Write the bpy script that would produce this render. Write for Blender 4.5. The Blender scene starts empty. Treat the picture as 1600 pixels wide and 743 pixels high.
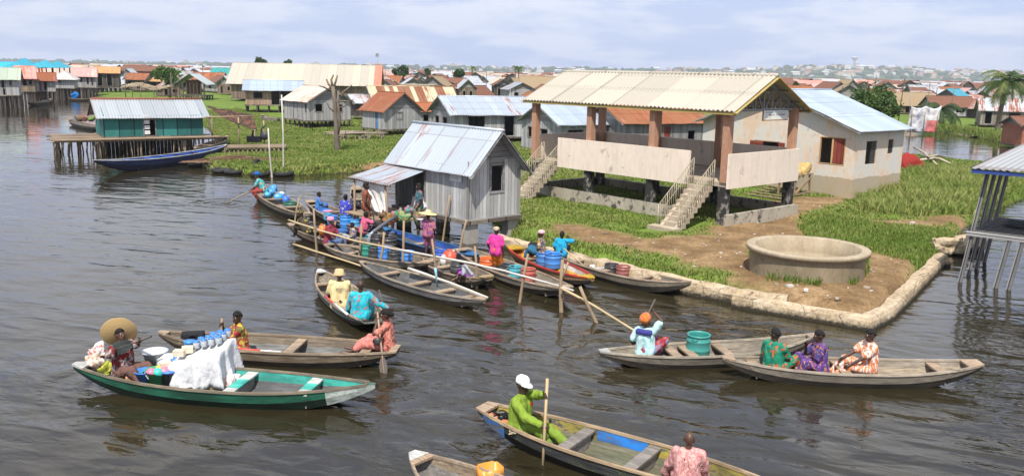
import bpy, bmesh, math, random
import numpy as np
from mathutils import Vector, Matrix, noise as mnoise
random.seed(7); rng = np.random.default_rng(7)
PI = math.pi; R_ = math.radians
sc = bpy.context.scene
COL = sc.collection
# ---------------------------------------------------------------- camera
FPX = 1345.0; CX, CY = 800.0, 371.5; HC = 7.2
PITCH = math.atan(260.0/FPX); ROLL = R_(1.15)
cam_d = bpy.data.cameras.new('camera'); cam = bpy.data.objects.new('camera', cam_d); COL.objects.link(cam)
CAMR = Matrix.Rotation(PI/2-PITCH, 4, 'X') @ Matrix.Rotation(ROLL, 4, 'Z')
cam.matrix_world = Matrix.Translation((0, 0, HC)) @ CAMR
cam_d.sensor_width = 36; cam_d.lens = 36*FPX/1600; cam_d.clip_start = .3; cam_d.clip_end = 30000
sc.camera = cam
# ---------------------------------------------------------------- light, sky, exposure
SUN_EL, SUN_AZ = 57.0, -171.0        # azimuth of the sun, degrees clockwise from +Y: behind the camera, to the left
SUN_STR, SKY_STR, EXPO = 4.7, 0.092, 0.5
sc.view_settings.view_transform = 'Standard'; sc.view_settings.look = 'None'
sc.view_settings.exposure = EXPO; sc.view_settings.gamma = 1.0; sc.view_settings.use_curve_mapping = False
sun_d = bpy.data.lights.new('sun', 'SUN'); sun_d.energy = SUN_STR; sun_d.angle = R_(.5); sun_d.color = (1, .955, .88)
sun = bpy.data.objects.new('sun', sun_d); COL.objects.link(sun)
sd = Vector((math.sin(R_(SUN_AZ))*math.cos(R_(SUN_EL)), math.cos(R_(SUN_AZ))*math.cos(R_(SUN_EL)), math.sin(R_(SUN_EL))))
sun.rotation_euler = sd.to_track_quat('Z', 'Y').to_euler()
W = bpy.data.worlds.new('World'); sc.world = W; W.use_nodes = True
def world():
    nt = W.node_tree; nt.nodes.clear(); A = nt.nodes.new; L = nt.links.new
    sky = A('ShaderNodeTexSky'); sky.sky_type = 'NISHITA'; sky.sun_disc = False
    sky.sun_elevation = R_(SUN_EL); sky.sun_rotation = R_(SUN_AZ); sky.air_density = 1.0; sky.dust_density = 1.6; sky.ozone_density = 1.6
    tc = A('ShaderNodeTexCoord'); sx = A('ShaderNodeSeparateXYZ'); L(tc.outputs['Generated'], sx.inputs[0])
    ad = A('ShaderNodeMath'); ad.operation = 'ADD'; ad.inputs[1].default_value = .16; L(sx.outputs[2], ad.inputs[0])
    mx = A('ShaderNodeMath'); mx.operation = 'MAXIMUM'; mx.inputs[1].default_value = .05; L(ad.outputs[0], mx.inputs[0])
    dx = A('ShaderNodeMath'); dx.operation = 'DIVIDE'; L(sx.outputs[0], dx.inputs[0]); L(mx.outputs[0], dx.inputs[1])
    dy = A('ShaderNodeMath'); dy.operation = 'DIVIDE'; L(sx.outputs[1], dy.inputs[0]); L(mx.outputs[0], dy.inputs[1])
    cb = A('ShaderNodeCombineXYZ'); L(dx.outputs[0], cb.inputs[0]); L(dy.outputs[0], cb.inputs[1])
    n1 = A('ShaderNodeTexNoise'); n1.inputs['Scale'].default_value = 1.5; n1.inputs['Detail'].default_value = 9; n1.inputs['Roughness'].default_value = .56
    L(cb.outputs[0], n1.inputs['Vector'])
    rp = A('ShaderNodeValToRGB'); L(n1.outputs['Fac'], rp.inputs[0])
    rp.color_ramp.elements[0].position = .42; rp.color_ramp.elements[0].color = (.0, .0, .0, 1)
    rp.color_ramp.elements[1].position = .57; rp.color_ramp.elements[1].color = (1, 1, 1, 1)
    # thin cloud veil: pale blue-grey, brighter where thick
    mr = A('ShaderNodeMapRange'); L(sx.outputs[2], mr.inputs[0]); mr.inputs[1].default_value = -.01; mr.inputs[2].default_value = .17
    mr.inputs[3].default_value = .25; mr.inputs[4].default_value = 1.0
    cf = A('ShaderNodeMath'); cf.operation = 'MULTIPLY'; L(rp.outputs[0], cf.inputs[0]); L(mr.outputs[0], cf.inputs[1])
    veil = A('ShaderNodeMixRGB'); veil.inputs[0].default_value = .88; L(sky.outputs[0], veil.inputs[1]); veil.inputs[2].default_value = (4.0, 5.1, 8.3, 1)
    cl = A('ShaderNodeMixRGB'); L(cf.outputs[0], cl.inputs[0]); L(veil.outputs[0], cl.inputs[1]); cl.inputs[2].default_value = (8.9, 9.0, 9.6, 1)
    bg = A('ShaderNodeBackground'); bg.inputs[1].default_value = SKY_STR; L(cl.outputs[0], bg.inputs[0])
    out = A('ShaderNodeOutputWorld'); L(bg.outputs[0], out.inputs[0])
world()
# ---------------------------------------------------------------- photograph survey: pixel of the 1600x743 photo -> point in the place
_R = np.array(CAMR.to_3x3()); _C = np.array([0, 0, HC])
def at(px, py, z=0.):
    d = _R @ np.array([(px-CX)/FPX, -(py-CY)/FPX, -1.]); return Vector(_C + d*((z-HC)/d[2]))
def aty(px, py, Y):
    d = _R @ np.array([(px-CX)/FPX, -(py-CY)/FPX, -1.]); return Vector(_C + d*(Y/d[1]))
def proj(p):
    q = _R.T @ (np.array(p)-_C); return (CX+FPX*q[0]/-q[2], CY-FPX*q[1]/-q[2])
def LX(p, d, px, hi=60.):
    p = np.array(p, float); d = np.array(d, float); lo = 0.
    sg = 1 if proj(p+d)[0] > proj(p)[0] else -1
    for _ in range(40):
        m = (lo+hi)/2
        if (proj(p+m*d)[0]-px)*sg < 0: lo = m
        else: hi = m
    return m
def HZ(p, py):
    lo, hi = -2., 60.
    for _ in range(40):
        m = (lo+hi)/2
        if proj((p[0], p[1], m))[1] > py: lo = m
        else: hi = m
    return m
# ---------------------------------------------------------------- materials
MATS = {}
class NT:
    def __init__(s, key):
        m = bpy.data.materials.new(key); m.use_nodes = True; s.m = m; s.t = m.node_tree; s.t.nodes.clear()
        s.out = s.A('ShaderNodeOutputMaterial'); s.b = s.A('ShaderNodeBsdfPrincipled'); s.t.links.new(s.b.outputs[0], s.out.inputs[0])
        s.b.inputs['Specular IOR Level'].default_value = .3
    def A(s, n): return s.t.nodes.new(n)
    def put(s, sock, v):
        if v is None: return
        if hasattr(v, 'is_linked') or isinstance(v, bpy.types.NodeSocket): s.t.links.new(v, sock)
        elif isinstance(v, (tuple, list)) and len(v) == 3 and sock.type == 'RGBA': sock.default_value = (*v, 1)
        elif sock.type == 'RGBA' and isinstance(v, (int, float)): sock.default_value = (v, v, v, 1)
        else: sock.default_value = v
    def uv(s): return s.A('ShaderNodeUVMap').outputs[0]
    def obj(s): return s.A('ShaderNodeTexCoord').outputs['Object']
    def pos(s): return s.A('ShaderNodeNewGeometry').outputs['Position']
    def rnd(s): return s.A('ShaderNodeObjectInfo').outputs['Random']
    def scale(s, v, sc_, loc=(0, 0, 0)):
        n = s.A('ShaderNodeMapping'); s.put(n.inputs[0], v); n.inputs['Scale'].default_value = sc_; n.inputs['Location'].default_value = loc; return n.outputs[0]
    def noise(s, v, sc_=1., det=4., ro=.55, dist=0.):
        n = s.A('ShaderNodeTexNoise'); s.put(n.inputs['Vector'], v); n.inputs['Scale'].default_value = sc_; n.inputs['Detail'].default_value = det
        n.inputs['Roughness'].default_value = ro; n.inputs['Distortion'].default_value = dist; return n.outputs['Fac']
    def vor(s, v, sc_=1., out='Color', rand=1., feat='F1'):
        n = s.A('ShaderNodeTexVoronoi'); n.feature = feat; s.put(n.inputs['Vector'], v); n.inputs['Scale'].default_value = sc_; n.inputs['Randomness'].default_value = rand
        return n.outputs[out]
    def math(s, op, a, b=None, c=None):
        n = s.A('ShaderNodeMath'); n.operation = op
        for i, x in enumerate((a, b, c)): s.put(n.inputs[i], x)
        return n.outputs[0]
    def sep(s, v):
        n = s.A('ShaderNodeSeparateXYZ'); s.put(n.inputs[0], v); return n.outputs
    def comb(s, x, y, z=0.):
        n = s.A('ShaderNodeCombineXYZ'); s.put(n.inputs[0], x); s.put(n.inputs[1], y); s.put(n.inputs[2], z); return n.outputs[0]
    def white(s, v):
        n = s.A('ShaderNodeTexWhiteNoise'); n.noise_dimensions = '3D'; s.put(n.inputs['Vector'], v); return n.outputs['Value']
    def ramp(s, f, stops, mode='LINEAR'):
        n = s.A('ShaderNodeValToRGB'); s.put(n.inputs[0], f); e = n.color_ramp.elements; n.color_ramp.interpolation = mode
        while len(e) < len(stops): e.new(.5)
        for i, (p, c) in enumerate(stops):
            e[i].position = p; c = (c, c, c) if not isinstance(c, (tuple, list)) else c; e[i].color = (*c[:3], 1)
        return n.outputs[0]
    def mix(s, f, a, b, mode='MIX'):
        n = s.A('ShaderNodeMixRGB'); n.blend_type = mode; s.put(n.inputs[0], f); s.put(n.inputs[1], a); s.put(n.inputs[2], b); return n.outputs[0]
    def bump(s, h, st=.5, d=.02, nrm=None):
        n = s.A('ShaderNodeBump'); n.inputs['Strength'].default_value = st; n.inputs['Distance'].default_value = d; s.put(n.inputs['Height'], h); s.put(n.inputs['Normal'], nrm)
        s.t.links.new(n.outputs[0], s.b.inputs['Normal']); return n.outputs[0]
    def done(s, col, rough=.7, metal=0., spec=None):
        s.put(s.b.inputs['Base Color'], col); s.put(s.b.inputs['Roughness'], rough); s.put(s.b.inputs['Metallic'], metal)
        if spec is not None: s.b.inputs['Specular IOR Level'].default_value = spec
        return s.m
def cached(f):
    def g(*a, **k):
        key = f.__name__+repr(a)+repr(sorted(k.items()))
        if key not in MATS: MATS[key] = f(*a, **k)
        return MATS[key]
    return g
def mulc(c, k): return tuple(min(1., x*k) for x in c)
@cached
def m_plank(c1, c2, plank=.2, stain=.5, rough=.8, horiz=False, gapdark=.25):
    """weathered boards in UV metres; boards run along v (or along u when horiz)"""
    n = NT('plank'); uv = n.uv(); x, y, _ = n.sep(uv)
    if horiz: x, y = y, x
    pu = n.math('DIVIDE', x, plank); idn = n.math('FLOOR', pu); fr = n.math('FRACT', pu)
    wv = n.white(n.comb(idn, 3.1, .7)); wv2 = n.white(n.comb(idn, 9.1, 4.7))
    yo = n.math('ADD', y, n.math('MULTIPLY', wv, 7.))
    streak = n.noise(n.comb(n.math('MULTIPLY', x, 26.), n.math('MULTIPLY', yo, 1.3), wv), 1., 5, .65)
    big = n.noise(n.comb(n.math('MULTIPLY', x, .9), n.math('MULTIPLY', y, .7), n.rnd()), 1., 4, .6)
    f = n.math('ADD', n.math('MULTIPLY', streak, .75), n.math('MULTIPLY', wv, .45))
    col = n.ramp(f, [(.25, mulc(c2, .75)), (.5, c2), (.85, c1)])
    st = n.ramp(big, [(.45, 0.), (.7, 1.)])
    col = n.mix(n.math('MULTIPLY', st, stain), col, mulc(c2, .45))
    gap = n.math('LESS_THAN', fr, .07)
    col = n.mix(gap, col, mulc(c2, gapdark))
    h = n.math('SUBTRACT', n.math('ADD', n.math('MULTIPLY', streak, .25), n.math('MULTIPLY', wv2, .6)), n.math('MULTIPLY', gap, 1.))
    n.bump(h, .7, .015)
    return n.done(col, rough)
@cached
def m_tin(base, rust, amt=.3, sheet=.85, rowl=1.9, corr=0., rough=.45, streaky=1., base2=None, metal=.25):
    """corrugated sheets in UV metres: u along the eave, v up the slope"""
    n = NT('tin'); uv = n.uv(); x, y, _ = n.sep(uv)
    iu = n.math('FLOOR', n.math('DIVIDE', x, sheet)); iv = n.math('FLOOR', n.math('DIVIDE', y, rowl))
    rid = n.comb(iu, iv, n.rnd()); wv = n.white(rid)
    fu = n.math('FRACT', n.math('DIVIDE', x, sheet)); fv = n.math('FRACT', n.math('DIVIDE', y, rowl))
    st = n.noise(n.comb(n.math('MULTIPLY', x, 5.5), n.math('MULTIPLY', y, .35), n.math('MULTIPLY', wv, 5.*streaky)), 1., 5, .62)
    bl = n.noise(n.comb(n.math('MULTIPLY', x, .8), n.math('MULTIPLY', y, .6), n.rnd()), 1., 4, .6)
    f = n.math('ADD', n.math('ADD', n.math('MULTIPLY', st, .6), n.math('MULTIPLY', bl, .35)), n.math('MULTIPLY', wv, .16))
    th = .78-.5*amt
    mask = n.ramp(f, [(max(0., th-.05), 0.), (min(1., th+.06), 1.)])
    seam = n.math('MULTIPLY', n.math('LESS_THAN', fu, .05), .35); seam2 = n.math('MULTIPLY', n.math('LESS_THAN', fv, .025), .35)
    c = n.mix(wv, mulc(base, .86), mulc(base, 1.08)) if base2 is None else n.mix(n.math('GREATER_THAN', wv, .5), base, base2)
    c = n.mix(n.math('MULTIPLY', n.noise(n.comb(n.math('MULTIPLY', x, 14.), n.math('MULTIPLY', y, .8), 0.), 1., 3), .35), c, mulc(base, .62))
    rc = n.mix(n.noise(n.comb(n.math('MULTIPLY', x, 9.), n.math('MULTIPLY', y, 2.), 1.), 1., 4), mulc(rust, .55), mulc(rust, 1.25))
    c = n.mix(mask, c, rc)
    c = n.mix(n.math('MAXIMUM', seam, seam2), c, mulc(rust, .35))
    if corr > 0:
        h = n.math('SINE', n.math('MULTIPLY', x, 2*PI/corr)); n.bump(h, .6, corr*.18)
    else: n.bump(st, .25, .01)
    return n.done(c, n.mix(mask, rough, .85), n.mix(mask, metal, 0.))
@cached
def m_plain(c, rough=.6, var=.25, sc_=6., bump=.15, spec=.3, metal=0.):
    n = NT('plain'); o = n.obj(); f = n.noise(o, sc_, 5, .6); g = n.noise(o, sc_*.23, 3, .6)
    v = n.math('ADD', n.math('MULTIPLY', f, .5), n.math('MULTIPLY', g, .5))
    col = n.ramp(v, [(.3, mulc(c, 1-var)), (.7, mulc(c, 1+var*.6))])
    if bump: n.bump(f, bump, .02)
    return n.done(col, rough, metal, spec)
@cached
def m_plastic(c, rough=.38):
    n = NT('plastic'); o = n.obj(); f = n.noise(o, 7., 5, .6); g = n.noise(n.scale(o, (14, 14, 2.)), 1., 4)
    col = n.mix(n.ramp(n.math('ADD', n.math('MULTIPLY', f, .6), n.math('MULTIPLY', g, .4)), [(.4, 0.), (.7, .55)]), c, n.mix(.5, mulc(c, .62), (.25, .23, .2)))
    n.bump(f, .12, .02)
    return n.done(col, n.math('ADD', n.math('MULTIPLY', f, .3), rough-.12), 0, .45)
@cached
def m_boat(c1, c2, paint=None, pamt=.0, wet=0.):
    """old boat timber: grain along local x, patches of worn paint, grime"""
    n = NT('boat'); o = n.obj(); rn = n.rnd(); x, y, z = n.sep(o)
    off = n.math('MULTIPLY', rn, 30.)
    grain = n.noise(n.comb(n.math('ADD', n.math('MULTIPLY', x, 1.6), off), n.math('MULTIPLY', y, 22.), n.math('MULTIPLY', z, 26.)), 1., 6, .65)
    big = n.noise(n.comb(n.math('ADD', n.math('MULTIPLY', x, .9), off), n.math('MULTIPLY', y, 1.6), n.math('MULTIPLY', z, 2.5)), 1., 5, .65)
    col = n.ramp(n.math('ADD', n.math('MULTIPLY', grain, .62), n.math('MULTIPLY', big, .4)), [(.34, mulc(c2, .35)), (.47, c2), (.66, c1)])
    if paint:
        pk = n.noise(n.comb(n.math('ADD', n.math('MULTIPLY', x, 3.2), off), n.math('MULTIPLY', y, 7.), n.math('MULTIPLY', z, 9.)), 1., 6, .7)
        t = .72-.5*pamt
        col = n.mix(n.ramp(pk, [(t-.03, 0.), (t+.03, 1.)]), col, n.mix(grain, mulc(paint, .75), mulc(paint, 1.15)))
    d = n.ramp(big, [(.42, .0), (.6, .7)]); col = n.mix(d, col, mulc(c2, .38))
    n.bump(n.math('ADD', grain, n.math('MULTIPLY', big, .5)), .5, .012)
    return n.done(col, .72-wet*.35, 0, .3)
@cached
def m_cloth(c1, c2=None, c3=None, sc_=9., kind='blotch'):
    n = NT('cloth'); o = n.obj(); wr = n.noise(o, 5., 3)
    ow = n.mix(.06, o, n.A('ShaderNodeTexNoise').outputs['Color'])
    if c2 is None: col = n.mix(n.noise(o, 9., 4), mulc(c1, .8), mulc(c1, 1.12))
    elif kind == 'stripe':
        x, y, z = n.sep(o); v = n.noise(n.comb(n.math('MULTIPLY', x, sc_*2.2), n.math('MULTIPLY', y, sc_*2.2), n.math('MULTIPLY', z, sc_*.6)), 1., 2, .5, 1.5)
        col = n.ramp(v, [(.43, c1), (.49, c2), (.6, c2), (.66, c3 or c1)], 'LINEAR')
    elif kind == 'dots':
        d = n.vor(ow, sc_, 'Distance', .55); cc = n.vor(ow, sc_, 'Color', .55)
        col = n.mix(n.math('LESS_THAN', d, .34), c1, n.mix(n.math('GREATER_THAN', n.sep(cc)[0], .5), c2, c3 or c2))
    else:
        v = n.noise(o, sc_*1.15, 2, .5, 1.2); v2 = n.noise(n.scale(o, (1, 1, 1), (7, 3, 1)), sc_*1.7, 2, .5, .8)
        col = n.mix(n.ramp(v, [(.5, 0.), (.54, 1.)]), c1, c2)
        col = n.mix(n.ramp(v2, [(.56, 0.), (.59, 1.)]), col, c3 or mulc(c1, .4))
    fold = n.noise(n.scale(o, (11, 11, 5)), 1., 3, .55, .6); n.bump(fold, .85, .05)
    return n.done(col, .88, 0, .15)
@cached
def m_skin(c):
    n = NT('skin'); o = n.obj(); col = n.mix(n.noise(o, 14., 3), mulc(c, .8), mulc(c, 1.15)); return n.done(col, .42, 0, .4)
@cached
def m_straw(c=(.55, .42, .2)):
    n = NT('straw'); o = n.obj(); f = n.noise(n.scale(o, (60, 60, 8)), 1., 3); n.bump(f, .5, .01)
    return n.done(n.mix(f, mulc(c, .7), mulc(c, 1.2)), .8)
@cached
def m_leaf(c1, c2, c3):
    n = NT('leaf'); a = n.A('ShaderNodeAttribute'); a.attribute_name = 'tint'; f = a.outputs['Fac']
    col = n.ramp(f, [(0., c1), (.5, c2), (1., c3)]); n.b.inputs['Subsurface Weight'].default_value = 0
    tr = n.A('ShaderNodeBsdfTranslucent'); n.put(tr.inputs[0], col); ms = n.A('ShaderNodeMixShader'); ms.inputs[0].default_value = .3
    n.done(col, .6, 0, .25); n.t.links.new(n.b.outputs[0], ms.inputs[1]); n.t.links.new(tr.outputs[0], ms.inputs[2]); n.t.links.new(ms.outputs[0], n.out.inputs[0])
    return n.m
@cached
def m_concrete(c1, c2, blot=.5, sc_=1., scale_z=1., dark=None, drip=0.):
    n = NT('concrete'); o = n.pos(); f = n.noise(n.scale(o, (.9*sc_, .9*sc_, .5*sc_*scale_z)), 1., 6, .62); g = n.noise(n.scale(o, (7*sc_, 7*sc_, 3.5*sc_)), 1., 5, .65)
    col = n.mix(n.ramp(n.math('ADD', n.math('MULTIPLY', f, .7), n.math('MULTIPLY', g, .3)), [(.38, 0.), (.6, 1.)]), c1, c2)
    if dark: 
        dk = n.noise(n.scale(o, (2.6*sc_, 2.6*sc_, 2.2*sc_), (3, 9, 2)), 1., 6, .68); t = .68-.35*blot
        col = n.mix(n.ramp(dk, [(t-.03, 0.), (t+.05, 1.)]), col, dark)
    if drip:
        dr = n.noise(n.scale(o, (5, 5, .45), (2, 6, 1)), 1., 5, .62); col = n.mix(n.math('MULTIPLY', n.ramp(dr, [(.5, 0.), (.68, 1.)]), drip), col, (.27, .22, .17))
    n.bump(g, .4, .02)
    return n.done(n.mix(n.math('MULTIPLY', g, .3), col, mulc(c2, .5)), .85)
@cached
def m_dark(c=(.012, .011, .01)): n = NT('dark'); return n.done(c, .9, 0, .1)
# ---------------------------------------------------------------- mesh builder
class MB:
    def __init__(s): s.v = []; s.f = []; s.uv = []; s.mi = []; s.sm = []
    def add(s, vs, fs, uvs=None, mi=0, sm=False):
        b = len(s.v); s.v += [tuple(p) for p in vs]
        for k, f in enumerate(fs):
            s.f.append([b+i for i in f]); s.mi.append(mi if isinstance(mi, int) else mi[k]); s.sm.append(sm)
            s.uv.append(uvs[k] if uvs else [(vs[i][0], vs[i][2] if len(vs[i]) > 2 else vs[i][1]) for i in f])
        return s
    def quad(s, a, b, c, d, mi=0, uv=None):
        if uv is None:
            l = (Vector(b)-Vector(a)).length; h = (Vector(d)-Vector(a)).length; uv = [(0, 0), (l, 0), (l, h), (0, h)]
        return s.add([a, b, c, d], [(0, 1, 2, 3)], [uv], mi)
    def box(s, x0, x1, y0, y1, z0, z1, mi=0, M=None):
        P = [(x, y, z) for z in (z0, z1) for y in (y0, y1) for x in (x0, x1)]
        fs = [(0, 1, 5, 4), (3, 2, 6, 7), (2, 0, 4, 6), (1, 3, 7, 5), (4, 5, 7, 6), (2, 3, 1, 0)]
        ax = [(0, 2), (0, 2), (1, 2), (1, 2), (0, 1), (0, 1)]
        uvs = [[(P[i][a], P[i][b]) for i in f] for f, (a, b) in zip(fs, ax)]
        if M is not None: P = [tuple(M @ Vector(p)) for p in P]
        return s.add(P, fs, uvs, mi)
    def beam(s, a, b, w, h=None, mi=0, up=(0, 0, 1)):
        """rectangular bar from a to b"""
        a = Vector(a); b = Vector(b); d = b-a; L = d.length; z = d.normalized(); h = h or w
        x = Vector(up).cross(z); x = x.normalized() if x.length > 1e-4 else Vector((1, 0, 0)); y = z.cross(x)
        M = Matrix(((x.x, y.x, z.x, a.x), (x.y, y.y, z.y, a.y), (x.z, y.z, z.z, a.z), (0, 0, 0, 1)))
        return s.box(-w/2, w/2, -h/2, h/2, 0, L, mi, M)
    def tube(s, pts, rad, n=8, mi=0, caps=True, closed=False):
        pts = [Vector(p) for p in pts]; k = len(pts); rad = rad if isinstance(rad, (list, tuple)) else [rad]*k
        vs = []; fs = []; uvs = []; u = None; acc = 0.
        for i, p in enumerate(pts):
            if closed: t = pts[(i+1) % k]-pts[i-1]
            else: t = pts[min(i+1, k-1)]-pts[max(i-1, 0)]
            t = t.normalized() if t.length > 1e-7 else Vector((0, 0, 1))
            if u is None: u = t.orthogonal().normalized()
            else: u = (u-t*u.dot(t)); u = u.normalized() if u.length > 1e-6 else t.orthogonal().normalized()
            w = t.cross(u)
            for j in range(n):
                a = 2*PI*j/n; vs.append(p+(u*math.cos(a)+w*math.sin(a))*rad[i])
        rngk = k if closed else k-1
        for i in range(rngk):
            L = (pts[(i+1) % k]-pts[i]).length
            for j in range(n):
                i2 = (i+1) % k; fs.append((i*n+j, i*n+(j+1) % n, i2*n+(j+1) % n, i2*n+j))
                uvs.append([(j*.05, acc), (j*.05+.05, acc), (j*.05+.05, acc+L), (j*.05, acc+L)])
            acc += L
        if caps and not closed:
            fs.append(tuple(range(n-1, -1, -1))); uvs.append([(0, 0)]*n); fs.append(tuple((k-1)*n+j for j in range(n))); uvs.append([(0, 0)]*n)
        return s.add(vs, fs, uvs, mi, True)
    def lathe(s, prof, n=20, c=(0, 0, 0), M=None, mi=0, sx=1., sy=1., caps=True):
        vs = []; fs = []; k = len(prof); c = Vector(c)
        for r, z in prof:
            for j in range(n):
                a = 2*PI*j/n; p = Vector((r*math.cos(a)*sx, r*math.sin(a)*sy, z)); p = M @ p if M is not None else p; vs.append(p+c)
        for i in range(k-1):
            for j in range(n): fs.append((i*n+j, i*n+(j+1) % n, (i+1)*n+(j+1) % n, (i+1)*n+j))
        if caps and prof[0][0] > 1e-4: fs.append(tuple(range(n-1, -1, -1)))
        if caps and prof[-1][0] > 1e-4: fs.append(tuple((k-1)*n+j for j in range(n)))
        uvs = [[(vs[i].x*.7+vs[i].y*.7, vs[i].z) for i in f] for f in fs]
        return s.add(vs, fs, uvs, mi, True)
    def ell(s, c, r, n=12, m=8, M=None, mi=0):
        prof = [(math.sin(PI*i/m), -math.cos(PI*i/m)) for i in range(m+1)]
        S = Matrix.Diagonal((*((r, r, r) if isinstance(r, (int, float)) else r), 1)); S = M @ S if M is not None else S
        return s.lathe([(max(a, 1e-5), b) for a, b in prof], n, c, S, mi)
    def cap(s, a, b, ra, rb, n=10):
        """tapered capsule, for remeshing"""
        a = Vector(a); b = Vector(b); d = (b-a); L = d.length; d = d.normalized() if L > 1e-6 else Vector((0, 0, 1))
        pts = []; rd = []
        for i in range(4): q = PI/2*(i/4); pts.append(a-d*ra*math.cos(q)); rd.append(max(ra*math.sin(q), 1e-4))
        pts.append(a); rd.append(ra); pts.append(b); rd.append(rb)
        for i in range(1, 5): q = PI/2*(i/4); pts.append(b+d*rb*math.sin(q)); rd.append(max(rb*math.cos(q), 1e-4))
        return s.tube(pts, rd, n)
    def sheet(s, a, b, c, d, per=.2, amp=.02, rowl=1.9, lift=.014, mi=0, sub=5, wob=.01, seed=0):
        """corrugated sheeting on the quad a(eave,left) b(eave,right) c(ridge,right) d(ridge,left)"""
        a, b, c, d = map(Vector, (a, b, c, d)); L = max((b-a).length, (c-d).length); H = max((d-a).length, (c-b).length)
        nrm = ((b-a).cross(d-a)).normalized(); nx = max(2, int(L/per*sub)); nr = max(1, round(H/rowl))
        for r in range(nr):
            t0 = r/nr; t1 = min(1., (r+1)/nr+.03/H) if r < nr-1 else 1.
            vs = []; fs = []; uvs = []
            for j, t in enumerate((t0, (t0+t1)/2, t1)):
                up = lift*(nr-1-r)*0+ (lift if j == 0 and r > 0 else lift*.5 if j == 1 and r > 0 else 0)
                for i in range(nx+1):
                    u = i/nx; p = (a.lerp(b, u)).lerp(d.lerp(c, u), t); w = math.sin(2*PI*u*L/per)*amp
                    q = mnoise.noise(Vector((u*L*.6+seed, t*H*.7, seed*1.7)))*wob
                    if j == 0 and r == 0: q += mnoise.noise(Vector((u*L*1.1+seed*3, 5.5, seed)))*wob*1.5
                    vs.append(p+nrm*(w+up+q))
            for j in range(2):
                for i in range(nx):
                    k = j*(nx+1)+i; fs.append((k, k+1, k+nx+2, k+nx+1)); ts = (t0, (t0+t1)/2, t1)
                    uvs.append([(i/nx*L, ts[j]*H), ((i+1)/nx*L, ts[j]*H), ((i+1)/nx*L, ts[j+1]*H), (i/nx*L, ts[j+1]*H)])
            s.add(vs, fs, uvs, mi, True)
        return s
    def build(s, name, mats, parent=None, loc=None, smooth=None):
        me = bpy.data.meshes.new(name); me.from_pydata(s.v, [], s.f); 
        for m in (mats if isinstance(mats, (list, tuple)) else [mats]): me.materials.append(m)
        ul = me.uv_layers.new(name='UVMap'); flat = [c for f in s.uv for p in f for c in p]
        ul.data.foreach_set('uv', flat); me.polygons.foreach_set('material_index', s.mi)
        me.polygons.foreach_set('use_smooth', [bool(x) if smooth is None else smooth for x in s.sm]); me.update()
        o = bpy.data.objects.new(name, me); COL.objects.link(o)
        if parent is not None: o.parent = parent
        if loc is not None: o.location = loc
        return o
def tag(o, label=None, cat=None, group=None, kind=None):
    if label: o['label'] = label
    if cat: o['category'] = cat
    if group: o['group'] = group
    if kind: o['kind'] = kind
    return o
def thing(name, label, cat, loc=(0, 0, 0), rz=0., group=None, rot=None):
    o = bpy.data.objects.new(name, None); COL.objects.link(o); o.location = loc; o.rotation_euler = rot or (0, 0, rz); o.empty_display_size = .2
    return tag(o, label, cat, group)
def dup(root, loc=None, rz=None, label=None, group=None, scale=None, cat=None):
    r = root.copy(); COL.objects.link(r)
    if loc is not None: r.location = loc
    if rz is not None: r.rotation_euler = (0, 0, rz)
    if scale is not None: r.scale = scale if isinstance(scale, tuple) else (scale,)*3
    tag(r, label, cat, group)
    for ch in KIDS.get(root.name, list(root.children)):
        c = ch.copy(); COL.objects.link(c); c.parent = r
        for g in KIDS.get(ch.name, list(ch.children)):
            d = g.copy(); COL.objects.link(d); d.parent = c
    return r
KIDS = {}
def inside(poly, X, Y):
    """points in polygon, numpy"""
    r = np.zeros(X.shape, bool); n = len(poly)
    for i in range(n):
        x0, y0 = poly[i]; x1, y1 = poly[(i+1) % n]
        c = ((y0 > Y) != (y1 > Y)) & (X < (x1-x0)*(Y-y0)/((y1-y0) if abs(y1-y0) > 1e-9 else 1e-9)+x0); r ^= c
    return r
def dist_edge(poly, X, Y):
    d = np.full(X.shape, 1e9); n = len(poly)
    for i in range(n):
        x0, y0 = poly[i]; x1, y1 = poly[(i+1) % n]; dx, dy = x1-x0, y1-y0; l2 = dx*dx+dy*dy+1e-12
        t = np.clip(((X-x0)*dx+(Y-y0)*dy)/l2, 0, 1); d = np.minimum(d, np.hypot(X-x0-t*dx, Y-y0-t*dy))
    return d
PHI = math.atan2(.665, .747); V2 = Vector((math.cos(PHI), math.sin(PHI), 0)); U2 = Vector((-math.sin(PHI), math.cos(PHI), 0))
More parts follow.
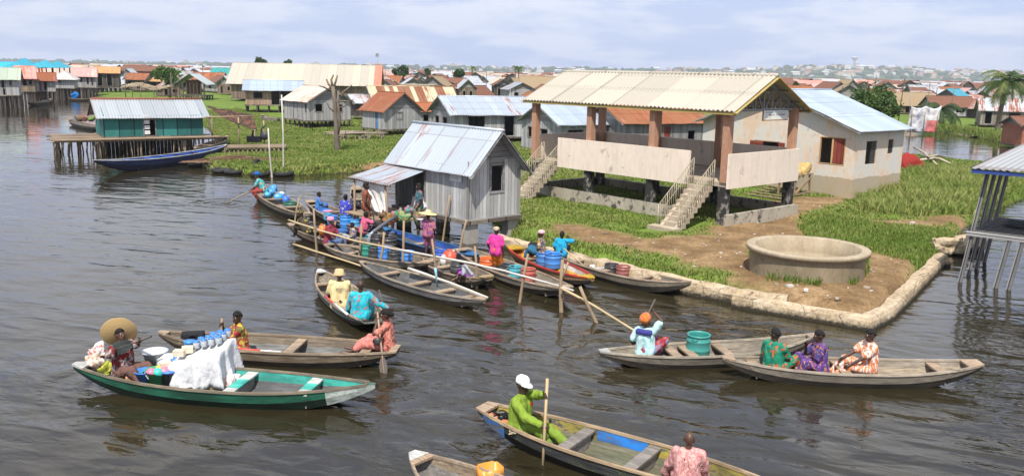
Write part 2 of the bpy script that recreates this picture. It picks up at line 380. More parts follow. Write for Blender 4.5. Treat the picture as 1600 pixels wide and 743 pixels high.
# ================================================================ SETTING: water, land, hills
def m_water():
    n = NT('water'); p = n.pos(); x, y, z = n.sep(p)
    ca, sa = math.cos(R_(-20)), math.sin(R_(-20))
    u = n.math('ADD', n.math('MULTIPLY', x, ca), n.math('MULTIPLY', y, sa)); v = n.math('SUBTRACT', n.math('MULTIPLY', y, ca), n.math('MULTIPLY', x, sa))
    w = n.noise(n.comb(n.math('MULTIPLY', u, .09), n.math('MULTIPLY', v, .14)), 1., 3, .6)          # wind patches
    pat = n.ramp(w, [(.3, .22), (.7, 1.)])
    h1 = n.noise(n.comb(n.math('MULTIPLY', u, .62), n.math('MULTIPLY', v, 1.45)), 1., 2, .35, .5)
    h2 = n.noise(n.comb(n.math('MULTIPLY', u, 2.1), n.math('MULTIPLY', v, 4.4), 3.), 1., 3, .55, .5)
    h3 = n.noise(n.comb(n.math('MULTIPLY', u, .28), n.math('MULTIPLY', v, .5), 8.), 1., 2, .5)
    h = n.math('ADD', n.math('ADD', n.math('MULTIPLY', h1, .9), n.math('MULTIPLY', h3, .9)), n.math('MULTIPLY', h2, .15))
    yr = n.A('ShaderNodeMapRange'); n.put(yr.inputs[0], y); yr.inputs[1].default_value = 14; yr.inputs[2].default_value = 75; yr.inputs[3].default_value = 1.25; yr.inputs[4].default_value = .26
    h = n.math('MULTIPLY', n.math('MULTIPLY', h, pat), yr.outputs[0]); pat = 1.
    for px, py, k_ in ((602, 590, 1.), (848, 712, 1.), (172, 600, .8), (604, 497, .8), (975, 566, .8), (352, 318, .7), (420, 628, .6), (760, 690, .7), (1120, 580, .6)):
        c = at(px, py, 0); dd = n.math('SQRT', n.math('ADD', n.math('POWER', n.math('SUBTRACT', x, c.x), 2.), n.math('POWER', n.math('SUBTRACT', y, c.y), 2.)))
        dd = n.math('ADD', dd, n.math('MULTIPLY', h2, .5)); h = n.math('ADD', h, n.math('MULTIPLY', n.math('SINE', n.math('MULTIPLY', dd, 7.5)), n.math('MULTIPLY', n.math('EXPONENT', n.math('MULTIPLY', dd, -.75)), .35*k_)))
    n.bump(n.math('MULTIPLY', h, pat), 1., .125)
    col = n.mix(n.noise(n.comb(n.math('MULTIPLY', x, .05), n.math('MULTIPLY', y, .05)), 1., 3), (.016, .0135, .0065), (.026, .0215, .0105))
    n.b.inputs['IOR'].default_value = 1.33
    return n.done(col, .05, 0, .72)
SHORE = [(150, 143), (146, 149), (185, 160), (232, 166), (300, 186), (322, 200), (338, 222), (350, 236), (305, 250), (312, 262), (360, 272), (425, 277), (480, 274), (545, 271), (575, 268),
         (598, 268), (640, 276), (700, 296), (745, 330), (775, 362), (800, 385), (900, 407), (985, 428), (1075, 447), (1145, 465), (1250, 487), (1360, 506), (1392, 490), (1430, 452), (1476, 404), (1500, 372),
         (1560, 330), (1640, 300), (1700, 270), (1700, 236), (1600, 244), (1530, 258), (1440, 250), (1405, 245), (1380, 238), (1375, 210), (1440, 190), (1430, 202), (1500, 210), (1560, 222), (1620, 224), (1720, 222)]
WSH = [tuple(at(px, py, 0)[:2]) for px, py in SHORE]
LANDP = WSH+[(190, 130), (300, 420), (-160, 420), (-98, 240)]
POND = [tuple(at(px, py, 0)[:2]) for px, py in [(1378, 236), (1382, 205), (1425, 196), (1440, 204), (1500, 211), (1560, 223), (1640, 226), (1640, 243), (1530, 257), (1440, 249), (1405, 243)]]
DIRT = [[tuple(at(px, py, .45)[:2]) for px, py in q] for q in (
    [(862, 352), (900, 352), (1000, 369), (1100, 374), (1132, 352), (1228, 310), (1330, 308), (1262, 330), (1240, 352), (1262, 372), (1330, 385), (1372, 395), (1425, 407), (1432, 428), (1365, 490), (1245, 474), (1205, 448), (1150, 428), (1060, 402), (960, 382), (880, 365)],
    [(1360, 347), (1500, 336), (1502, 345), (1380, 358)], [(540, 262), (600, 250), (612, 268), (560, 270)], [(1120, 372), (1170, 340), (1240, 345), (1200, 400), (1140, 410)])]
def land_h(X, Y):
    ins = inside(LANDP, X, Y) & ~inside(POND, X, Y)
    d = np.minimum(dist_edge(WSH, X, Y), dist_edge(POND, X, Y)); sd_ = np.where(ins, d, -d)
    t = np.clip((sd_+.25)/1.0, 0, 1); h = -.5+(.92)*(t*t*(3-2*t))
    h += .05*np.sin(X*.9+1.3*np.sin(Y*.6))*np.clip(sd_, 0, 1)+.04*np.sin(Y*1.7+X*.4)*np.clip(sd_, 0, 1)
    return h, sd_
def dirt_mask(X, Y):
    m = np.zeros(X.shape)
    for q in DIRT:
        i = inside(q, X, Y); d = dist_edge(q, X, Y); d = np.where(i, d, -d); wob = .35*np.sin(X*1.9)*np.sin(Y*1.6+.7)+.2*np.sin(X*4.3+Y*3.1)
        m = np.maximum(m, np.clip((d+wob+.35)/.7+.5, 0, 1))
    return m
def m_ground():
    n = NT('ground'); p = n.pos(); a = n.A('ShaderNodeAttribute'); a.attribute_name = 'dirt'; d = a.outputs['Fac']
    f = n.noise(p, .8, 6, .62); g = n.noise(p, 7., 5, .65); f2 = n.noise(p, .35, 4, .6)
    soil = n.ramp(n.math('ADD', n.math('MULTIPLY', f, .6), n.math('MULTIPLY', g, .4)), [(.35, (.095, .055, .028)), (.5, (.18, .115, .056)), (.64, (.31, .21, .115))])
    grs = n.ramp(n.math('ADD', n.math('MULTIPLY', f2, .6), n.math('MULTIPLY', g, .4)), [(.35, (.065, .10, .016)), (.6, (.14, .20, .035))])
    lit = n.math('GREATER_THAN', n.noise(p, 16., 3, .6), .71)
    soil = n.mix(n.math('MULTIPLY', lit, .6), soil, (.42, .38, .33))
    n.bump(g, .6, .05)
    z = n.sep(p)[2]; wetc = n.ramp(z, [(.0, 1.), (.17, 0.)])
    col = n.mix(n.math('ADD', n.math('MULTIPLY', n.math('SUBTRACT', g, .5), 1.2), d), grs, soil)
    c2 = n.mix(wetc, n.mix(d, grs, soil), (.03, .024, .016))
    return n.done(n.mix(.999, col, c2), .95, 0, .1)
water = MB(); water.quad((-9000, -400, 0), (9000, -400, 0), (9000, 9000, 0), (-9000, 9000, 0)); wo = water.build('water', m_water()); tag(wo, 'brown rippled lagoon water', kind='structure')
def grid_land(name, x0, x1, y0, y1, st, z0=0.):
    xs = np.arange(x0, x1+1e-6, st); ys = np.arange(y0, y1+1e-6, st); X, Y = np.meshgrid(xs, ys); Hh, sd_ = land_h(X, Y); dm = dirt_mask(X, Y)
    nx, ny = len(xs), len(ys); vs = np.stack([X.ravel(), Y.ravel(), Hh.ravel()+z0], 1); keep = (Hh > -.49)
    i = np.arange(nx*ny).reshape(ny, nx); q = np.stack([i[:-1, :-1], i[:-1, 1:], i[1:, 1:], i[1:, :-1]], -1).reshape(-1, 4)
    q = q[keep.ravel()[q].any(1)]
    me = bpy.data.meshes.new(name); me.from_pydata(vs.tolist(), [], q.tolist()); me.materials.append(m_ground())
    at_ = me.attributes.new('dirt', 'FLOAT', 'POINT'); at_.data.foreach_set('value', dm.ravel().astype(np.float32)); me.polygons.foreach_set('use_smooth', [True]*len(q))
    bm = bmesh.new(); bm.from_mesh(me); bmesh.ops.delete(bm, geom=[v for v in bm.verts if not v.link_faces], context='VERTS'); bm.to_mesh(me); bm.free()
    o = bpy.data.objects.new(name, me); COL.objects.link(o); return tag(o, kind='structure')
g1 = grid_land('ground', -62, 62, 20, 112, .5); g1['label'] = 'grassy bank and bare brown earth yard'
g2 = grid_land('village_ground', -160, 300, 112, 420, 4.); g2['label'] = 'low marshy ground under the far village'
# far hills behind the lagoon
def hill_h(px):
    """skyline height above the far waterline in photo pixels, by column"""
    pts = [(-200, 2.5), (0, 3), (300, 3.5), (560, 6), (800, 8), (1000, 11), (1150, 16), (1230, 21), (1320, 23), (1450, 21), (1600, 18), (1800, 16)]
    for (a, b), (c, d) in zip(pts, pts[1:]):
        if a <= px <= c: return b+(d-b)*(px-a)/(c-a)
    return 8
HD = 3200.
def hill_surface(px, t):
    """t = 0 at the water, 1 at the crest"""
    Y = HD+t*900.; x = (px-800)/FPX*Y*1.02
    zc = hill_h(px)*Y/FPX*1.0-2.
    z = -3+(zc+3)*(1-(1-t)**1.7)*(.86+.2*mnoise.fractal(Vector((x*.0022, Y*.002, 1.3)), 1., 2., 4)+.1*mnoise.noise(Vector((x*.012, 0, 0)))*t)
    return Vector((x, Y, z))
hm = MB(); cols = list(range(-260, 1861, 8)); rows = [0, .12, .25, .4, .55, .7, .85, 1.0]
vs = [hill_surface(c, t) for t in rows for c in cols]+[hill_surface(c, 1.)+Vector((0, 500, -80)) for c in cols]; nc = len(cols)
fs = [(r*nc+i, r*nc+i+1, (r+1)*nc+i+1, (r+1)*nc+i) for r in range(len(rows)) for i in range(nc-1)]; hm.add(vs, fs, None, 0, True)
nh = NT('hill'); ho = nh.pos(); hill_m = nh.done(nh.ramp(nh.noise(ho, .012, 6, .65), [(.35, (.03, .06, .022)), (.6, (.07, .10, .04)), (.75, (.16, .13, .09))]), .95, 0, .05)
tag(hm.build('hills', hill_m), 'low blue green hills along the far shore', kind='structure')
# ================================================================ BUILDINGS
GREYW = m_plank((.46, .455, .45), (.28, .275, .265), .2, .35); GREYH = m_plank((.33, .32, .31), (.19, .18, .17), .24, .4, horiz=True)
BROWNW = m_plank((.27, .20, .145), (.15, .11, .08), .18, .5); PALEW = m_plank((.46, .44, .43), (.28, .265, .25), .2, .3)
PINKW = m_plank((.46, .31, .22), (.30, .20, .14), .22, .35); TEALW = m_plank((.035, .19, .17), (.02, .11, .10), 1.1, .35)
POSTW = m_plank((.22, .18, .14), (.10, .08, .065), 1., .5); DARKW = m_plank((.11, .09, .075), (.05, .04, .034), .15, .5)
POLEW = m_plank((.34, .25, .16), (.17, .12, .075), .5, .4); TIMBER = m_plank((.42, .31, .2), (.25, .18, .11), .3, .3)
RUST = (.24, .075, .028)
TIN = m_tin((.36, .39, .42), RUST, .26); TINW = m_tin((.45, .47, .49), RUST, .12); TIN_STREAK = m_tin((.39, .43, .47), RUST, .22)
RUSTY = m_tin((.24, .12, .08), (.17, .075, .045), .8, .9, 2.6); RUSTO = m_tin((.34, .13, .05), (.24, .085, .035), .5, .9, 2.6); STRIPE = m_tin((.55, .47, .31), (.20, .07, .03), .42, .6, 9., base2=(.24, .085, .04))
CREAM_TIN = m_tin((.50, .45, .36), (.48, .41, .29), .35, 1.6, 9.); ASBEST = m_tin((.40, .365, .30), (.20, .17, .13), .02, 2.2, 1.6, metal=0., rough=.8)
BLUETIN = m_tin((.42, .49, .56), (.50, .36, .28), .05, 1.0, 2.4, rough=.38, metal=.35)
GREENTIN = m_tin((.42, .48, .36), (.36, .36, .26), .2, 1.4, 9.); PINKTIN = m_tin((.58, .27, .21), (.42, .13, .08), .3, .9, 9., base2=(.60, .33, .27)); ORANGETIN = m_tin((.55, .30, .11), (.40, .15, .05), .3, 1., 9.)
TURQ = m_tin((.025, .26, .35), (.04, .32, .38), .3, 1.5, 9., metal=0.); TEALTIN = m_tin((.03, .26, .24), (.02, .18, .17), .3, 1.5, 9., metal=0.)
STRAWM = m_straw((.26, .19, .11))
def sheets(root, quads, mat, per, amp, seed=0, rowl=1.9, sub=5, wob=.026, name='roof'):
    mb = MB()
    for q in quads: mb.sheet(*q, per=per, amp=amp, seed=seed+len(mb.f) % 7, rowl=rowl, sub=sub, wob=wob)
    return mb.build(name, mat, root)
def wallbox(mb, face, Lx, Ly, z0, z1, holes, t=.07, mi=0, out=0.):
    """one wall with rectangular openings; face f,b,l,r; hole = (u0,u1,za,zb)"""
    L = Lx if face in 'fb' else Ly
    us = sorted({0., L, *[h[0] for h in holes], *[h[1] for h in holes]}); zs = sorted({z0, z1, *[h[2] for h in holes], *[h[3] for h in holes]})
    for i in range(len(us)-1):
        for j in range(len(zs)-1):
            a, b, c, d = us[i], us[i+1], zs[j], zs[j+1]; mu, mz = (a+b)/2, (c+d)/2
            if any(h[0] < mu < h[1] and h[2] < mz < h[3] for h in holes): continue
            e = t*1.02
            if face == 'f': mb.box(a, b, 0, t, c, d, mi)
            elif face == 'b': mb.box(a, b, Ly-t, Ly, c, d, mi)
            elif face == 'l': mb.box(0, t, max(a, e), min(b, Ly-e), c, d, mi)
            else: mb.box(Lx-t, Lx, max(a, e), min(b, Ly-e), c, d, mi)
def frame(root, face, Lx, Ly, h, mat, w=.09, pr=.03, name='window_frame'):
    mb = MB(); u0, u1, a, b = h
    segs = [(u0-w, u1+w, b, b+w), (u0-w, u1+w, a-w, a), (u0-w, u0, a, b), (u1, u1+w, a, b)]
    for p, q, c, d in segs:
        if face == 'f': mb.box(p, q, -pr, .045, c, d)
        elif face == 'b': mb.box(p, q, Ly-.045, Ly+pr, c, d)
        elif face == 'l': mb.box(-pr, .045, p, q, c, d)
        else: mb.box(Lx-.045, Lx+pr, p, q, c, d)
    return mb.build(name, mat, root)
def leaf(parent, face, Lx, Ly, u0, u1, a, b, mat, inset=.03, name='door'):
    mb = MB()
    if face == 'f': mb.box(u0, u1, inset, inset+.03, a, b)
    elif face == 'l': mb.box(inset, inset+.03, u0, u1, a, b)
    elif face == 'r': mb.box(Lx-inset-.03, Lx-inset, u0, u1, a, b)
    return mb.build(name, mat, parent)
def gable(name, label, p, ang, Lx, Ly, zf, ze, zr, ridge='y', wall=None, roof=None, ov=.35, og=.4, holes=(), stilt=None, zg=0., per=.2, amp=.018, group=None,
          cat='house', gmat=None, skip='', seed=0, rowl=1.9, sub=5, fascia=None, frames=True, stw=.14, floor=True, rk=None, style='gable', corner=None):
    """plank house: local x along the front, local y away from it; heights are world heights"""
    r = thing(name, label, cat, (p[0], p[1], 0), ang, group); wall = wall or GREYW
    H = {'f': [], 'b': [], 'l': [], 'r': []}
    for h in holes: H[h[0]].append(h[1:5])
    mb = MB()
    for f in 'fblr':
        if f not in skip: wallbox(mb, f, Lx, Ly, zf, ze, H[f])
    rk = (Lx/2 if ridge == 'y' else Ly/2) if rk is None else rk
    t = .06
    if style == 'gable':
        gz = ze-.002
        def tri(P, off):
            a = [Vector(q) for q in P]; b = [q+Vector(off) for q in a]
            w = [(q[0]+q[1], q[2]) for q in P]
            mb.add(a+b, [(0, 1, 2), (5, 4, 3), (0, 3, 4, 1), (1, 4, 5, 2), (2, 5, 3, 0)], [w, w[::-1], [(0, 0), (0, .1), (1, .1), (1, 0)], [(0, 0), (0, .1), (1, .1), (1, 0)], [(0, 0), (0, .1), (1, .1), (1, 0)]], 1)
        if ridge == 'y':
            if 'f' not in skip: tri([(0, 0.012, ze), (Lx, 0.012, ze), (rk, 0.012, zr-.05)], (0, t, 0))
            if 'b' not in skip: tri([(Lx, Ly-.012, ze), (0, Ly-.012, ze), (rk, Ly-.012, zr-.05)], (0, -t, 0))
        else:
            if 'l' not in skip: tri([(.012, Ly, ze), (.012, 0, ze), (.012, rk, zr-.05)], (t, 0, 0))
            if 'r' not in skip: tri([(Lx-.012, 0, ze), (Lx-.012, Ly, ze), (Lx-.012, rk, zr-.05)], (-t, 0, 0))
    if mb.f: mb.build('wall', [wall, gmat or GREYH], r)
    if floor:
        fl = MB(); fl.box(-.12, Lx+.12, -.12, Ly+.12, zf-.16, zf-.002); fl.build('floor', POSTW, r)
    if style == 'hip':
        k = min(Lx, Ly)/2; s = (zr-ze)/k; o = ov; zo = ze-s*o
        if Lx >= Ly: A, B = (k, Ly/2, zr), (Lx-k, Ly/2, zr)
        else: A, B = (Lx/2, k, zr), (Lx/2, Ly-k, zr)
        c = [(-o, -o, zo), (Lx+o, -o, zo), (Lx+o, Ly+o, zo), (-o, Ly+o, zo)]
        if Lx >= Ly: Q = [(c[0], c[1], B, A), (c[1], c[2], B, B), (c[2], c[3], A, B), (c[3], c[0], A, A)]
        else: Q = [(c[0], c[1], A, A), (c[1], c[2], B, A), (c[2], c[3], B, B), (c[3], c[0], A, B)]
        sheets(r, Q, roof, per, amp, seed, rowl, sub)
    elif style == 'shed':
        s = (zr-ze)/Ly; sheets(r, [((-og, -ov, ze-s*ov), (Lx+og, -ov, ze-s*ov), (Lx+og, Ly+ov, zr+s*ov), (-og, Ly+ov, zr+s*ov))], roof, per, amp, seed, rowl, sub)
    elif ridge == 'y':
        s1 = (zr-ze)/rk; s2 = (zr-ze)/(Lx-rk)
        Q = [((-ov, Ly+og, ze-s1*ov), (-ov, -og, ze-s1*ov), (rk, -og, zr), (rk, Ly+og, zr)), ((Lx+ov, -og, ze-s2*ov), (Lx+ov, Ly+og, ze-s2*ov), (rk, Ly+og, zr-.004), (rk, -og, zr-.004))]
        sheets(r, Q, roof, per, amp, seed, rowl, sub)
        fa = MB()
        for x0, z0_, x1 in ((-ov, ze-s1*ov, rk), (Lx+ov, ze-s2*ov, rk)):
            for yy_ in (-og+.05, Ly+og-.05): fa = MB(); fa.beam((x0, yy_, z0_-.09), (x1, yy_, zr-.09), .04, .14, up=(0, 1, 0)); fa.build('bargeboard', fascia or GREYH, r)
        rc = MB(); rc.tube([(rk, -og-.02, zr+.005), (rk, Ly+og+.02, zr+.005)], .07, 8); rc.build('ridge_cap', roof, r)
    else:
        s1 = (zr-ze)/rk; s2 = (zr-ze)/(Ly-rk)
        Q = [((-og, -ov, ze-s1*ov), (Lx+og, -ov, ze-s1*ov), (Lx+og, rk, zr), (-og, rk, zr)), ((Lx+og, Ly+ov, ze-s2*ov), (-og, Ly+ov, ze-s2*ov), (-og, rk, zr-.004), (Lx+og, rk, zr-.004))]
        sheets(r, Q, roof, per, amp, seed, rowl, sub)
        fa = MB()
        for y0, z0_ in ((-ov, ze-s1*ov), (Ly+ov, ze-s2*ov)):
            for x in (-og+.05, Lx+og-.05): fa = MB(); fa.beam((x, y0, z0_-.09), (x, rk, zr-.09), .04, .14, up=(1, 0, 0)); fa.build('bargeboard', fascia or GREYH, r)
        rc = MB(); rc.tube([(-og-.02, rk, zr+.005), (Lx+og+.02, rk, zr+.005)], .07, 8); rc.build('ridge_cap', roof, r)
    for h in holes:
        kind = h[5] if len(h) > 5 else 'open'
        isdoor = h[3] <= zf+.15
        hh = h[1:5]
        if frames: fr = frame(r, h[0], Lx, Ly, hh, h[7] if len(h) > 7 else GREYH, name='door_frame' if isdoor else 'window_frame')
        else: fr = r
        if kind == 'shut': leaf(fr, h[0], Lx, Ly, h[1]+.02, h[2]-.02, h[3]+.02, h[4]-.02, h[6] if len(h) > 6 else BROWNW, name='door' if isdoor else 'shutter')
        elif kind == 'half': m = (h[1]+h[2])/2; leaf(fr, h[0], Lx, Ly, m, h[2]-.02, h[3]+.02, h[4]-.02, h[6] if len(h) > 6 else BROWNW, name='door' if isdoor else 'shutter')
    if stilt:
        nx, ny = stilt
        for i in range(nx):
            for j in range(ny):
                x = .12+(Lx-.24)*i/max(1, nx-1)+random.uniform(-.1, .1)*(0 < i < nx-1); y = .12+(Ly-.24)*j/max(1, ny-1)
                s_ = MB(); s_.beam((x+random.uniform(-.1, .1), y+random.uniform(-.1, .1), zg-.5), (x, y, zf-.162), stw*random.uniform(.8, 1.2)); s_.build('stilt', POSTW, r)
    return r
def loc_u(p, d, px): return LX(p, d, px)
def P2(v, z=0.): return Vector((v[0], v[1], z))
# ---- kiosk on concrete posts at the landing
kc = P2(at(731, 348, .92)); k_w = LX((kc.x, kc.y, .92), V2, 810); kzt = HZ(kc, 262); kz0 = 1.0
k_l = LX((kc.x, kc.y, kzt), U2, 617)
kzr = HZ(kc+V2*(k_w/2), 203)
uF = lambda px: LX((kc.x, kc.y, 2.), V2, px); uL = lambda px: LX((kc.x, kc.y, 2.), U2, px)
wz0, wz1 = HZ(kc+V2*uF(778), 298), HZ(kc+V2*uF(778), 249)
kiosk = gable('plank_kiosk', 'grey plank kiosk raised on concrete posts, rust-streaked tin roof and open porch', kc, PHI, k_w, k_l, kz0, kzt, kzr, 'y', m_plank((.54, .535, .525), (.34, .335, .32), .2, .3), TIN_STREAK, .3, .55,
              [('f', uF(767), uF(785), wz0, wz1), ('l', uL(663), k_l-.15, kz0, kzt-.35)], None, per=.19, amp=.02, cat='kiosk', seed=3, rowl=2.2)
CONC = m_concrete((.42, .39, .34), (.28, .26, .23), .3)
for x, y in ((.28, .2), (k_w-.25, .3), (.28, k_l-.3), (k_w-.3, k_l-.3)):
    m = MB(); m.box(x-.27, x+.27, y-.22, y+.22, -.6, kz0-.17); m.build('concrete_post', CONC, kiosk)
for xa, xb in ((-.05, .14), (k_w-.12, k_w+.05)): m = MB(); m.box(xa, xb, -.05, .14, kz0, kzt-.16); m.build('corner_board', m_plank((.36, .35, .33), (.24, .23, .21), .5, .3), kiosk)
m = MB(); m.box(-.08, k_w+.08, -.06, -.005, kz0-.14, kz0+.05); m.build('sill_board', GREYH, kiosk); m = MB(); m.box(-.08, -.005, 0, uL(663), kz0-.14, kz0+.05); m.build('sill_board', GREYH, kiosk)
# lean-to porch roof and its posts
pz0, pz1 = kzt-.86, kzt-.34; py0, py1 = uL(668), k_l+.35; pd = 2.25
sheets(kiosk, [((-pd, py1+.1, pz0), (-pd, py0-.15, pz0-.03), (.02, py0, pz1), (.02, py1, pz1))], m_tin((.36, .40, .44), RUST, .40, .8, 9.), .19, .02, 5, 9., name='porch_roof')
for y, yy in ((py0+.15, .12), (py1-.2, -.1)):
    m = MB(); m.tube([(-pd+.15, y, -.3), (-pd+.2+yy*.3, y, .9), (-pd+.15, y+yy*.3, pz0+.03)], [.06, .05, .05], 8); m.build('porch_post', POLEW, kiosk)
m = MB(); m.tube([(-pd+.15, py0-.2, pz0-.06), (-pd+.15, py1+.1, pz0-.05)], .045, 8); m.build('porch_beam', POLEW, kiosk)
for i in range(9):
    m = MB(); x = -pd-.1+i*.25; m.beam((x, py0-.7, .86+.02*random.random()), (x+random.uniform(-.1, .1), py1, .84), .2, .05); m.build('deck_plank', TIMBER, kiosk)
for x in (-pd+.1, -.8): 
    for y in (py0-.4, py1-.5): m = MB(); m.tube([(x, y, -.4), (x+.05, y, .83)], .07, 7); m.build('deck_post', POLEW, kiosk)
# sign board with faded hand lettering
def lettering(mb, x0, x1, z, h, n, f, seed=1, mi=1):
    rr = random.Random(seed); u = x0
    while u < x1:
        w = h*rr.uniform(.45, .8)
        for k in range(rr.choice((2, 2, 3))):
            if rr.random() < .5: mb.box(*f(u+w*rr.uniform(0, .7), u+w*rr.uniform(0, .7)+h*.16, z, z+h), mi)
            else: q = z+h*rr.choice((0, .42, .84)); mb.box(*f(u, u+w*.85, q, q+h*.16), mi)
        u += w*1.25+(h*.5 if rr.random() < .15 else 0)
su0, su1 = uL(722), uL(704); sz0, sz1 = HZ(kc+U2*uL(713), 283), HZ(kc+U2*uL(713), 266)
sg = thing('sign_board', 'small white board with faded yellow lettering on the kiosk side', 'sign', (kc.x, kc.y, 0), PHI)
m = MB(); m.box(-.05, -.02, su0, su1, sz0, sz1); m.build('board', m_plain((.62, .62, .60), .6, .15, 5), sg)
m = MB(); hh = (sz1-sz0)/7
for i in range(4): lettering(m, su0+.06+.05*i, su1-.07, sz1-hh*(1.4+1.5*i), hh*.85, 9, lambda a, b, c, d: (-.056, -.049, a, b, c, d), i, 0)
m.build('lettering', m_plain((.42, .34, .12), .7), sg)
# white cloth hanging under the porch roof
cl = MB(); NX, NZ = 22, 20; cy0, cy1 = py0+.1, py0+2.0
vs = [];
for j in range(NZ+1):
    for i in range(NX+1):
        a, b = i/NX, j/NZ; w = 1-.55*b; y = cy0+a*(cy1-cy0)*w+.1*b; z = pz0-.1-b*1.45*(1-.25*abs(2*a-1)); x = -pd+.17+.10*math.sin(a*16+b*3)*b+.18*math.sin(PI*a)*b
        vs.append((x, y, z))
fs = [(j*(NX+1)+i, j*(NX+1)+i+1, (j+1)*(NX+1)+i+1, (j+1)*(NX+1)+i) for j in range(NZ) for i in range(NX)]; cl.add(vs, fs, None, 0, True)
co = cl.build('hanging_cloth', m_cloth((.68, .67, .63)), None, (kc.x, kc.y, 0)); co.rotation_euler = (0, 0, PHI); sm_ = co.modifiers.new('s', 'SOLIDIFY'); sm_.thickness = .012
tag(co, 'off-white cloth sheet hanging under the kiosk porch roof', 'cloth')
# ---- pavilion: raised slab, parapets, columns, stairs, fibre-cement roof
pf = P2(at(1128, 350, .5)); PW, PL = 5.44, 12.67
pav = thing('open_pavilion', 'open concrete pavilion with cream corrugated roof, brown columns, parapet and two stairs', 'pavilion', (pf.x, pf.y, 0), PHI)
def pw(x, y, z=0.): return Vector((pf.x, pf.y, z))+V2*x+U2*y
ZS = 2.42; ZP = HZ(pw(0, 0), 240)
pze = HZ(pw(-.5, -.62), 177)+.08; pzr = HZ(pw(PW/2, -.62), 118)
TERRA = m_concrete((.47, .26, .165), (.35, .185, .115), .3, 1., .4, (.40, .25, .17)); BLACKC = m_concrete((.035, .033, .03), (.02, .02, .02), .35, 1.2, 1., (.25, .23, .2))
PARA = m_concrete((.76, .64, .52), (.68, .58, .48), .12, .7, .5, (.44, .36, .28), .16); STAIRC = m_concrete((.45, .38, .28), (.33, .27, .2), .2); BASEC = m_concrete((.44, .39, .31), (.33, .29, .22), .34, 1., .7, (.05, .047, .043))
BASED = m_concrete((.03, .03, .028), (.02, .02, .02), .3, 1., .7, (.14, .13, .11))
m = MB(); m.box(-.1, PW+.1, -.1, PL+.1, ZS-.2, ZS); m.build('floor_slab', STAIRC, pav)
ys = [0, 4.25, 8.45, PL]
for x in (0, PW):
    for y in ys:
        m = MB(); m.box(x-.17, x+.17, y-.17, y+.17, ZS+.002, pze+.06); m.build('column', TERRA, pav)
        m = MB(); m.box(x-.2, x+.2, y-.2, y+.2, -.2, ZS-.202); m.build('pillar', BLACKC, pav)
def para(x0, x1, y0, y1): m = MB(); m.box(x0, x1, y0, y1, ZS-.26, ZP); m.build('parapet', PARA, pav)
ya = LX((pf.x, pf.y, ZP), U2, 1084); yb = LX((pf.x, pf.y, ZP), U2, 878)
para(-.3, -.18, ya, yb); para(-.18, PW+.18, -.32, -.2); para(PW+.2, PW+.32, -.32, PL+.3); para(.2, PW+.18, PL+.2, PL+.32)
for y0, y1 in ((.5, ya-.1), (yb+.05, yb+1.3)):
    st = MB(); n_ = 9; zb = .45; run = 2.35
    for i in range(n_): a = run*(i/n_); st.box(-.2-a-run/n_-.03, -.2-a, y0, y1, max(zb-.2, ZS-(i+1)*(ZS-zb)/n_-.2 - .05), ZS-(i+1)*(ZS-zb)/n_+.0)
    s_ = st.build('staircase', STAIRC, pav)
    st = MB(); st.beam((-.15, y0+.2, ZS-.33), (-.2-run, y0+.2, zb-.18), .3, .18, up=(0, 1, 0)); st.beam((-.15, y1-.2, ZS-.33), (-.2-run, y1-.2, zb-.18), .3, .18, up=(0, 1, 0)); st.build('stringer', STAIRC, s_)
    st = MB(); st.box(-.2-run-.5, -.2-run+.02, y0-.15, y1+.15, .1, .52); st.build('landing', STAIRC, s_)
    for y in (y0+.03, y1-.03):
        rl = MB(); rl.tube([(-.1, y, ZS+1.0), (-.2-run, y, zb+.95)], .024, 6); rl.tube([(-.1, y, ZS+.55), (-.2-run, y, zb+.5)], .014, 5)
        for k in range(17): t = k/16; x = -.1+t*(-run-.1); z = ZS+(zb-ZS)*t; rl.tube([(x, y, z-.15), (x, y, z+.98)], .016 if k % 4 else .026, 5)
        rl.build('railing', m_plain((.36, .31, .22), .5, .4, 20), pav)
GB = .62
def bw(x0, x1, y0, y1, z1): m = MB(); m.box(x0, x1, y0, y1, -.1, z1); m.build('base_wall', [BASEC], pav)
bw(-.25, -.21, ya+.2, PL+.2, 1.02); bw(-.21, PW+.2, -.42, -.22, .98); bw(PW+.21, PW+.41, -.4, PL+.3, .95); bw(-.2, PW, PL+.22, PL+.42, 1.0)
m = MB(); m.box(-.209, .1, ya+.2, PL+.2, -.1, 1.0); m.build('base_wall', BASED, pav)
ovx, ovy = .5, .62; sl = (pzr-pze)/(PW/2+ovx)
Q = [((-ovx, PL+ovy, pze), (-ovx, -ovy, pze), (PW/2, -ovy, pzr), (PW/2, PL+ovy, pzr)), ((PW+ovx, -ovy, pze), (PW+ovx, PL+ovy, pze), (PW/2, PL+ovy, pzr-.004), (PW/2, -ovy, pzr-.004))]
sheets(pav, Q, ASBEST, .24, .04, 2, 1.9, 8, .012)
m = MB()
for i in range(60): y = -ovy+(PL+2*ovy)*i/60; m.lathe([(.10, 0), (.085, .27)], 8, (PW/2, y, pzr+.0), Matrix.Rotation(-PI/2, 4, 'X'))
m.build('ridge_cap', ASBEST, pav)
OCH = m_plain((.36, .27, .09), .7, .3)
for x0 in (-ovx, PW+ovx): 
    for y in (-ovy-.02, PL+ovy+.02): m = MB(); m.beam((x0, y, pze-.1), (PW/2, y, pzr-.1), .03, .2, up=(0, 1, 0)); m.build('bargeboard', OCH, pav)
m = MB(); m.box(-ovx+.06, -ovx+.12, -ovy, PL+ovy, pze-.17, pze-.04); m.box(PW+ovx-.12, PW+ovx-.06, -ovy, PL+ovy, pze-.17, pze-.04); m.build('eave_board', OCH, pav)
tz = pze-.01
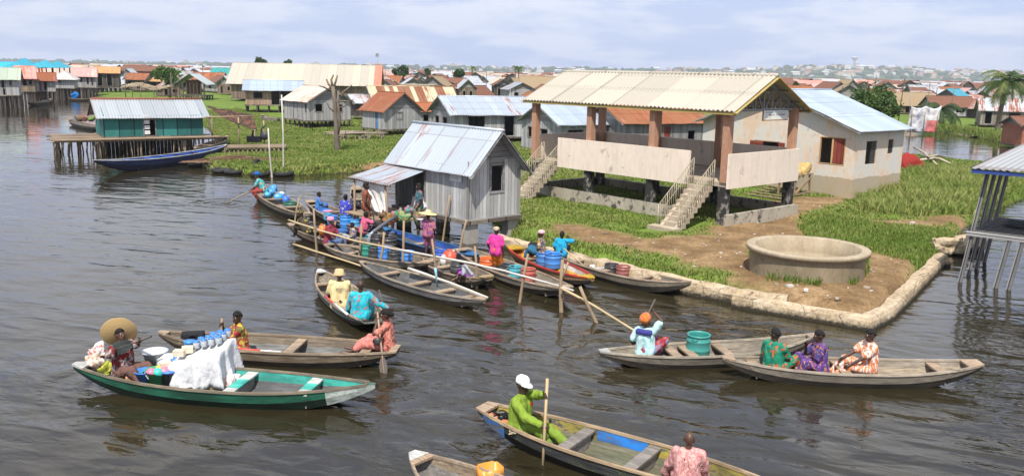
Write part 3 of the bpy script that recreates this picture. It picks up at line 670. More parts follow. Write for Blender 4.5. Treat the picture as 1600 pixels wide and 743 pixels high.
for y in (0, 4.25, 8.45, PL):
    m = MB(); gw = .11; zt = pzr-.22
    m.beam((-.1, y, tz), (PW+.1, y, tz), gw, gw)
    for sgn in (0, 1):
        e = -.1 if not sgn else PW+.1; m.beam((e, y, tz+.05), (PW/2, y, zt), gw, gw, up=(0, 1, 0))
        for k in (1, 2, 3):
            f_ = k/4; x = e+(PW/2-e)*f_; z = tz+.1+(zt-tz-.1)*f_; m.beam((x, y+.005, tz), (x, y+.005, z), .07)
            x2 = e+(PW/2-e)*(k-1)/4; m.beam((x, y-.005, z-.03) if k < 3 else (x, y-.005, z-.03), (x+(.6 if not sgn else -.6), y-.005, tz), .06, up=(0, 1, 0))
    m.beam((PW/2, y, tz), (PW/2, y, zt), .07); m.build('roof_truss', m_plank((.42, .42, .41), (.27, .265, .26), .3, .3), pav)
m = MB()
for x in (-.35, .5, 1.6, PW-1.6, PW-.5, PW+.35): z = pze+min(x+ovx, PW+ovx-x)*sl-.1; m.box(x-.04, x+.04, -ovy+.05, PL+ovy-.05, z-.06, z)
m.build('purlin', POSTW, pav)
# sign under the gable
sgn = thing('sign_board', 'white painted sign board hanging under the pavilion gable', 'sign', (pf.x, pf.y, 0), PHI)
x0, x1 = LX(pw(0, .1, tz), V2, 1188), LX(pw(0, .1, tz), V2, 1226); zb_, zt_ = HZ(pw(x0, .1), 187), HZ(pw(x0, .1), 173)
m = MB(); m.box(x0, x1, -.10, -.07, zb_, zt_); m.build('board', m_plain((.70, .69, .64), .6, .1), sgn)
m = MB(); h_ = (zt_-zb_); fr_ = lambda a, b, c, d: (a, b, -.107, -.099, c, d)
lettering(m, x0+.15, x1-.2, zt_-h_*.27, h_*.14, 1, fr_, 5, 0); m.build('lettering', m_plain((.35, .36, .40), .7), sgn)
m = MB(); lettering(m, x0+.45, x1-.15, zt_-h_*.57, h_*.19, 1, fr_, 9, 0); m.build('bold_lettering', m_plain((.03, .03, .03), .7), sgn)
m = MB(); lettering(m, x0+.2, x0+.6, zt_-h_*.8, h_*.12, 1, fr_, 2, 0); m.build('small_lettering', m_plain((.5, .42, .12), .7), sgn)
m = MB(); m.beam((x0-.02, -.085, zb_-.03), (x1+.02, -.085, zb_-.03), .05); m.beam((x0-.03, -.085, zb_-.05), (x0-.03, -.085, zt_+.02), .05); m.build('sign_frame', m_plain((.36, .2, .12), .7), sgn)
# ---- rendered house with blue tin roof
hc = P2(at(1330, 307, .5)); HLx = LX((hc.x, hc.y, .5), V2, 1404); HLy = 10.6
hze = HZ(hc, 201); hzr = HZ(hc+U2*(HLy/2)-V2*.3, 140)
lu = lambda px, z=2.6: LX((hc.x, hc.y, z), U2, px); fu = lambda px, z=2.6: LX((hc.x, hc.y, z), V2, px)
z1 = lambda u, d, py: HZ(hc+d*u, py)
a0, a1 = lu(1318), lu(1281); b0, b1 = fu(1352), fu(1368); c0, c1 = fu(1386), fu(1394); d0, d1 = lu(1216), lu(1180)
RENDER = NT('render'); n = RENDER; o = n.pos(); x, y, z = n.sep(o)
f = n.noise(n.scale(o, (.9, .9, .55)), 1., 6, .62); g = n.noise(n.scale(o, (5, 5, 2.)), 1., 5, .65); st_ = n.noise(n.scale(o, (3.2, 3.2, .28), (4, 1, 0)), 1., 5, .6)
c = n.ramp(n.math('ADD', n.math('MULTIPLY', f, .65), n.math('MULTIPLY', g, .35)), [(.41, (.50, .50, .46)), (.48, (.57, .51, .43)), (.56, (.58, .44, .32))])
c = n.mix(n.ramp(st_, [(.54, 0.), (.64, .5)]), c, (.50, .51, .50)); blk = n.noise(n.scale(o, (1.8, 1.8, 1.7), (8, 3, 5)), 1., 7, .7)
c = n.mix(n.ramp(blk, [(.6, 0.), (.66, .65)]), c, (.29, .31, .31)); band = n.ramp(n.math('ADD', z, n.math('MULTIPLY', n.math('SUBTRACT', f, .5), .7)), [(0, 0.), (1, 1.)])
zz = n.math('LESS_THAN', n.math('ADD', z, n.math('MULTIPLY', n.math('SUBTRACT', f, .5), .5)), 1.5); c = n.mix(n.math('MULTIPLY', zz, .75), c, (.30, .235, .14)); n.bump(g, .3, .015); RENDER = n.done(c, .88)
SHUT = m_plank((.25, .055, .035), (.15, .03, .02), .28, .3); SHUTL = m_plank((.27, .06, .03), (.13, .025, .015), .14, .2, horiz=True)
dz0 = 1.05; zt2 = z1(a0, U2, 217)
rh = gable('rendered_house', 'rendered masonry house with peeling peach and grey walls and pale blue tin roof', hc, PHI, HLx, HLy, -.2, hze, hzr, 'x', RENDER, BLUETIN, .45, .5,
           [('l', a0, a1, z1(a0, U2, 257), zt2), ('f', b0, b1, z1(b0, V2, 257), z1(b0, V2, 221)), ('f', c0, c1, z1(c0, V2, 240), z1(c0, V2, 218)), ('l', d0, d1, dz0, dz0+2.2)], None, frames=False, gmat=RENDER, floor=False, per=.22, amp=.02, rowl=2.4)
m = MB(); m.box(.1, HLx-.1, .1, HLy-.1, .2, .9); m.build('floor', STAIRC, rh)
# louvred and boarded shutters
def louvre(parent, face, u0, u1, za, zb, mat, name='louvre'):
    mb = MB(); k = max(4, int((zb-za)/.085))
    for i in range(k):
        z_ = za+(zb-za)*(i+.5)/k
        if face == 'f': mb.beam((u0, .04, z_), (u1, .04, z_), .012, .085, up=(0, -.7, .7))
        else: mb.beam((.04, u0, z_), (.04, u1, z_), .012, .085, up=(-.7, 0, .7))
    return mb.build(name, mat, parent)
wf = frame(rh, 'l', HLx, HLy, (a0, a1, z1(a0, U2, 257), zt2), m_plain((.45, .27, .12), .6), .05, .02)
leaf(wf, 'l', HLx, HLy, a0+.03, (a0*.54+a1*.46), z1(a0, U2, 256), zt2-.03, SHUT, -.01, 'shutter'); mm = (a0*.54+a1*.46)
m = MB(); m.box(-.03, .03, mm, mm+.1, z1(a0, U2, 257)+.02, zt2-.02); m.build('mullion', m_plain((.5, .33, .16), .6), wf)
louvre(rh, 'f', b0+(b1-b0)*.5, b1-.03, z1(b0, V2, 256), z1(b0, V2, 222), m_plain((.16, .16, .15), .6)); louvre(rh, 'f', c0+.02, c1-.02, z1(c0, V2, 239), z1(c0, V2, 219), m_plain((.10, .10, .095), .6))
df = frame(rh, 'l', HLx, HLy, (d0, d1, dz0, dz0+2.2), m_plain((.40, .3, .22), .7), .07, .03, 'door_frame')
leaf(df, 'l', HLx, HLy, (d0+d1)/2+.25, d1+.35, dz0+.9, dz0+2.2, SHUTL, -.1, 'louvred_door'); leaf(df, 'l', HLx, HLy, d0-.45, d0-.02, dz0, dz0+2.2, SHUT, -.1, 'door')
wq = lu(1125); wp = lu(1148); zq = HZ(hc+U2*wq, 205); louvre(rh, 'l', wp, wq, zq-.2, HZ(hc+U2*wp, 207)+.0, m_plain((.3, .32, .36), .5), 'louvred_vent') if wq < HLy else None
# ---- teal plank house on stilts with a pole deck
def yawdir(a): a = R_(a); return Vector((math.cos(a), math.sin(a), 0)), Vector((-math.sin(a), math.cos(a), 0))
tp = at(163, 214, 1.45); TA = 32.; tX, tY = yawdir(TA); tp = P2(tp); tL = LX((tp.x, tp.y, 1.45), tX, 318); tze = HZ(tp, 181); tD = 5.2; tzr = HZ(tp+tY*tD/2, 155)
td0 = LX((tp.x, tp.y, 1.5), tX, 226); td1 = LX((tp.x, tp.y, 1.5), tX, 243)
th_ = gable('stilt_house', 'teal plank house with pale tin roof on a pole platform over the water', tp, R_(TA), tL, tD, 1.45, tze, tzr, 'x', TEALW, m_tin((.36, .385, .40), RUST, .10, .9, 4.), .45, .55,
            [('f', td0, td1, 1.5, tze-.35)], None, per=.22, amp=.022, gmat=TEALW, seed=8, fascia=POLEW, rowl=4.)
m = MB(); [m.box(td0+.02, td0+.42, -.06, .0, 1.6+.42*k, 1.9+.42*k) for k in range(4)]; m.build('door_panel', m_plain((.6, .6, .58), .6), th_)
m = MB(); m.tube([(-.5, tD/2, tzr+.03), (tL+.5, tD/2, tzr+.03)], .1, 8); m.build('roof_ridge', m_plain((.25, .09, .05), .8, .5, 3), th_)
dk = thing('pole_deck', 'pole deck of split bamboo round the teal house on thin stilts', 'deck', (tp.x, tp.y, 0), R_(TA))
zd = 1.36
for i in range(12):
    m = MB(); y = -1.5+i*.56; xr = tL+1.1 if y < -.2 else .0; m.beam((-3.7+random.uniform(-.4, .3), y, zd+random.uniform(-.03, .02)), (xr+random.uniform(-.2, .6), y+random.uniform(-.1, .1), zd+random.uniform(-.03, .03)), .5, .06, up=(0, 0, 1)); m.build('deck_board', TIMBER if y < -.6 and y > -1.2 else POLEW, dk)
for i in range(3):
    m = MB(); m.tube([(-3.8, -1.55+i*3, zd-.1), (0, -1.5+i*3, zd-.12), (tL+1.2, -1.5+i*2.2, zd-.1)], .06, 6); m.build('bearer', POLEW, dk)
for k in range(70):
    x = random.uniform(-3.6, tL+1.); y = random.choice((-1.5, -1.4, -.6, 1.5, 3.2, 4.8)) if x > 0 else random.uniform(-1.5, 4.6)
    m = MB(); dx, dy = random.uniform(-.25, .25), random.uniform(-.15, .15); m.tube([(x+dx, y+dy, -.6), (x+dx*.4, y, .5), (x, y, zd-.03)], random.uniform(.035, .07), 6); m.build('stilt', POLEW, dk)
for i in range(26): m = MB(); x = -.1+tL*i/25; m.box(x, x+tL/25*.93, tD+.2, tD+.25, -.2, 1.3-random.random()*.15); m.build('shade_board', DARKW, dk)  # dark planks added behind the stilts to stand in for shade under the deck
m = MB(); m.tube([(tL+.6, -.5, 1.3), (tL+.45, -.45, 2.2), (tL+.65, -.4, tze+.1)], .05, 6); m.build('crooked_post', POSTW, dk)
pp = at(90, 240, 0); m = MB(); m.tube([(0, 0, -.5), (.06, 0, .1), (0, 0, .85)], [.13, .15, .12], 8); m.ell((.12, 0, .1), (.14, .14, .18)); tag(m.build('mooring_stump', m_plain((.03, .028, .025), .7), None, (pp.x, pp.y, 0)), 'short dark stump sticking out of the water left of the teal house', 'stump')
PH = math.degrees(PHI)
DK = m_dark()
def mk(name, label, px, py, zg, px2, ang, D, fl, eave, rrow, ridge='y', holes=(), **k):
    p = P2(at(px, py, zg)); X, Y = yawdir(ang); L = LX((p.x, p.y, zg+1), X, px2)
    D = LX((p.x, p.y, zg+1), Y, D[0]) if isinstance(D, tuple) else D
    ze = HZ(p, eave); zr = HZ(p+X*L/2 if ridge == 'y' else p+Y*D/2, rrow); zr = max(zr, ze+.5)
    hh = [(h[0], h[1]*(L if h[0] in 'fb' else D), h[2]*(L if h[0] in 'fb' else D), fl+h[3]*(ze-fl), fl+h[4]*(ze-fl), *h[5:]) for h in holes]
    k.setdefault('zg', zg); return gable(name, label, p, R_(ang), L, D, fl, ze, zr, ridge, holes=hh, **k)
mk('plank_house', 'whitewashed plank house on stilts with cream rusting roof behind the dead tree', 482, 203, .3, 548, PH, (444,), 1.35, 157, 135, 'y',
   [('f', .17, .33, .45, .8), ('f', .66, .8, .42, .78), ('l', .42, .6, .02, .8, 'shut', PALEW), ('l', .06, .11, .45, .8)], wall=PALEW, roof=m_tin((.60, .52, .44), (.38, .2, .13), .3, .8, 2.5), stilt=(4, 6), per=.25, seed=4)
rs = mk('plank_shed', 'grey plank shed with rust-brown roof and blue door post beside the woven deck', 600, 216, .3, 657, PH, (566,), 1.2, 171, 145, 'y',
   [('f', .35, .5, .5, .83, 'shut', GREYW), ('l', .28, .36, .02, .92, 'shut', m_plain((.04, .22, .52), .6))], wall=GREYW, roof=m_tin((.38, .17, .09), (.24, .085, .04), .75, .8, 2.5), stilt=(3, 3), per=.25, seed=6, fascia=TIMBER)
mk('long_house', 'long plank house with striped rust and cream tin roof', 588, 190, .3, 716, 24, 7., 1., 164, 134, 'x', [('f', .3, .36, .2, .8)], wall=PALEW, roof=STRIPE, stilt=None, per=.3, sub=4, rowl=9)
mk('plank_shack', 'small plank shack with orange-rust roof behind the brown-roofed shed', 652, 206, .3, 690, 30, 4.5, 1., 173, 160, 'x', [('f', .25, .45, .3, .7)], wall=GREYW, roof=m_tin((.45, .19, .08), (.30, .10, .04), .6, .8, 9.), per=.25, sub=4)
mk('plank_house', 'long grey plank house with silver tin roof behind the kiosk', 707, 224, .4, 842, 19, (674,), 1.0, 177, 150, 'x',
   [('f', .18, .36, .32, .86, 'open'), ('f', .59, .7, .05, .9), ('l', .25, .45, .4, .75), ('l', .62, .8, .4, .75)], wall=GREYW, roof=m_tin((.40, .45, .50), RUST, .22, .9, 9.), stilt=None, per=.25, seed=9, ov=.5)
mk('plank_house', 'grey plank house with silver roof between the pavilion columns', 873, 241, .45, 972, 30, (815,), .6, 192, 163, 'x',
   [('f', .14, .36, .35, .75), ('l', .3, .48, .05, .72, 'open'), ('l', .68, .82, .4, .75)], wall=GREYW, roof=m_tin((.38, .44, .51), (.40, .33, .3), .12, .9, 9.), stilt=None, per=.25, seed=12, ov=.45)
mk('plank_house', 'grey plank house with bright rust-orange roof seen under the pavilion roof', 973, 243, .45, 1106, 24, 6.5, .6, 190, 162, 'x', [('f', .46, .54, .08, .85, 'shut', SHUT), ('f', .75, .83, .3, .7)], wall=m_plank((.27, .26, .25), (.16, .155, .15), .2, .3), roof=RUSTO, per=.25, seed=14, ov=.45)
mk('plank_house', 'plank house with blue tin roof and green trim above the grassy bank', 384, 176, .4, 472, 14, 6., 1.6, 138, 125, 'x',
   [('f', .15, .3, .4, .78), ('f', .46, .6, .02, .95), ('f', .62, .86, .02, .95)], wall=PINKW, roof=m_tin((.38, .45, .53), RUST, .06, 1., 9.), fascia=m_plain((.02, .16, .13), .6), stilt=(6, 4), per=.25, seed=15, ov=.8)
mk('open_hall', 'huge cream tin-roofed open hall towering over the plank houses', 362, 158, .4, 577, 6, 13., 1.0, 127, 98, 'x', wall=BROWNW, roof=CREAM_TIN, skip='', per=.5, amp=.03, sub=3, seed=17, rowl=9, ov=.9, og=.9, stilt=None)
oh = bpy.data.objects['open_hall']; rfm = [c for c in oh.children if c.name.startswith('roof')][0]; bb = [Vector(v) for v in rfm.bound_box]; xr = max(v.x for v in bb); z0_, z1_ = min(v.z for v in bb), max(v.z for v in bb); y0_ = min(v.y for v in bb); ym_ = (y0_+max(v.y for v in bb))/2
m = MB(); m.sheet((xr, y0_, z0_+.05), (xr+1.5, y0_, z0_+.05), (xr+1.5, ym_, z1_+.03), (xr, ym_, z1_+.03), per=.5, amp=.03, rowl=9., sub=3); m.sheet((xr+1.5, 2*ym_-y0_, z0_+.05), (xr, 2*ym_-y0_, z0_+.05), (xr, ym_, z1_+.03), (xr+1.5, ym_, z1_+.03), per=.5, amp=.03, rowl=9., sub=3); m.build('salmon_roof_strip', m_tin((.55, .22, .14), (.4, .15, .1), .3, .8, 9.), oh)
mk('plank_shack', 'grey lean-to shack wedged between whitewashed house and brown-roofed shed', 556, 188, .4, 580, 30, 4., 1., 160, 148, 'x', wall=DARKW, roof=m_tin((.5, .53, .56), RUST, .3, .8, 9.), per=.3, sub=4)
# woven deck in front of the shed
wd = thing('brush_deck', 'low deck of dry sticks on stakes in front of the brown-roofed shed', 'deck', P2(at(514, 222, .3)), R_(24))
for i in range(40):
    m = MB(); y = random.uniform(0, 3.2); x = random.uniform(0, 3); m.tube([(x, y, .95+random.uniform(0, .2)), (x+random.uniform(2, 3.6), y+random.uniform(-.5, .5), .95+random.uniform(0, .2))], .05, 5); m.build('stick', m_plank((.30, .24, .18), (.16, .13, .1), .5, .4), wd)
for i in range(26): m = MB(); x, y = random.uniform(0, 6), random.choice((0, 0, .1, 1.6, 3.)); m.tube([(x, y, -.3), (x+random.uniform(-.1, .1), y, .97)], .06, 6); m.build('stake', POSTW, wd)
# ---- right-hand shelter over the water
rp_ = at(1497, 440, 0); RA = -38.; rX, rY = yawdir(RA)
sh = thing('water_shelter', 'open shelter with grey tin roof, slatted deck and leaning posts in the water', 'shelter', (rp_.x, rp_.y, 0), R_(RA))
SW, SD = 5.4, 4.6; zdk = HZ(P2(rp_)+rX*.25, 364); zrf = HZ(P2(rp_)+rX*.6, 263); lean = lambda z: .13*z
GREYP = m_plank((.30, .29, .28), (.16, .155, .15), .5, .3)
for j, y in enumerate((0, 1.5, 3.0, SD)):
    for x in ((0, 2.5, 5.) if j in (0,) else (0, 5.) if j < 3 else (0, 1.6, 3.4, 5.)):
        m = MB(); m.beam((x, y, -.5), (x+lean(zrf), y, zrf+.05), .13); m.build('post', GREYP, sh)
for x in (1.25, 1.65): m = MB(); m.beam((x-.1, -.05, -.5), (x+.2, -.05, zdk-.1), .15); m.build('post', GREYP, sh)
m = MB(); m.beam((.1, -.1, zdk), (5.6, -.1, zdk-.05), .1, .16); m.build('edge_beam', m_plank((.42, .41, .4), (.28, .27, .26), .5, .3), sh)
for i in range(15): y = .12+i*.31; m = MB(); m.beam((.1+random.uniform(-.2, .25), y, zdk+.03), (5.6, y+random.uniform(-.05, .05), zdk+.02), .12, .05); m.build('deck_slat', GREYP, sh)
x0, x1, y0, y1 = lean(zrf)-.5, 6.2, -.6, SD+.6; zt_ = zrf+1.75; ym = (y0+y1)/2; k = 2.7
sheets(sh, [((x0, y0, zrf), (x1, y0, zrf), (x1, ym, zt_), (x0+k, ym, zt_)), ((x1, y1, zrf), (x0, y1, zrf), (x0+k, ym, zt_), (x1, ym, zt_)), ((x0, y1, zrf), (x0, y0, zrf), (x0+k, ym, zt_), (x0+k, ym, zt_))], m_tin((.27, .28, .29), RUST, .05, 2.5, 9., rough=.55), .22, .025, 21, 9.)
m = MB(); m.box(x0+.05, x1, y0+.04, y0+.09, zrf-.16, zrf-.03); m.box(x0+.05, x0+.1, y0+.09, y1, zrf-.16, zrf-.03); m.build('eave_board', m_plain((.03, .06, .22), .6), sh)
m = MB(); NXc = 14
vs = [(.9+2.2*i/NXc, 1.9+1.3*j/8, zdk+.12+.12*math.sin(i*.9)*math.sin(j*.8)+.06*random.random()) for j in range(9) for i in range(NXc+1)]
m.add(vs, [(j*(NXc+1)+i, j*(NXc+1)+i+1, (j+1)*(NXc+1)+i+1, (j+1)*(NXc+1)+i) for j in range(8) for i in range(NXc)], None, 0, True); ob = m.build('dark_tarpaulin', m_cloth((.05, .055, .06)), None, sh.location); ob.rotation_euler = sh.rotation_euler; s_ = ob.modifiers.new('s', 'SOLIDIFY'); s_.thickness = .03
tag(ob, 'crumpled dark tarpaulin lying on the slatted deck at the right', 'tarpaulin')
# ---- houses at the far right and pond bank
mk('stilt_house', 'low grey house with silver and rust roof behind the tall coconut palm', 1530, 200, .3, 1680, -22, 6., .9, 171, 152, 'x', [('f', .05, .12, .05, .85), ('f', .30, .42, .3, .8), ('f', .66, .72, .05, .9)], wall=m_plank((.33, .28, .23), (.2, .17, .14), .3, .3), roof=m_tin((.50, .53, .55), RUST, .38, .9, 9.), stilt=(8, 3), per=.3, sub=4, seed=30)
hb = P2(at(1595, 226, .4)); gable('brick_shed', 'small brick-red shed cut by the right edge above the shelter roof', hb, R_(0), 5, 4, .3, 2.6, 3.4, 'x', m_plain((.30, .12, .07), .8, .3, 5), RUSTY, per=.3, sub=4)
# ---- left row of stilt houses along the channel
def left_house(label, px, py, px2, ang, D, fl, eave, rrow, ridge, wall, roof, holes, style='gable', name='stilt_house', stilt=(9, 4), **k):
    return mk(name, label, px, py, 0., px2, ang, D, fl, eave, rrow, ridge, holes, wall=wall, roof=roof, stilt=stilt, per=.45, amp=.03, sub=3, rowl=9., style=style, group=None, stw=.22, ov=.6, **k)
left_house('grey stilt house with pale green roof at the left edge of the channel', -46, 169, 31, 27, 9, 2.0, 122, 105, 'x', PALEW, GREENTIN, [('f', .66, .71, .45, .95), ('f', .68, .72, .02, .4), ('f', .83, .86, .6, .95)], stilt=(11, 4))
left_house('stilt house with salmon and green striped roof and a balcony of poles', 29, 163, 56, 29, 9, 2.2, 121, 103, 'x', m_plank((.34, .25, .17), (.2, .15, .1), .3, .3), PINKTIN, [('f', .1, .2, .4, .9), ('f', .35, .55, .4, .9), ('f', .7, .85, .5, .9)], stilt=(6, 4))
left_house('small stilt house with rust-brown roof next to a white sheet', 53, 160, 88, 30, 9, 2.0, 125, 113, 'x', GREYW, m_tin((.36, .13, .06), RUST, .85, .9, 9.), [('f', .3, .4, .05, .8, 'shut', SHUT), ('f', .5, .62, .1, .9)], stilt=(6, 4))
left_house('grey stilt house under a pale hip roof at the end of the channel', 84, 155, 117, 22, 8, 2.2, 121, 110, 'x', GREYW, m_tin((.55, .53, .50), (.45, .33, .25), .3, 1.2, 9.), [('f', .28, .4, .55, .9)], style='hip', stilt=(7, 4))
left_house('grey stilt house with long pale pink roof at the channel bend', 116, 151, 151, 24, 8, 2.0, 118, 105, 'x', m_plank((.40, .38, .36), (.26, .24, .22), .3, .3), m_tin((.62, .33, .28), (.55, .45, .38), .35, 1.0, 9.), [('f', .3, .4, .45, .85), ('f', .6, .68, .3, .9), ('f', .8, .86, .2, .9)], stilt=(7, 4))
left_house('stilt house with long pink and cream roof behind the hip-roofed one', 54, 148, 120, 24, 9, 2.2, 114, 105, 'x', GREYW, m_tin((.62, .45, .34), (.50, .18, .12), .4, 2.5, 9.), [], stilt=None)
left_house('plank house with faded orange roof and dim porch past the channel bend', 150, 147, 187, 22, 8, 1.6, 113, 104, 'x', DARKW, ORANGETIN, [('f', .1, .3, .1, .9), ('f', .5, .7, .1, .9)], stilt=(6, 3))
left_house('pale grey gable house with blue-grey roof behind the cluttered yard', 186, 142, 212, 12, 7, 1.4, 118, 107, 'y', PALEW, m_tin((.45, .52, .54), RUST, .1, .9, 9.), [('f', .5, .62, .3, .6)], stilt=(4, 3), name='plank_house')
left_house('long dark house under a rust-red ridge roof behind the green bush', 192, 137, 250, 3, 9, 1.2, 110, 103, 'x', DARKW, RUSTY, [('f', .1, .3, .1, .9), ('f', .5, .7, .1, .9)], stilt=None, name='plank_house')
left_house('low shack with red-rust roof and awning beside the thatched shelter', 196, 146, 226, 5, 7, 1.0, 123, 114, 'x', BROWNW, RUSTO, [('f', .15, .4, .1, .8), ('f', .6, .8, .1, .8)], stilt=None, name='plank_shack')
left_house('plank shack with orange tin awning between rust-red shack and frame shed', 226, 146, 264, 4, 5, 1.0, 126, 121, 'x', DARKW, m_tin((.52, .30, .12), RUST, .3, .9, 9.), [('f', .2, .5, .1, .9), ('f', .6, .9, .1, .9)], stilt=None, name='plank_shack')
left_house('grey house with broad rust-orange roof left of the cream hall', 300, 146, 346, 8, 9, 1.2, 123, 113, 'x', PALEW, m_tin((.45, .17, .07), RUST, .55, .9, 9.), [('f', .5, .6, .2, .8)], stilt=(6, 3), name='plank_house')
left_house('house with sea-green roof half hidden by the cream hall', 330, 141, 356, 5, 8, 1.2, 115, 106, 'x', PALEW, TEALTIN, [], stilt=None, name='plank_house')
fs_ = left_house('skeleton shed of bare poles under a small pale gable roof', 276, 159, 320, 8, 8, 1.2, 129, 115, 'y', BROWNW, m_tin((.50, .56, .53), RUST, .08, .9, 9.), [], stilt=(6, 4), skip='fblr', name='frame_shed')
q = fs_; X, Y = yawdir(8)
Ls = LX((q.location.x, q.location.y, 1.), X, 320)
for i in range(9):
    m = MB(); x = Ls*i/8; m.beam((x, 0, 1.0), (x, 0, HZ(q.location, 129)), .16); m.build('pole', POSTW, q)
m = MB(); m.box(Ls*.2, Ls*.75, 4, 4.08, 1.4, 4.2); m.build('back_panel', m_plank((.30, .14, .08), (.18, .08, .05), .6, .3), q)
# thatched shelter
tp2 = P2(at(196, 155, .3)); ts = thing('thatched_shelter', 'ragged thatched shelter on thin poles behind the teal house', 'shelter', tp2, R_(3))
m = MB(); rr = random.Random(4)
LT = LX((tp2.x, tp2.y, 2.), yawdir(3)[0], 264)
for i in range(700):
    x = rr.uniform(-.5, LT+.5); y = rr.uniform(-.6, 4.2); z = 2.75+.35*math.sin(x*.8)+.5*(1-abs(y-1.8)/2.2)+rr.uniform(-.1, .1); a = rr.uniform(-.8, .8); l = rr.uniform(.5, 1.1)
    p = Vector((x, y, z)); d = Vector((math.sin(a)*l, -math.cos(a)*l, -.28)); w = Vector((.06, .02, 0)); m.add([p-w, p+w, p+d+w*.3, p+d-w*.3], [(0, 1, 2, 3)])
m.build('thatch', m_plain((.33, .26, .17), .9, .5, 2), ts)
for x, y in ((0, 0), (LT*.35, 0), (LT*.7, .1), (LT, 0), (0, 3.6), (LT*.5, 3.6), (LT, 3.6)): m = MB(); m.tube([(x, y, 0), (x+.1, y, 2.9)], .07, 6); m.build('pole', POSTW, ts)
# blue tarpaulin tents far left
for px, w, pk, lab in ((40, 50, 91, 'largest of the three turquoise pyramid roofs'), (72, 42, 94, 'middle turquoise pyramid roof, pale at its edge'), (91, 36, 95, 'smallest turquoise pyramid roof, farthest right')):
    p = aty(px, 112, 190); W_ = w/FPX*190; m = MB(); zt = HZ((p.x, p.y), pk); z0 = HZ((p.x, p.y), 106)
    t_ = thing('pyramid_roof', lab, 'roof', (p.x, p.y, 0), R_(10)); m.lathe([(W_*.72, z0), (W_*.45, z0+(zt-z0)*.36), (W_*.2, z0+(zt-z0)*.72), (.2, zt)], 4, (0, 0, 0), Matrix.Rotation(PI/4, 4, 'Z')); m.build('canopy', TURQ, t_, smooth=False)
    for k in range(4): a = PI/4+k*PI/2+PI/4*0; mm_ = MB(); mm_.beam((math.cos(a)*W_*.5, math.sin(a)*W_*.5, .2), (math.cos(a)*W_*.5, math.sin(a)*W_*.5, z0+.4), .2); mm_.build('post', POSTW, t_)
p = aty(-12, 110, 205); gable('market_hall', 'long hall with bright blue roof at the far left edge', P2(p), R_(2), 8.2, 7, .5, HZ((p.x, p.y), 104.5), HZ((p.x, p.y), 96.5), 'x', PALEW, m_tin((.02, .33, .62), (.03, .40, .66), .3, 2, 9., metal=0.), per=.5, amp=.03, sub=3, og=2., rowl=9)
# ---- retaining walls of the yard
WALLC = NT('sandstone'); n = WALLC; o = n.pos(); f = n.noise(o, 1.3, 6, .65); g = n.noise(o, 9., 5, .7); z = n.sep(o)[2]
c = n.ramp(n.math('ADD', n.math('MULTIPLY', f, .5), n.math('MULTIPLY', g, .5)), [(.36, (.20, .145, .085)), (.5, (.40, .31, .2)), (.64, (.52, .43, .31))])
c = n.mix(n.ramp(n.noise(n.scale(o, (1, 1, 1), (5, 2, 1)), 3.4, 6, .7), [(.6, 0.), (.68, .8)]), c, (.07, .06, .045))
wl = n.math('ADD', z, n.math('MULTIPLY', n.math('SUBTRACT', g, .5), .25)); c = n.mix(n.ramp(wl, [(.06, 1.), (.2, 0.)]), c, (.035, .03, .02)); ck = n.vor(n.mix(.12, o, n.A('ShaderNodeTexNoise').outputs['Color']), .75, 'Distance', 1., 'DISTANCE_TO_EDGE'); c = n.mix(n.math('MULTIPLY', n.math('LESS_THAN', ck, .009), .6), c, (.06, .05, .04)); n.bump(n.math('ADD', f, g), .8, .05); WALLC = n.done(c, .92)
def wall_strip(name, label, pts, w, zt, seed, rough=.05, cat='wall'):
    P = [Vector(p[:2]) for p in pts]; Q = []
    for a, b in zip(P, P[1:]):
        k = max(2, int((b-a).length/.3)); Q += [a.lerp(b, i/k) for i in range(k)]
    Q.append(P[-1]); vs = []; fs = []; K = 8
    for i, q in enumerate(Q):
        t = (Q[min(i+1, len(Q)-1)]-Q[max(i-1, 0)]).normalized(); nn = Vector((-t.y, t.x))   # to the left = landward
        sec = [(-.04, -.6), (-.02, .1), (0, zt*.75), (.05, zt), (w*.5, zt+.03), (w-.04, zt), (w, zt*.8), (w, -.3)]
        for j, (a, z) in enumerate(sec):
            r1 = mnoise.noise(Vector((q.x*1.1+seed, q.y*1.1, j*.9)))*rough*1.6+mnoise.noise(Vector((q.x*4.1+seed, q.y*4.1, j*1.9)))*rough
            p = q+nn*(a+r1); vs.append((p.x, p.y, z+(r1*1.2 if 2 <= j <= 6 else 0)))
    for i in range(len(Q)-1):
        for j in range(K-1): fs.append((i*K+j, (i+1)*K+j, (i+1)*K+j+1, i*K+j+1))
    fs += [tuple(range(K)), tuple((len(Q)-1)*K+j for j in range(K-1, -1, -1))]
    m = MB(); m.add(vs, fs, None, 0, False); return tag(m.build(name, WALLC), label, cat)
wall_strip('retaining_wall', 'crumbling weathered stone wall along the water below the long boat', [at(*q) for q in ((770, 378, .1), (800, 389, .1), (900, 413, .1), (985, 434, .1), (1075, 455, .1), (1150, 470, .1), (1228, 480, .1))], .5, .42, 3, .04)
wall_strip('kerb_wall', 'square-edged stone kerb wall turning the corner round the concrete basin', [at(*q) for q in ((1143, 474, .1), (1250, 493, .1), (1361, 512, .1), (1396, 494, .1), (1434, 455, .1), (1480, 407, .1))], .46, .36, 9, .022)
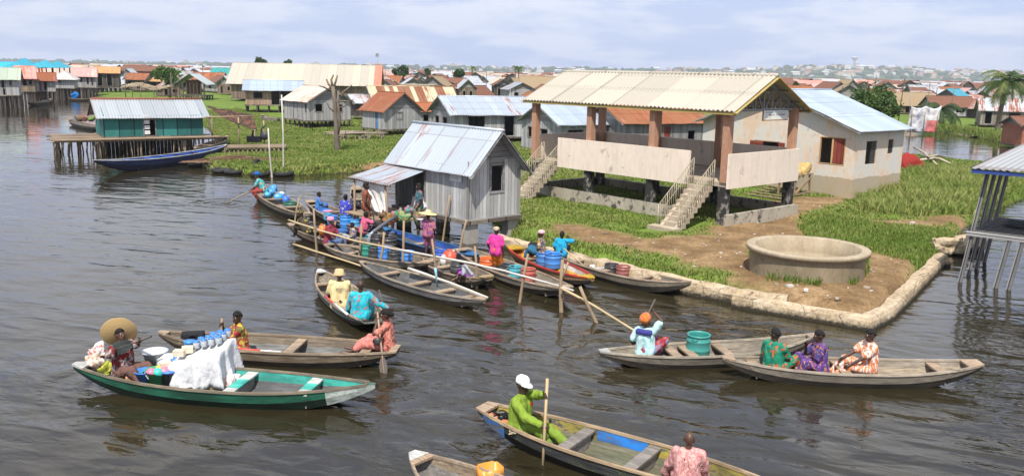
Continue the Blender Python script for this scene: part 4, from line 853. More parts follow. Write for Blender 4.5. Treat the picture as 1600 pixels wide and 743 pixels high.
def rock(label, px, py, s, seed, z=.2):
    p = at(px, py, z); bm = bmesh.new(); bmesh.ops.create_icosphere(bm, subdivisions=4, radius=1)
    for v in bm.verts:
        d = v.co.normalized(); q = max(abs(d.x), abs(d.y), abs(d.z)); v.co = d*(1/q)**.6*(.82+.3*mnoise.noise(d*1.4+Vector((seed, 0, 0)))+.08*mnoise.noise(d*5+Vector((seed, 3, 0)))); v.co = Vector((v.co.x*s[0], v.co.y*s[1], v.co.z*s[2]))
    me = bpy.data.meshes.new('broken_block'); bm.to_mesh(me); bm.free(); me.materials.append(WALLC); o = bpy.data.objects.new('broken_block', me); COL.objects.link(o); o.location = p; o.rotation_euler = (.1*seed, .12, seed*1.3); return tag(o, label, 'rock')
rock('biggest broken wall block at the end of the kerb wall', 1482, 385, (.8, .55, .5), 2, .3); rock('dark broken stone in the water under the shelter', 1470, 410, (.4, .35, .2), 5, .1); rock('tan broken wall block behind the leaning shelter posts', 1513, 380, (.75, .4, .45), 7, .3)
# ---- round concrete basin
zr_ = 1.5
for _ in range(30):
    c_ = at(1262, 384, zr_); dv = Vector((c_.x, c_.y, 0)).normalized(); row = proj((c_.x-dv.x*1.85, c_.y-dv.y*1.85, .42))[1]; zr_ += (row-443)*-.004 if False else (443-row)*.004
BASIN = m_concrete((.30, .24, .155), (.21, .17, .105), .2, 1.6, 1., (.12, .10, .07)); rb = 90/FPX*math.hypot(c_.y, c_.x)*.985
bs = thing('water_basin', 'round concrete basin with a projecting rim in the bare earth yard', 'basin', (c_.x, c_.y, 0))
m = MB(); m.lathe([(rb*.93, 0.2), (rb*.935, zr_-.17), (rb*.94, zr_-.12)], 64, caps=False); m.build('outer_wall', BASIN, bs)
m = MB(); m.lathe([(rb*.90, zr_-.15), (rb, zr_-.15), (rb*1.005, zr_-.02), (rb*.995, zr_), (rb*.87, zr_+.005), (rb*.85, zr_-.02), (rb*.845, zr_-.5), (rb*.84, zr_-.80), (0.001, zr_-.82)], 64, caps=False); m.build('rim', m_concrete((.40, .33, .23), (.30, .24, .16), .15, 1.8, 1., (.18, .15, .10)), bs)
# ---- crate under a yellow tarpaulin by the rendered house
cp = at(1240, 305, .45); cr = thing('work_table', 'rough wooden trestle crate against the rendered house under a tan tarpaulin', 'table', P2(cp, .42), PHI)
for x in (-.8, .8):
    for y in (-.5, .5): m = MB(); m.beam((x*1.1, y, 0), (x*.9, y, 1.25), .09); m.build('leg', TIMBER, cr)
m = MB(); m.box(-.95, .95, -.6, .6, 1.25, 1.33); m.build('table_top', TIMBER, cr); m = MB(); m.beam((-.8, -.55, .25), (.8, -.55, 1.1), .1); m.beam((-.85, -.56, .2), (.85, -.56, .2), .1); m.build('brace', TIMBER, cr)
def drape(name, label, cat, loc, rz, sx, sy, zf_, mat, drop, seed, N=26, th=.012):
    vs = []; rr = random.Random(seed)
    for j in range(N+1):
        for i in range(N+1):
            u, v = (i/N*2-1)*1.25, (j/N*2-1)*1.25; ex = max(0, abs(u)-1, abs(v)-1); uu = max(-1.06, min(1.06, u)); vv = max(-1.08, min(1.08, v))
            nz = mnoise.fractal(Vector((u*2.2+seed, v*2.2, seed)), 1., 2., 4); z = zf_(u, v)-drop*ex*4*(1+.5*mnoise.noise(Vector((u*2+seed, v*2, 1))))+nz*.09; f = 1+nz*.06
            vs.append((uu*sx*f, vv*sy*f, z))
    m = MB(); m.add(vs, [(j*(N+1)+i, j*(N+1)+i+1, (j+1)*(N+1)+i+1, (j+1)*(N+1)+i) for j in range(N) for i in range(N)], [[(vs[k][0], vs[k][1]) for k in (j*(N+1)+i, j*(N+1)+i+1, (j+1)*(N+1)+i+1, (j+1)*(N+1)+i)] for j in range(N) for i in range(N)], 0, True)
    o = m.build(name, mat, None, loc); o.rotation_euler = (0, 0, rz); s = o.modifiers.new('s', 'SOLIDIFY'); s.thickness = th; return tag(o, label, cat)
drape('tarpaulin', 'crumpled tan yellow tarpaulin thrown over the trestle by the rendered house', 'tarpaulin', cr.location+Vector((-.15, .2, 1.45)), PHI+.15, .95, .68, lambda u, v: .35*(u+1)*.5+.12*math.sin(u*3+v*2), m_cloth((.42, .29, .10), (.36, .25, .10), (.48, .36, .16), 3.), .45, 3)
for i in range(5): m = MB(); a = at(1165+9*i, 303-2*i, .45); m.beam((0, 0, .05+.05*i), (1.6, -2.4+.2*i, .1), .18, .05); tag(m.build('timber_plank', TIMBER, None, P2(a, .42)), 'loose sawn plank lying in the pavilion shade beside the trestle', 'plank', 'planks by the pavilion')
yj = at(1243, 308, .45)
# red tarpaulin pile and driftwood behind the house
rp2 = at(1418, 258, .6); drape('red_tarpaulin', 'bright red tarpaulin bundled at the corner of the rendered house', 'tarpaulin', rp2, .4, 1.0, .65, lambda u, v: .95*math.cos(u*1.1)*math.cos(v*1.0), m_cloth((.24, .025, .02)), .5, 8)
for i, (a, b) in enumerate((((1428, 230), (1465, 258)), ((1435, 250), (1480, 252)), ((1440, 243), (1500, 262)), ((1450, 246), (1478, 246)))):
    m = MB(); p, q = at(*a, .6+.1*i), at(*b, .5); m.tube([p, p.lerp(q, .5)+Vector((0, 0, .2)), q], [.1, .09, .06], 7); tag(m.build('driftwood', m_plank((.45, .38, .29), (.28, .23, .17), .5, .3)), 'pale bleached branch lying behind the red tarpaulin', 'driftwood', 'bleached branches')
# pale printed cloth hung over the pond bank
bp = at(1443, 207, .3); m = MB(); NX, NZ = 24, 16
vs = [((i/NX-.5)*4.0, .12*math.sin(i*1.35)*(.3+j/NZ)+.16*mnoise.noise(Vector((i*.5, j*.35, 2)))+.6*j/NZ, 3.5*(1-j/NZ)-.35*abs(math.sin(i*PI/12))*(1-j/NZ)+.12*mnoise.noise(Vector((i*.4, j*.4, 7)))) for j in range(NZ+1) for i in range(NX+1)]
m.add(vs, [(j*(NX+1)+i, j*(NX+1)+i+1, (j+1)*(NX+1)+i+1, (j+1)*(NX+1)+i) for j in range(NZ) for i in range(NX)], None, 0, True)
nb = NT('banner'); x, y, z = nb.sep(nb.obj()); cc = nb.mix(nb.math('GREATER_THAN', nb.noise(nb.obj(), .9, 4), .5), (.62, .62, .64), (.38, .38, .42)); red = nb.math('MULTIPLY', nb.math('GREATER_THAN', x, .5), nb.math('LESS_THAN', z, 1.6)); cc = nb.mix(nb.math('MULTIPLY', red, .85), cc, (.62, .12, .10)); cc = nb.mix(nb.math('MULTIPLY', nb.math('GREATER_THAN', x, .5), nb.math('GREATER_THAN', z, 1.6)), cc, (.7, .68, .66))
bo = m.build('draped_banner', nb.done(cc, .8), None, bp); s = bo.modifiers.new('s', 'SOLIDIFY'); s.thickness = .02; tag(bo, 'grey and red printed sheet draped over a frame beyond the pond', 'banner')
m = MB(); [m.tube([(x, .1, -.6), (x, .1, 3.2)], .06, 6) for x in (-1.7, 0, 1.7)]; fo = m.build('cloth_stand', POLEW, None, bp); tag(fo, 'pole stand holding up the draped printed sheet', 'stand')
# ---- dark tarpaulin awning between teal house and grass, with its low plank landing
aw = at(352, 242, .3); awt = thing('plank_landing', 'low plank landing with posts on the grass beside the navy boat', 'landing', P2(aw, 0), R_(12))
for i in range(6): m = MB(); m.beam((0, i*.5, .85), (4.6, i*.5+.1, .9), .42, .07); m.build('deck_plank', POLEW, awt)
for i in range(14): m = MB(); m.tube([(i*.34, -.05, .1), (i*.34, -.05, .88)], .07, 6); m.build('stake', POSTW, awt)
AP = []
for px, pyb, pyt in ((332, 214, 181), (374, 224, 181), (413, 222, 188), (398, 216, 200)):
    b = at(px, pyb, .9); zt = HZ((b.x, b.y), pyt); m = MB(); m.tube([P2(b, .2), P2(b, zt)], .06, 7); AP.append(P2(b, zt)); tag(m.build('awning_post', POLEW), {332: 'leftmost thin post of the dark awning, beside the teal house', 374: 'thick post under the middle of the dark awning', 413: 'farthest right thin post at the ragged end of the dark awning', 398: 'short post behind the machinery under the awning'}[px], 'post')
m = MB(); m.tube([at(322, 183, 3.6), at(374, 182, 3.6), at(395, 181, 3.6)], .05, 6); tag(m.build('awning_pole', POLEW), 'horizontal pole holding up the dark awning', 'pole')
m = MB(); N = 16; Yb_ = at(374, 224, .9).y; A_, B_, C_, D_ = aty(323, 166, Yb_+2.6), aty(395, 180, Yb_+2.2), aty(402, 205, Yb_-.6), aty(352, 186, Yb_-.2)
vs = []
for j in range(N+1):
    for i in range(N+1):
        u, v = i/N, j/N; p = (A_.lerp(B_, u)).lerp(D_.lerp(C_, u), v); p.z += -.25*math.sin(PI*u)*math.sin(PI*v)+.1*mnoise.noise(Vector((u*6, v*6, 0))); vs.append(p)
m.add(vs, [(j*(N+1)+i, j*(N+1)+i+1, (j+1)*(N+1)+i+1, (j+1)*(N+1)+i) for j in range(N) for i in range(N)], None, 0, True); o = m.build('awning', m_cloth((.05, .035, .028), (.14, .06, .035), (.03, .025, .02), 2.)); s = o.modifiers.new('s', 'SOLIDIFY'); s.thickness = .03; tag(o, 'sagging dark tarpaulin awning right of the teal house', 'awning')
ep = at(404, 222, .9); m = MB(); m.box(-.9, .2, -.35, .35, 0, .5); m.lathe([(.001, -.14), (.36, -.12), (.36, .12), (.001, .14)], 18, (.55, -.1, .55), Matrix.Rotation(PI/2, 4, 'X')); m.tube([(.2, 0, .4), (.3, 0, 1.2), (.7, .05, 1.5)], .06, 7); m.tube([(-.5, 0, .5), (-.4, 0, 1.0)], .09, 7); tag(m.build('grinding_mill', m_plain((.05, .05, .055), .5, .5, 4), None, P2(ep, .9)), 'small dark motor mill with a wheel on the plank landing', 'mill')
# brushwood heap on the bank
bh = at(375, 252, .4); m = MB(); rr = random.Random(5)
for i in range(220):
    t = rr.uniform(-1, 1); x = t*3.2; h = .55*(1-t*t); y = rr.uniform(-.8, .8); z = rr.uniform(.05, 1)*h*(1-abs(y)); a = rr.uniform(-.35, .35); l = rr.uniform(.5, 1.2); m.tube([(x-l, y-a, max(.03, z-.05)), (x, y, z+.04), (x+l, y+a, max(.03, z-.1))], .022, 4)
o = m.build('brushwood_heap', m_plank((.24, .14, .085), (.13, .075, .05), .5, .4), None, P2(bh, .38)); o.rotation_euler = (0, 0, .25); tag(o, 'heap of brown brushwood lying on the bank behind the tyres', 'brushwood')
# tyres
def tyre_mesh():
    m = MB(); prof = [(.36, -.06), (.44, -.13), (.56, -.145), (.66, -.12), (.70, -.05), (.70, .05), (.66, .12), (.56, .145), (.44, .13), (.36, .06), (.36, -.06)]; vs = []; n_ = 28; k = len(prof)-1
    m.lathe(prof[:-1]+[prof[0]], n_); return m
TYM = m_plain((.022, .021, .02), .7, .5, 5)
t0 = None
tyl = [(318, 254, .9, 'tyre at the left end of the row, nearest the navy boat'), (334, 259, 1., 'large tyre with open centre next to the leftmost tyre'), (345, 267, .95, 'half sunk tyre in front of the row'), (306, 258, .8, 'pale wet tyre lapped by the water at the far left of the row'), (365, 269, .9, 'flat tyre under the front edge of the grass'), (351, 260, .85, 'tyre partly overgrown by grass'),
       (405, 264, .75, 'upright worn tyre leaning on the grassy edge'), (386, 267, .8, 'tyre tucked against the bank left of the upright one'), (408, 272, 1.0, 'tyre in the shallow water behind the paddling woman'), (443, 272, 1.0, 'tyre around the foot of the tall thin pole')]
for i, (px, py, s, lab) in enumerate(tyl):
    p = at(px, py, .12)
    if t0 is None:
        t0 = tyre_mesh().build('tyre', TYM); o = t0
    else: o = t0.copy(); COL.objects.link(o)
    o.location = (p.x, p.y, .16 if i != 6 else .35); o.rotation_euler = (random.uniform(-.12, .12), random.uniform(-.12, .12) if i != 6 else 1.1, i); o.scale = (s,)*3; tag(o, lab, 'tyre', 'old tyres along the bank')
# ---- stakes and poles in the water
def stake(label, b, t, z=0., r=.055, name='mooring_stake', mat=None, fork=None, bend=.05):
    p = at(b[0], b[1], z); h = HZ((p.x, p.y), t[1]); q = aty(t[0], t[1], p.y); m = MB(); mid = p.lerp(q, .5)+Vector((random.uniform(-bend, bend), 0, 0)); m.tube([p-(q-p)*(.5/max(.5, (q-p).length)), p, mid, q], [r, r, r*.9, r*.75], 7)
    if fork: m.tube([p.lerp(q, .62), aty(fork[0], fork[1], p.y)], [r*.7, r*.5], 6)
    return tag(m.build(name, mat or POLEW), label, 'stake', None)
WHP = m_plank((.50, .47, .42), (.30, .27, .23), .5, .3); BAM = m_plank((.46, .35, .2), (.30, .22, .12), .5, .3)
stake('tall thin whitish pole rising from the bank behind the paddling woman', (443, 272), (440, 148), 0., .06, 'pole', WHP); stake('shorter whitish pole in the shallows left of the tall thin pole', (425, 277), (419, 200), 0., .06, 'pole', WHP)
for lab, b, t in (('dark stake at the far left end of the landing, by the patterned woman', (461, 346), (468, 308)), ('stake in front of the boat with the boy in blue', (495, 392), (490, 325)), ('bent stake beside the woman in maroon', (518, 390), (524, 345)),
                  ('stake right of the woman in maroon, beside the green barrel', (560, 410), (565, 349)), ('thick stake between the black and blue barrels', (593, 415), (600, 362)), ('thin stake at the right end of the barrel boat', (629, 423), (631, 344)), ('dark stake with a pale blue rag behind the empty grey boat', (683, 446), (675, 373)),
                  ('dark stake between the leaning child and the boat of the woman in pink', (745, 450), (742, 384)), ('crooked dark stick leaning by the kiosk post', (717, 404), (729, 342)), ('slender pole leaning on the kiosk wall', (692, 376), (703, 304)), ('stake against the red barrel in the boat of the woman in pink', (812, 472), (825, 396))):
    stake(lab, b, t, 0., .05)
stake('forked stake standing in open water right of the red barrel', (877, 487), (879, 405), 0., .065, fork=(888, 409)); stake('short pale stake leaning left in open water', (931, 503), (906, 447), 0., .06)
m = MB(); a = at(680, 432, .5); m.tube([(0, 0, .3), (.03, -.03, .1), (.06, -.05, -.25)], [.05, .04, .02], 6); tag(m.build('blue_rag', m_cloth((.25, .45, .55)), None, a), 'strip of pale blue rag tied to a dark stake', 'rag')
def pole(label, pts, r=.045, mat=None):
    P = [at(*p) for p in pts]; Q = []
    for i in range(len(P)-1):
        for k in range(6): t = k/6; q = P[i].lerp(P[i+1], t); q.z += .03*mnoise.noise(Vector((q.x*.8, q.y*.8, i))); Q.append(q)
    Q.append(P[-1]); m = MB(); m.tube(Q, [r*(1-.3*i/len(Q)) for i in range(len(Q))], 7); return tag(m.build('bamboo_pole', mat or BAM), label, 'pole')
pole('long bamboo rail passing in front of the woman in maroon', [(451, 344, .75), (500, 360, .85), (560, 377, .9), (657, 398, .85)]); pole('long pale bamboo rail from the barrel boat to the forked stake', [(618, 389, .95), (740, 412, .95), (800, 426, .9), (897, 454, .75)], .045, WHP)
pole('bamboo pole sloping down from the forked stake to the paddling woman', [(876, 450, .8), (925, 476, .5), (1003, 524, .1)]); pole('bamboo pole floating in front of the maroon woman boat', [(458, 381, .12), (567, 416, .1)], .045); pole('pale pole lying behind the empty grey boat', [(638, 419, .55), (700, 441, .4), (763, 465, .15)], .055, WHP)
pole('short pole lying across the stern of the barrel boat', [(608, 418, .35), (656, 429, .3)], .05)
# ---- dead pollarded tree
db = at(527, 237, .3); BARK = m_plank((.17, .135, .10), (.08, .065, .05), .5, .5)
dt = thing('dead_tree', 'bare pollarded dead tree standing on the grassy bank', 'tree', P2(db, .2)); sc_ = db.y/FPX
def dpx(px, py): return aty(px, py, db.y)-P2(db, .2)
m = MB(); m.tube([(0, 0, -.3), dpx(527, 228), dpx(525, 195), dpx(523, 160), dpx(520, 135)], [.34, .26, .17, .15, .16], 10)
m.tube([dpx(526, 215), dpx(531, 190), dpx(528, 160), dpx(529, 142)], [.18, .12, .11, .10], 9); m.build('trunk', BARK, dt)
for ps, r in (([(521, 140), (513, 132), (509, 124)], .18), ([(520, 138), (517, 125), (520, 117)], .17), ([(521, 138), (525, 124), (526, 118)], .15), ([(518, 142), (506, 136), (500, 134)], .12), ([(529, 150), (541, 140), (549, 133)], .13), ([(527, 158), (541, 158), (552, 156), (556, 166)], .12), ([(526, 170), (540, 165), (546, 158)], .10), ([(529, 212), (538, 214), (541, 206)], .12), ([(529, 146), (536, 150), (538, 141)], .1), ([(523, 176), (515, 168), (512, 160)], .09)):
    m = MB(); m.tube([dpx(*p)+Vector((0, .15*k*(1 if r > .12 else -1), 0)) for k, p in enumerate(ps)], [r*.72*(1-.25*k) for k in range(len(ps))], 7); m.build('branch', BARK, dt)
# leaning tin sheets beside the whitewashed house
tb = at(513, 200, .3)
for i, (dx, c, lab) in enumerate(((0, (.26, .30, .34), 'blue-grey corrugated sheet leaning on stakes before the whitewashed house'), (.75, (.34, .37, .39), 'paler corrugated sheet leaning beside the blue-grey one'))):
    m = MB(); m.sheet((dx, 0, .3), (dx+.72, .05, .3), (dx+.72, .45, 2.75-.25*i), (dx, .4, 2.8-.2*i), per=.12, amp=.012, rowl=9., seed=i); o = m.build('tin_sheet', m_tin(c, RUST, .12, 2., 9.), None, P2(tb, .2)); tag(o, lab, 'sheet')
# ---- leafy trees and palms
def leafcloud(m, c, rad, n_, size, rr, tints):
    for i in range(n_):
        d = Vector((rr.gauss(0, 1), rr.gauss(0, 1), rr.gauss(0, 1))).normalized()*rr.random()**.45; p = Vector(c)+Vector((d.x*rad[0], d.y*rad[1], d.z*rad[2]))
        a = Vector((rr.gauss(0, 1), rr.gauss(0, 1), rr.gauss(0, .6))).normalized(); b = a.cross(Vector((rr.gauss(0, 1), rr.gauss(0, 1), rr.gauss(0, 1)))).normalized(); s = size*rr.uniform(.6, 1.3)
        m.add([p-a*s, p+b*s*.45, p+a*s, p-b*s*.45], [(0, 1, 2, 3)]); tints += [min(1, max(0, rr.gauss(.5, .25)))]*4
def tree(label, p, h, rad, clumps, nl, ls, seed, cols=((.012, .035, .008), (.035, .08, .018), (.085, .14, .03)), group=None, lowlimb=.45):
    rr = random.Random(seed); t = thing('tree', label, 'tree', p, rr.uniform(0, 6), group); m = MB(); ti = []; top = h-rad[2]; lim = MB()
    lim.tube([(0, 0, -.3), (.05*h, 0, h*.3), (.02*h, .03*h, top)], [.045*h, .035*h, .022*h], 8)
    for k in range(clumps):
        d = Vector((rr.gauss(0, 1), rr.gauss(0, 1), rr.gauss(.1, .8))).normalized()*rr.uniform(.45, 1); c = Vector((d.x*rad[0]*.8, d.y*rad[1]*.8, top+d.z*rad[2]*.8)); rs = rr.uniform(.22, .42)
        leafcloud(m, c, (rad[0]*rs, rad[1]*rs, rad[2]*rs*1.1), nl, ls, rr, ti); lim.tube([(0.02*h, .02*h, top*lowlimb+rr.random()*top*.3), c*.5+Vector((0, 0, top*.4)), c], [.016*h, .011*h, .004*h], 5)
    lim.build('trunk', BARK, t); o = m.build('crown', m_leaf(*cols), t); a = o.data.attributes.new('tint', 'FLOAT', 'POINT'); a.data.foreach_set('value', ti); return t
tp3 = aty(1366, 160, 76.); tree('dense green leafy tree rising behind the rendered house', P2(tp3, .3), HZ(tp3, 132), (2.7, 2.5, 1.9), 46, 75, .17, 3, ((.025, .055, .012), (.06, .11, .025), (.12, .18, .045)))
tp3 = aty(263, 116, 175.); tree('round bright green bush among the rusty roofs left of the cream hall', P2(tp3, .3), HZ(tp3, 102), (3.2, 3, 2.4), 26, 90, .3, 4, ((.03, .07, .012), (.07, .14, .02), (.13, .22, .04)))
for px, py, Y, w, top, lab in ((407, 97, 300, 9, 89, 'dark round tree showing above the left end of the cream hall roof'), (450, 98, 280, 6, 93, 'small green treetop above the middle of the cream hall roof'), (572, 110, 330, 8, 99, 'dark tree just right of the cream hall roof'), (628, 108, 300, 12, 101, 'broad green tree with rounded crown above the village'), (617, 112, 290, 6, 106, 'small dark tree left of the broad green one'), (668, 112, 340, 6, 107, 'small lone tree midway along the village skyline'),
                                (717, 113, 260, 11, 105, 'rounded dark green tree left of the thin palm'), (1243, 134, 260, 5, 128, 'small green treetop beside the blue tin roof'), (1300, 136, 300, 7, 131, 'low dark green treetop behind the blue tin roof')):
    p = aty(px, py, Y); h = HZ((p.x, p.y), top)-.3; r = w/FPX*Y; tree(lab, P2(p, .3), h, (r, r, min(h*.4, r*.9)), 18, 60, .42, px)
def palm(label, foot, h, fl, nf, seed, lean=(0, 0), rad=.22, cols=((.03, .065, .01), (.08, .13, .025), (.20, .20, .06)), up=0.):
    rr = random.Random(seed); t = thing('palm_tree', label, 'palm', foot); m = MB(); L = Vector((lean[0], lean[1], h)); pts = [(L*(k/8))+Vector((-.06*h*math.sin(PI*k/8)*.6, 0, 0)) for k in range(9)]
    m.tube(pts, [rad*(1.35-.6*k/8)*(1+.05*(k % 2)) for k in range(9)], 9); m.build('trunk', BARK, t); cr_ = MB(); ti = []
    for i in range(nf):
        a = i*2.399+rr.uniform(-.3, .3); el = rr.uniform(-.35+up, 1.25+up); l = fl*rr.uniform(.8, 1.1); d = Vector((math.cos(a), math.sin(a), 0)); K = 14; P = []; q = Vector(L); e = el
        for k in range(K+1): P.append(Vector(q)); q = q+(d*math.cos(e)+Vector((0, 0, math.sin(e))))*(l/K); e -= (1.5+.4*rr.random())/K*(1.0+.3*el)
        side = d.cross(Vector((0, 0, 1))); tn = rr.gauss(.5, .22)+(.3 if el < -.15 else 0)
        n0 = len(cr_.v); cr_.tube(P, [.035*(1-k/(K+1))+.008 for k in range(K+1)], 4); ti += [min(1, max(0, tn+.15))]*(len(cr_.v)-n0)
        for k in range(1, K+1):
            for s_ in (-1, 1):
                for hlf in (0, .5):
                    b = P[k-1].lerp(P[k], hlf); w = math.sin(PI*min(1, (k+hlf)/(K+1)*.9+.08)); ll = l*.24*w; tip = b+side*s_*ll*.9+(P[k]-P[k-1]).normalized()*ll*.55-Vector((0, 0, ll*rr.uniform(.25, .75))); ww = (P[k]-P[k-1]).normalized()*.05*fl/3
                    cr_.add([b-ww, b+ww, tip], [(0, 1, 2)]); ti += [min(1, max(0, tn+rr.gauss(0, .1)))]*3
    o = cr_.build('crown', m_leaf(*cols), t); at_ = o.data.attributes.new('tint', 'FLOAT', 'POINT'); at_.data.foreach_set('value', ti); return t
pf1 = at(1558, 207, .4); palm('tall coconut palm with drooping fronds at the right edge', P2(pf1, .3), HZ(pf1, 131)-.3, 4.6, 36, 3, (.7, 0), .28, up=.25)
pf2 = at(1468, 195, .4); palm('short bushy palm beside the draped sheet beyond the pond', P2(pf2, .3), 2.3, 4.3, 26, 5, (0, 0), .2, ((.015, .04, .01), (.04, .075, .02), (.09, .12, .04)))
for px, Y, top, lab in ((738, 300, 104, 'thin dark palm left of centre on the village skyline'), (806, 300, 103, 'taller dark palm by the ridge of the pavilion roof'), (811, 310, 105, 'palm close behind the taller one by the pavilion ridge')):
    p = aty(px, 112, Y); palm(lab, P2(p, .3), HZ((p.x, p.y), top)-.3-.4, 2.3, 13, px, (.1, 0), .22)
for px, Y, top, lab in ((590, 330, 83, 'thin mast with a small flag above the village'), (823, 320, 100, 'thin antenna mast right of the palms')):
    p = aty(px, 112, Y); h = HZ((p.x, p.y), top); m = MB(); m.tube([(0, 0, 0), (0, 0, h)], .06, 5); 
    if px == 590: m.box(-.7, .5, -.02, .02, h-1.4, h-.1)
    else: m.box(-1, 1, -.05, .05, h-1.0, h-.9); m.box(-.6, .6, -.05, .05, h-.6, h-.5)
    tag(m.build('mast', m_plain((.2, .2, .21), .6), None, P2(p)), lab, 'mast')
# ---- far village
VROOF = [('rust-red', RUSTY, 9), ('rust-orange', RUSTO, 2), ('silver', TINW, 8), ('dull grey', m_tin((.40, .42, .44), RUST, .35, .9, 9.), 5), ('cream', CREAM_TIN, 4), ('pink', m_tin((.58, .34, .31), (.45, .2, .15), .3, .9, 9.), 2), ('brown and silver', m_tin((.45, .45, .44), (.28, .10, .05), .5, .9, 9.), 5), ('straw thatched', STRAWM, 2), ('turquoise', TURQ, .35)]
protos = []
for k, (nm, mt, wt) in enumerate(VROOF):
    for v in range(2):
        L, D = (8.5, 5.) if v == 0 else (6., 5.5); g = gable('village_shack', f'small shack with {nm} roof packed into the far village', (0, 0, 0), 0, L, D, .8, 2.9, 4.7 if nm != 'straw thatched' else 5.4, 'x' if v == 0 else 'y', (GREYW, PALEW, DARKW, BROWNW)[(k+v) % 4], mt, .5, .5,
                                                              [('f', L*.2, L*.32, .9, 2.4), ('f', L*.55, L*.75, 1.5, 2.3), ('r', D*.3, D*.55, 1.4, 2.3), ('l', D*.3, D*.55, 1.4, 2.3)], None, per=.7, amp=.03, sub=2, frames=False, group=f'far village shacks with {nm} roofs', rowl=9., seed=k)
        m = MB(); [m.box(x, x+.2, y, y+.2, -.2, .65) for x in (0, L/2, L-.2) for y in (0, D-.2)]; m.build('stilts', POSTW, g) if False else None
        protos.append((g, wt, L, D))
rr = random.Random(11); wts = [p[1] for p in protos]; used = [0]*len(protos); placed = []; cnt = 0
Y = 158.
while Y < 415 and cnt < 290:
    step = 7.2+Y*.016; x = -.63*Y
    while x < .64*Y:
        px = 800+x/Y*FPX; yy = Y+rr.uniform(-3, 3); ok = True
        if px < 200 and Y < 205: ok = False
        if 330 < px < 600 and Y < 190: ok = False
        if 200 <= px < 340 and Y < 178: ok = False
        if 820 < px < 1230 and Y > 200 and rr.random() < .75: ok = False
        if rr.random() < .14: ok = False
        if Y > 330 and rr.random() < .35: ok = False
        if ok:
            i = rr.choices(range(len(protos)), wts)[0]; g = protos[i][0]; s = rr.uniform(.85, 1.25)
            loc = (x+rr.uniform(-1.5, 1.5), yy, .0); rz = rr.choice((0, PI/2, .4, .7, -.3, .2, 2.2))+rr.uniform(-.25, .25); scl = (s*rr.uniform(.85, 1.25), s, s*rr.uniform(.85, 1.12))
            if used[i] == 0: g.location = loc; g.rotation_euler = (0, 0, rz); g.scale = scl
            else: dup(g, loc, rz, scale=scl)
            used[i] += 1; cnt += 1
        x += step*rr.uniform(.9, 1.35)
    Y += 9.5+Y*.035
for (g, *_), u in zip(protos, used):
    if u == 0:
        for c in list(g.children): bpy.data.objects.remove(c)
        bpy.data.objects.remove(g)
# a few nearer ones on the right, beyond the pond
for px, py, px2, ang, D, fl, e, r_, rt, w_, lab in ((1404, 178, 1452, 4, 6, .8, 162, 150, RUSTO, BROWNW, 'brown house with broad rust roof behind the leafy tree'), (1462, 170, 1495, 2, 6, .6, 147, 140, TINW, m_plain((.50, .36, .16), .8), 'ochre house with flat silver roof above the short palm'), (1478, 176, 1545, 3, 6, .8, 156, 147, m_tin((.50, .46, .44), (.34, .11, .06), .5, .9, 9.), DARKW, 'low dark house with streaked rust and grey roof behind the palms'),
                                                       (718, 172, 744, 10, 6, .8, 136, 124, TINW, BROWNW, 'small gable house with silver roof above the striped roof'), (795, 170, 836, 14, 6, .8, 139, 129, TIN, GREYW, 'grey house with silver roof left of the pavilion eave'), (772, 165, 800, 8, 5, .8, 132, 124, RUSTY, DARKW, 'dark shack with rust roof behind the long grey house')):
    mk('plank_house', lab, px, py, .3, px2, ang, D, fl, e, r_, 'x' if px > 1000 else 'y', [('f', .2, .35, .1, .8), ('f', .6, .75, .35, .8)], wall=w_, roof=rt, per=.4, sub=3, rowl=9., stilt=None)
# thin poles, aerials and washing between the far shacks
rr = random.Random(41); m = MB(); m.tube([(0, 0, 0), (.05, .02, 4), (.02, 0, 7.5)], .07, 5); p0 = m.build('pole', POSTW); m = MB(); m.tube([(0, 0, 0), (0, 0, 7.2)], .05, 5); [m.box(-.8+.1*k, .8-.1*k, -.02, .02, 6.3+.3*k, 6.35+.3*k) for k in range(3)]; p1 = m.build('aerial', m_plain((.3, .3, .31), .5))
tag(p0, 'thin bare pole standing between the far village shacks', 'pole', 'poles in the far village'); tag(p1, 'thin television aerial among the far village roofs', 'aerial', 'aerials in the far village')
for i in range(46):
    Y = rr.uniform(120, 330); x = rr.uniform(-.55, .6)*Y; q = p0 if i % 3 else p1; o = q if i < 2 else q.copy()
    if i >= 2: COL.objects.link(o)
    o.location = (x, Y, .2); o.scale = (1, 1, rr.uniform(.6, 1.0)); o.rotation_euler = (rr.uniform(-.05, .05), rr.uniform(-.05, .05), rr.uniform(0, 3))
# ---- the village beyond, too far to count
rr = random.Random(77); fr = [MB() for _ in range(5)]
for i in range(1500):
    Y = 395*math.exp(rr.random()*1.55); x = rr.uniform(-.64, .64)*Y; L, D, h = rr.uniform(7, 16), rr.uniform(5, 9), rr.uniform(3.2, 4.6); zr_ = h+rr.uniform(1.2, 2.4); a = rr.uniform(-.5, .5)+rr.choice((0, PI/2)); M = Matrix.Translation((x, Y, 0)) @ Matrix.Rotation(a, 4, 'Z')
    k = rr.choices(range(4), (5, 4, 2.4, 1.2))[0]; P = [M @ Vector(q) for q in ((-L/2-.5, -D/2-.6, h-.3), (L/2+.5, -D/2-.6, h-.3), (L/2+.5, 0, zr_), (-L/2-.5, 0, zr_), (L/2+.5, D/2+.6, h-.3), (-L/2-.5, D/2+.6, h-.3))]
    fr[k].quad(P[0], P[1], P[2], P[3]); fr[k].quad(P[4], P[5], P[3], P[2]); w = fr[4]; w.box(-L/2, L/2, -D/2, D/2, .1, h, 0, M)
    for sx in (-L/2+.02, L/2-.02): c3 = [M @ Vector((sx, -D/2, h)), M @ Vector((sx, D/2, h)), M @ Vector((sx, 0, zr_-.1))]; w.add(c3, [(0, 1, 2)])
allm = MB()
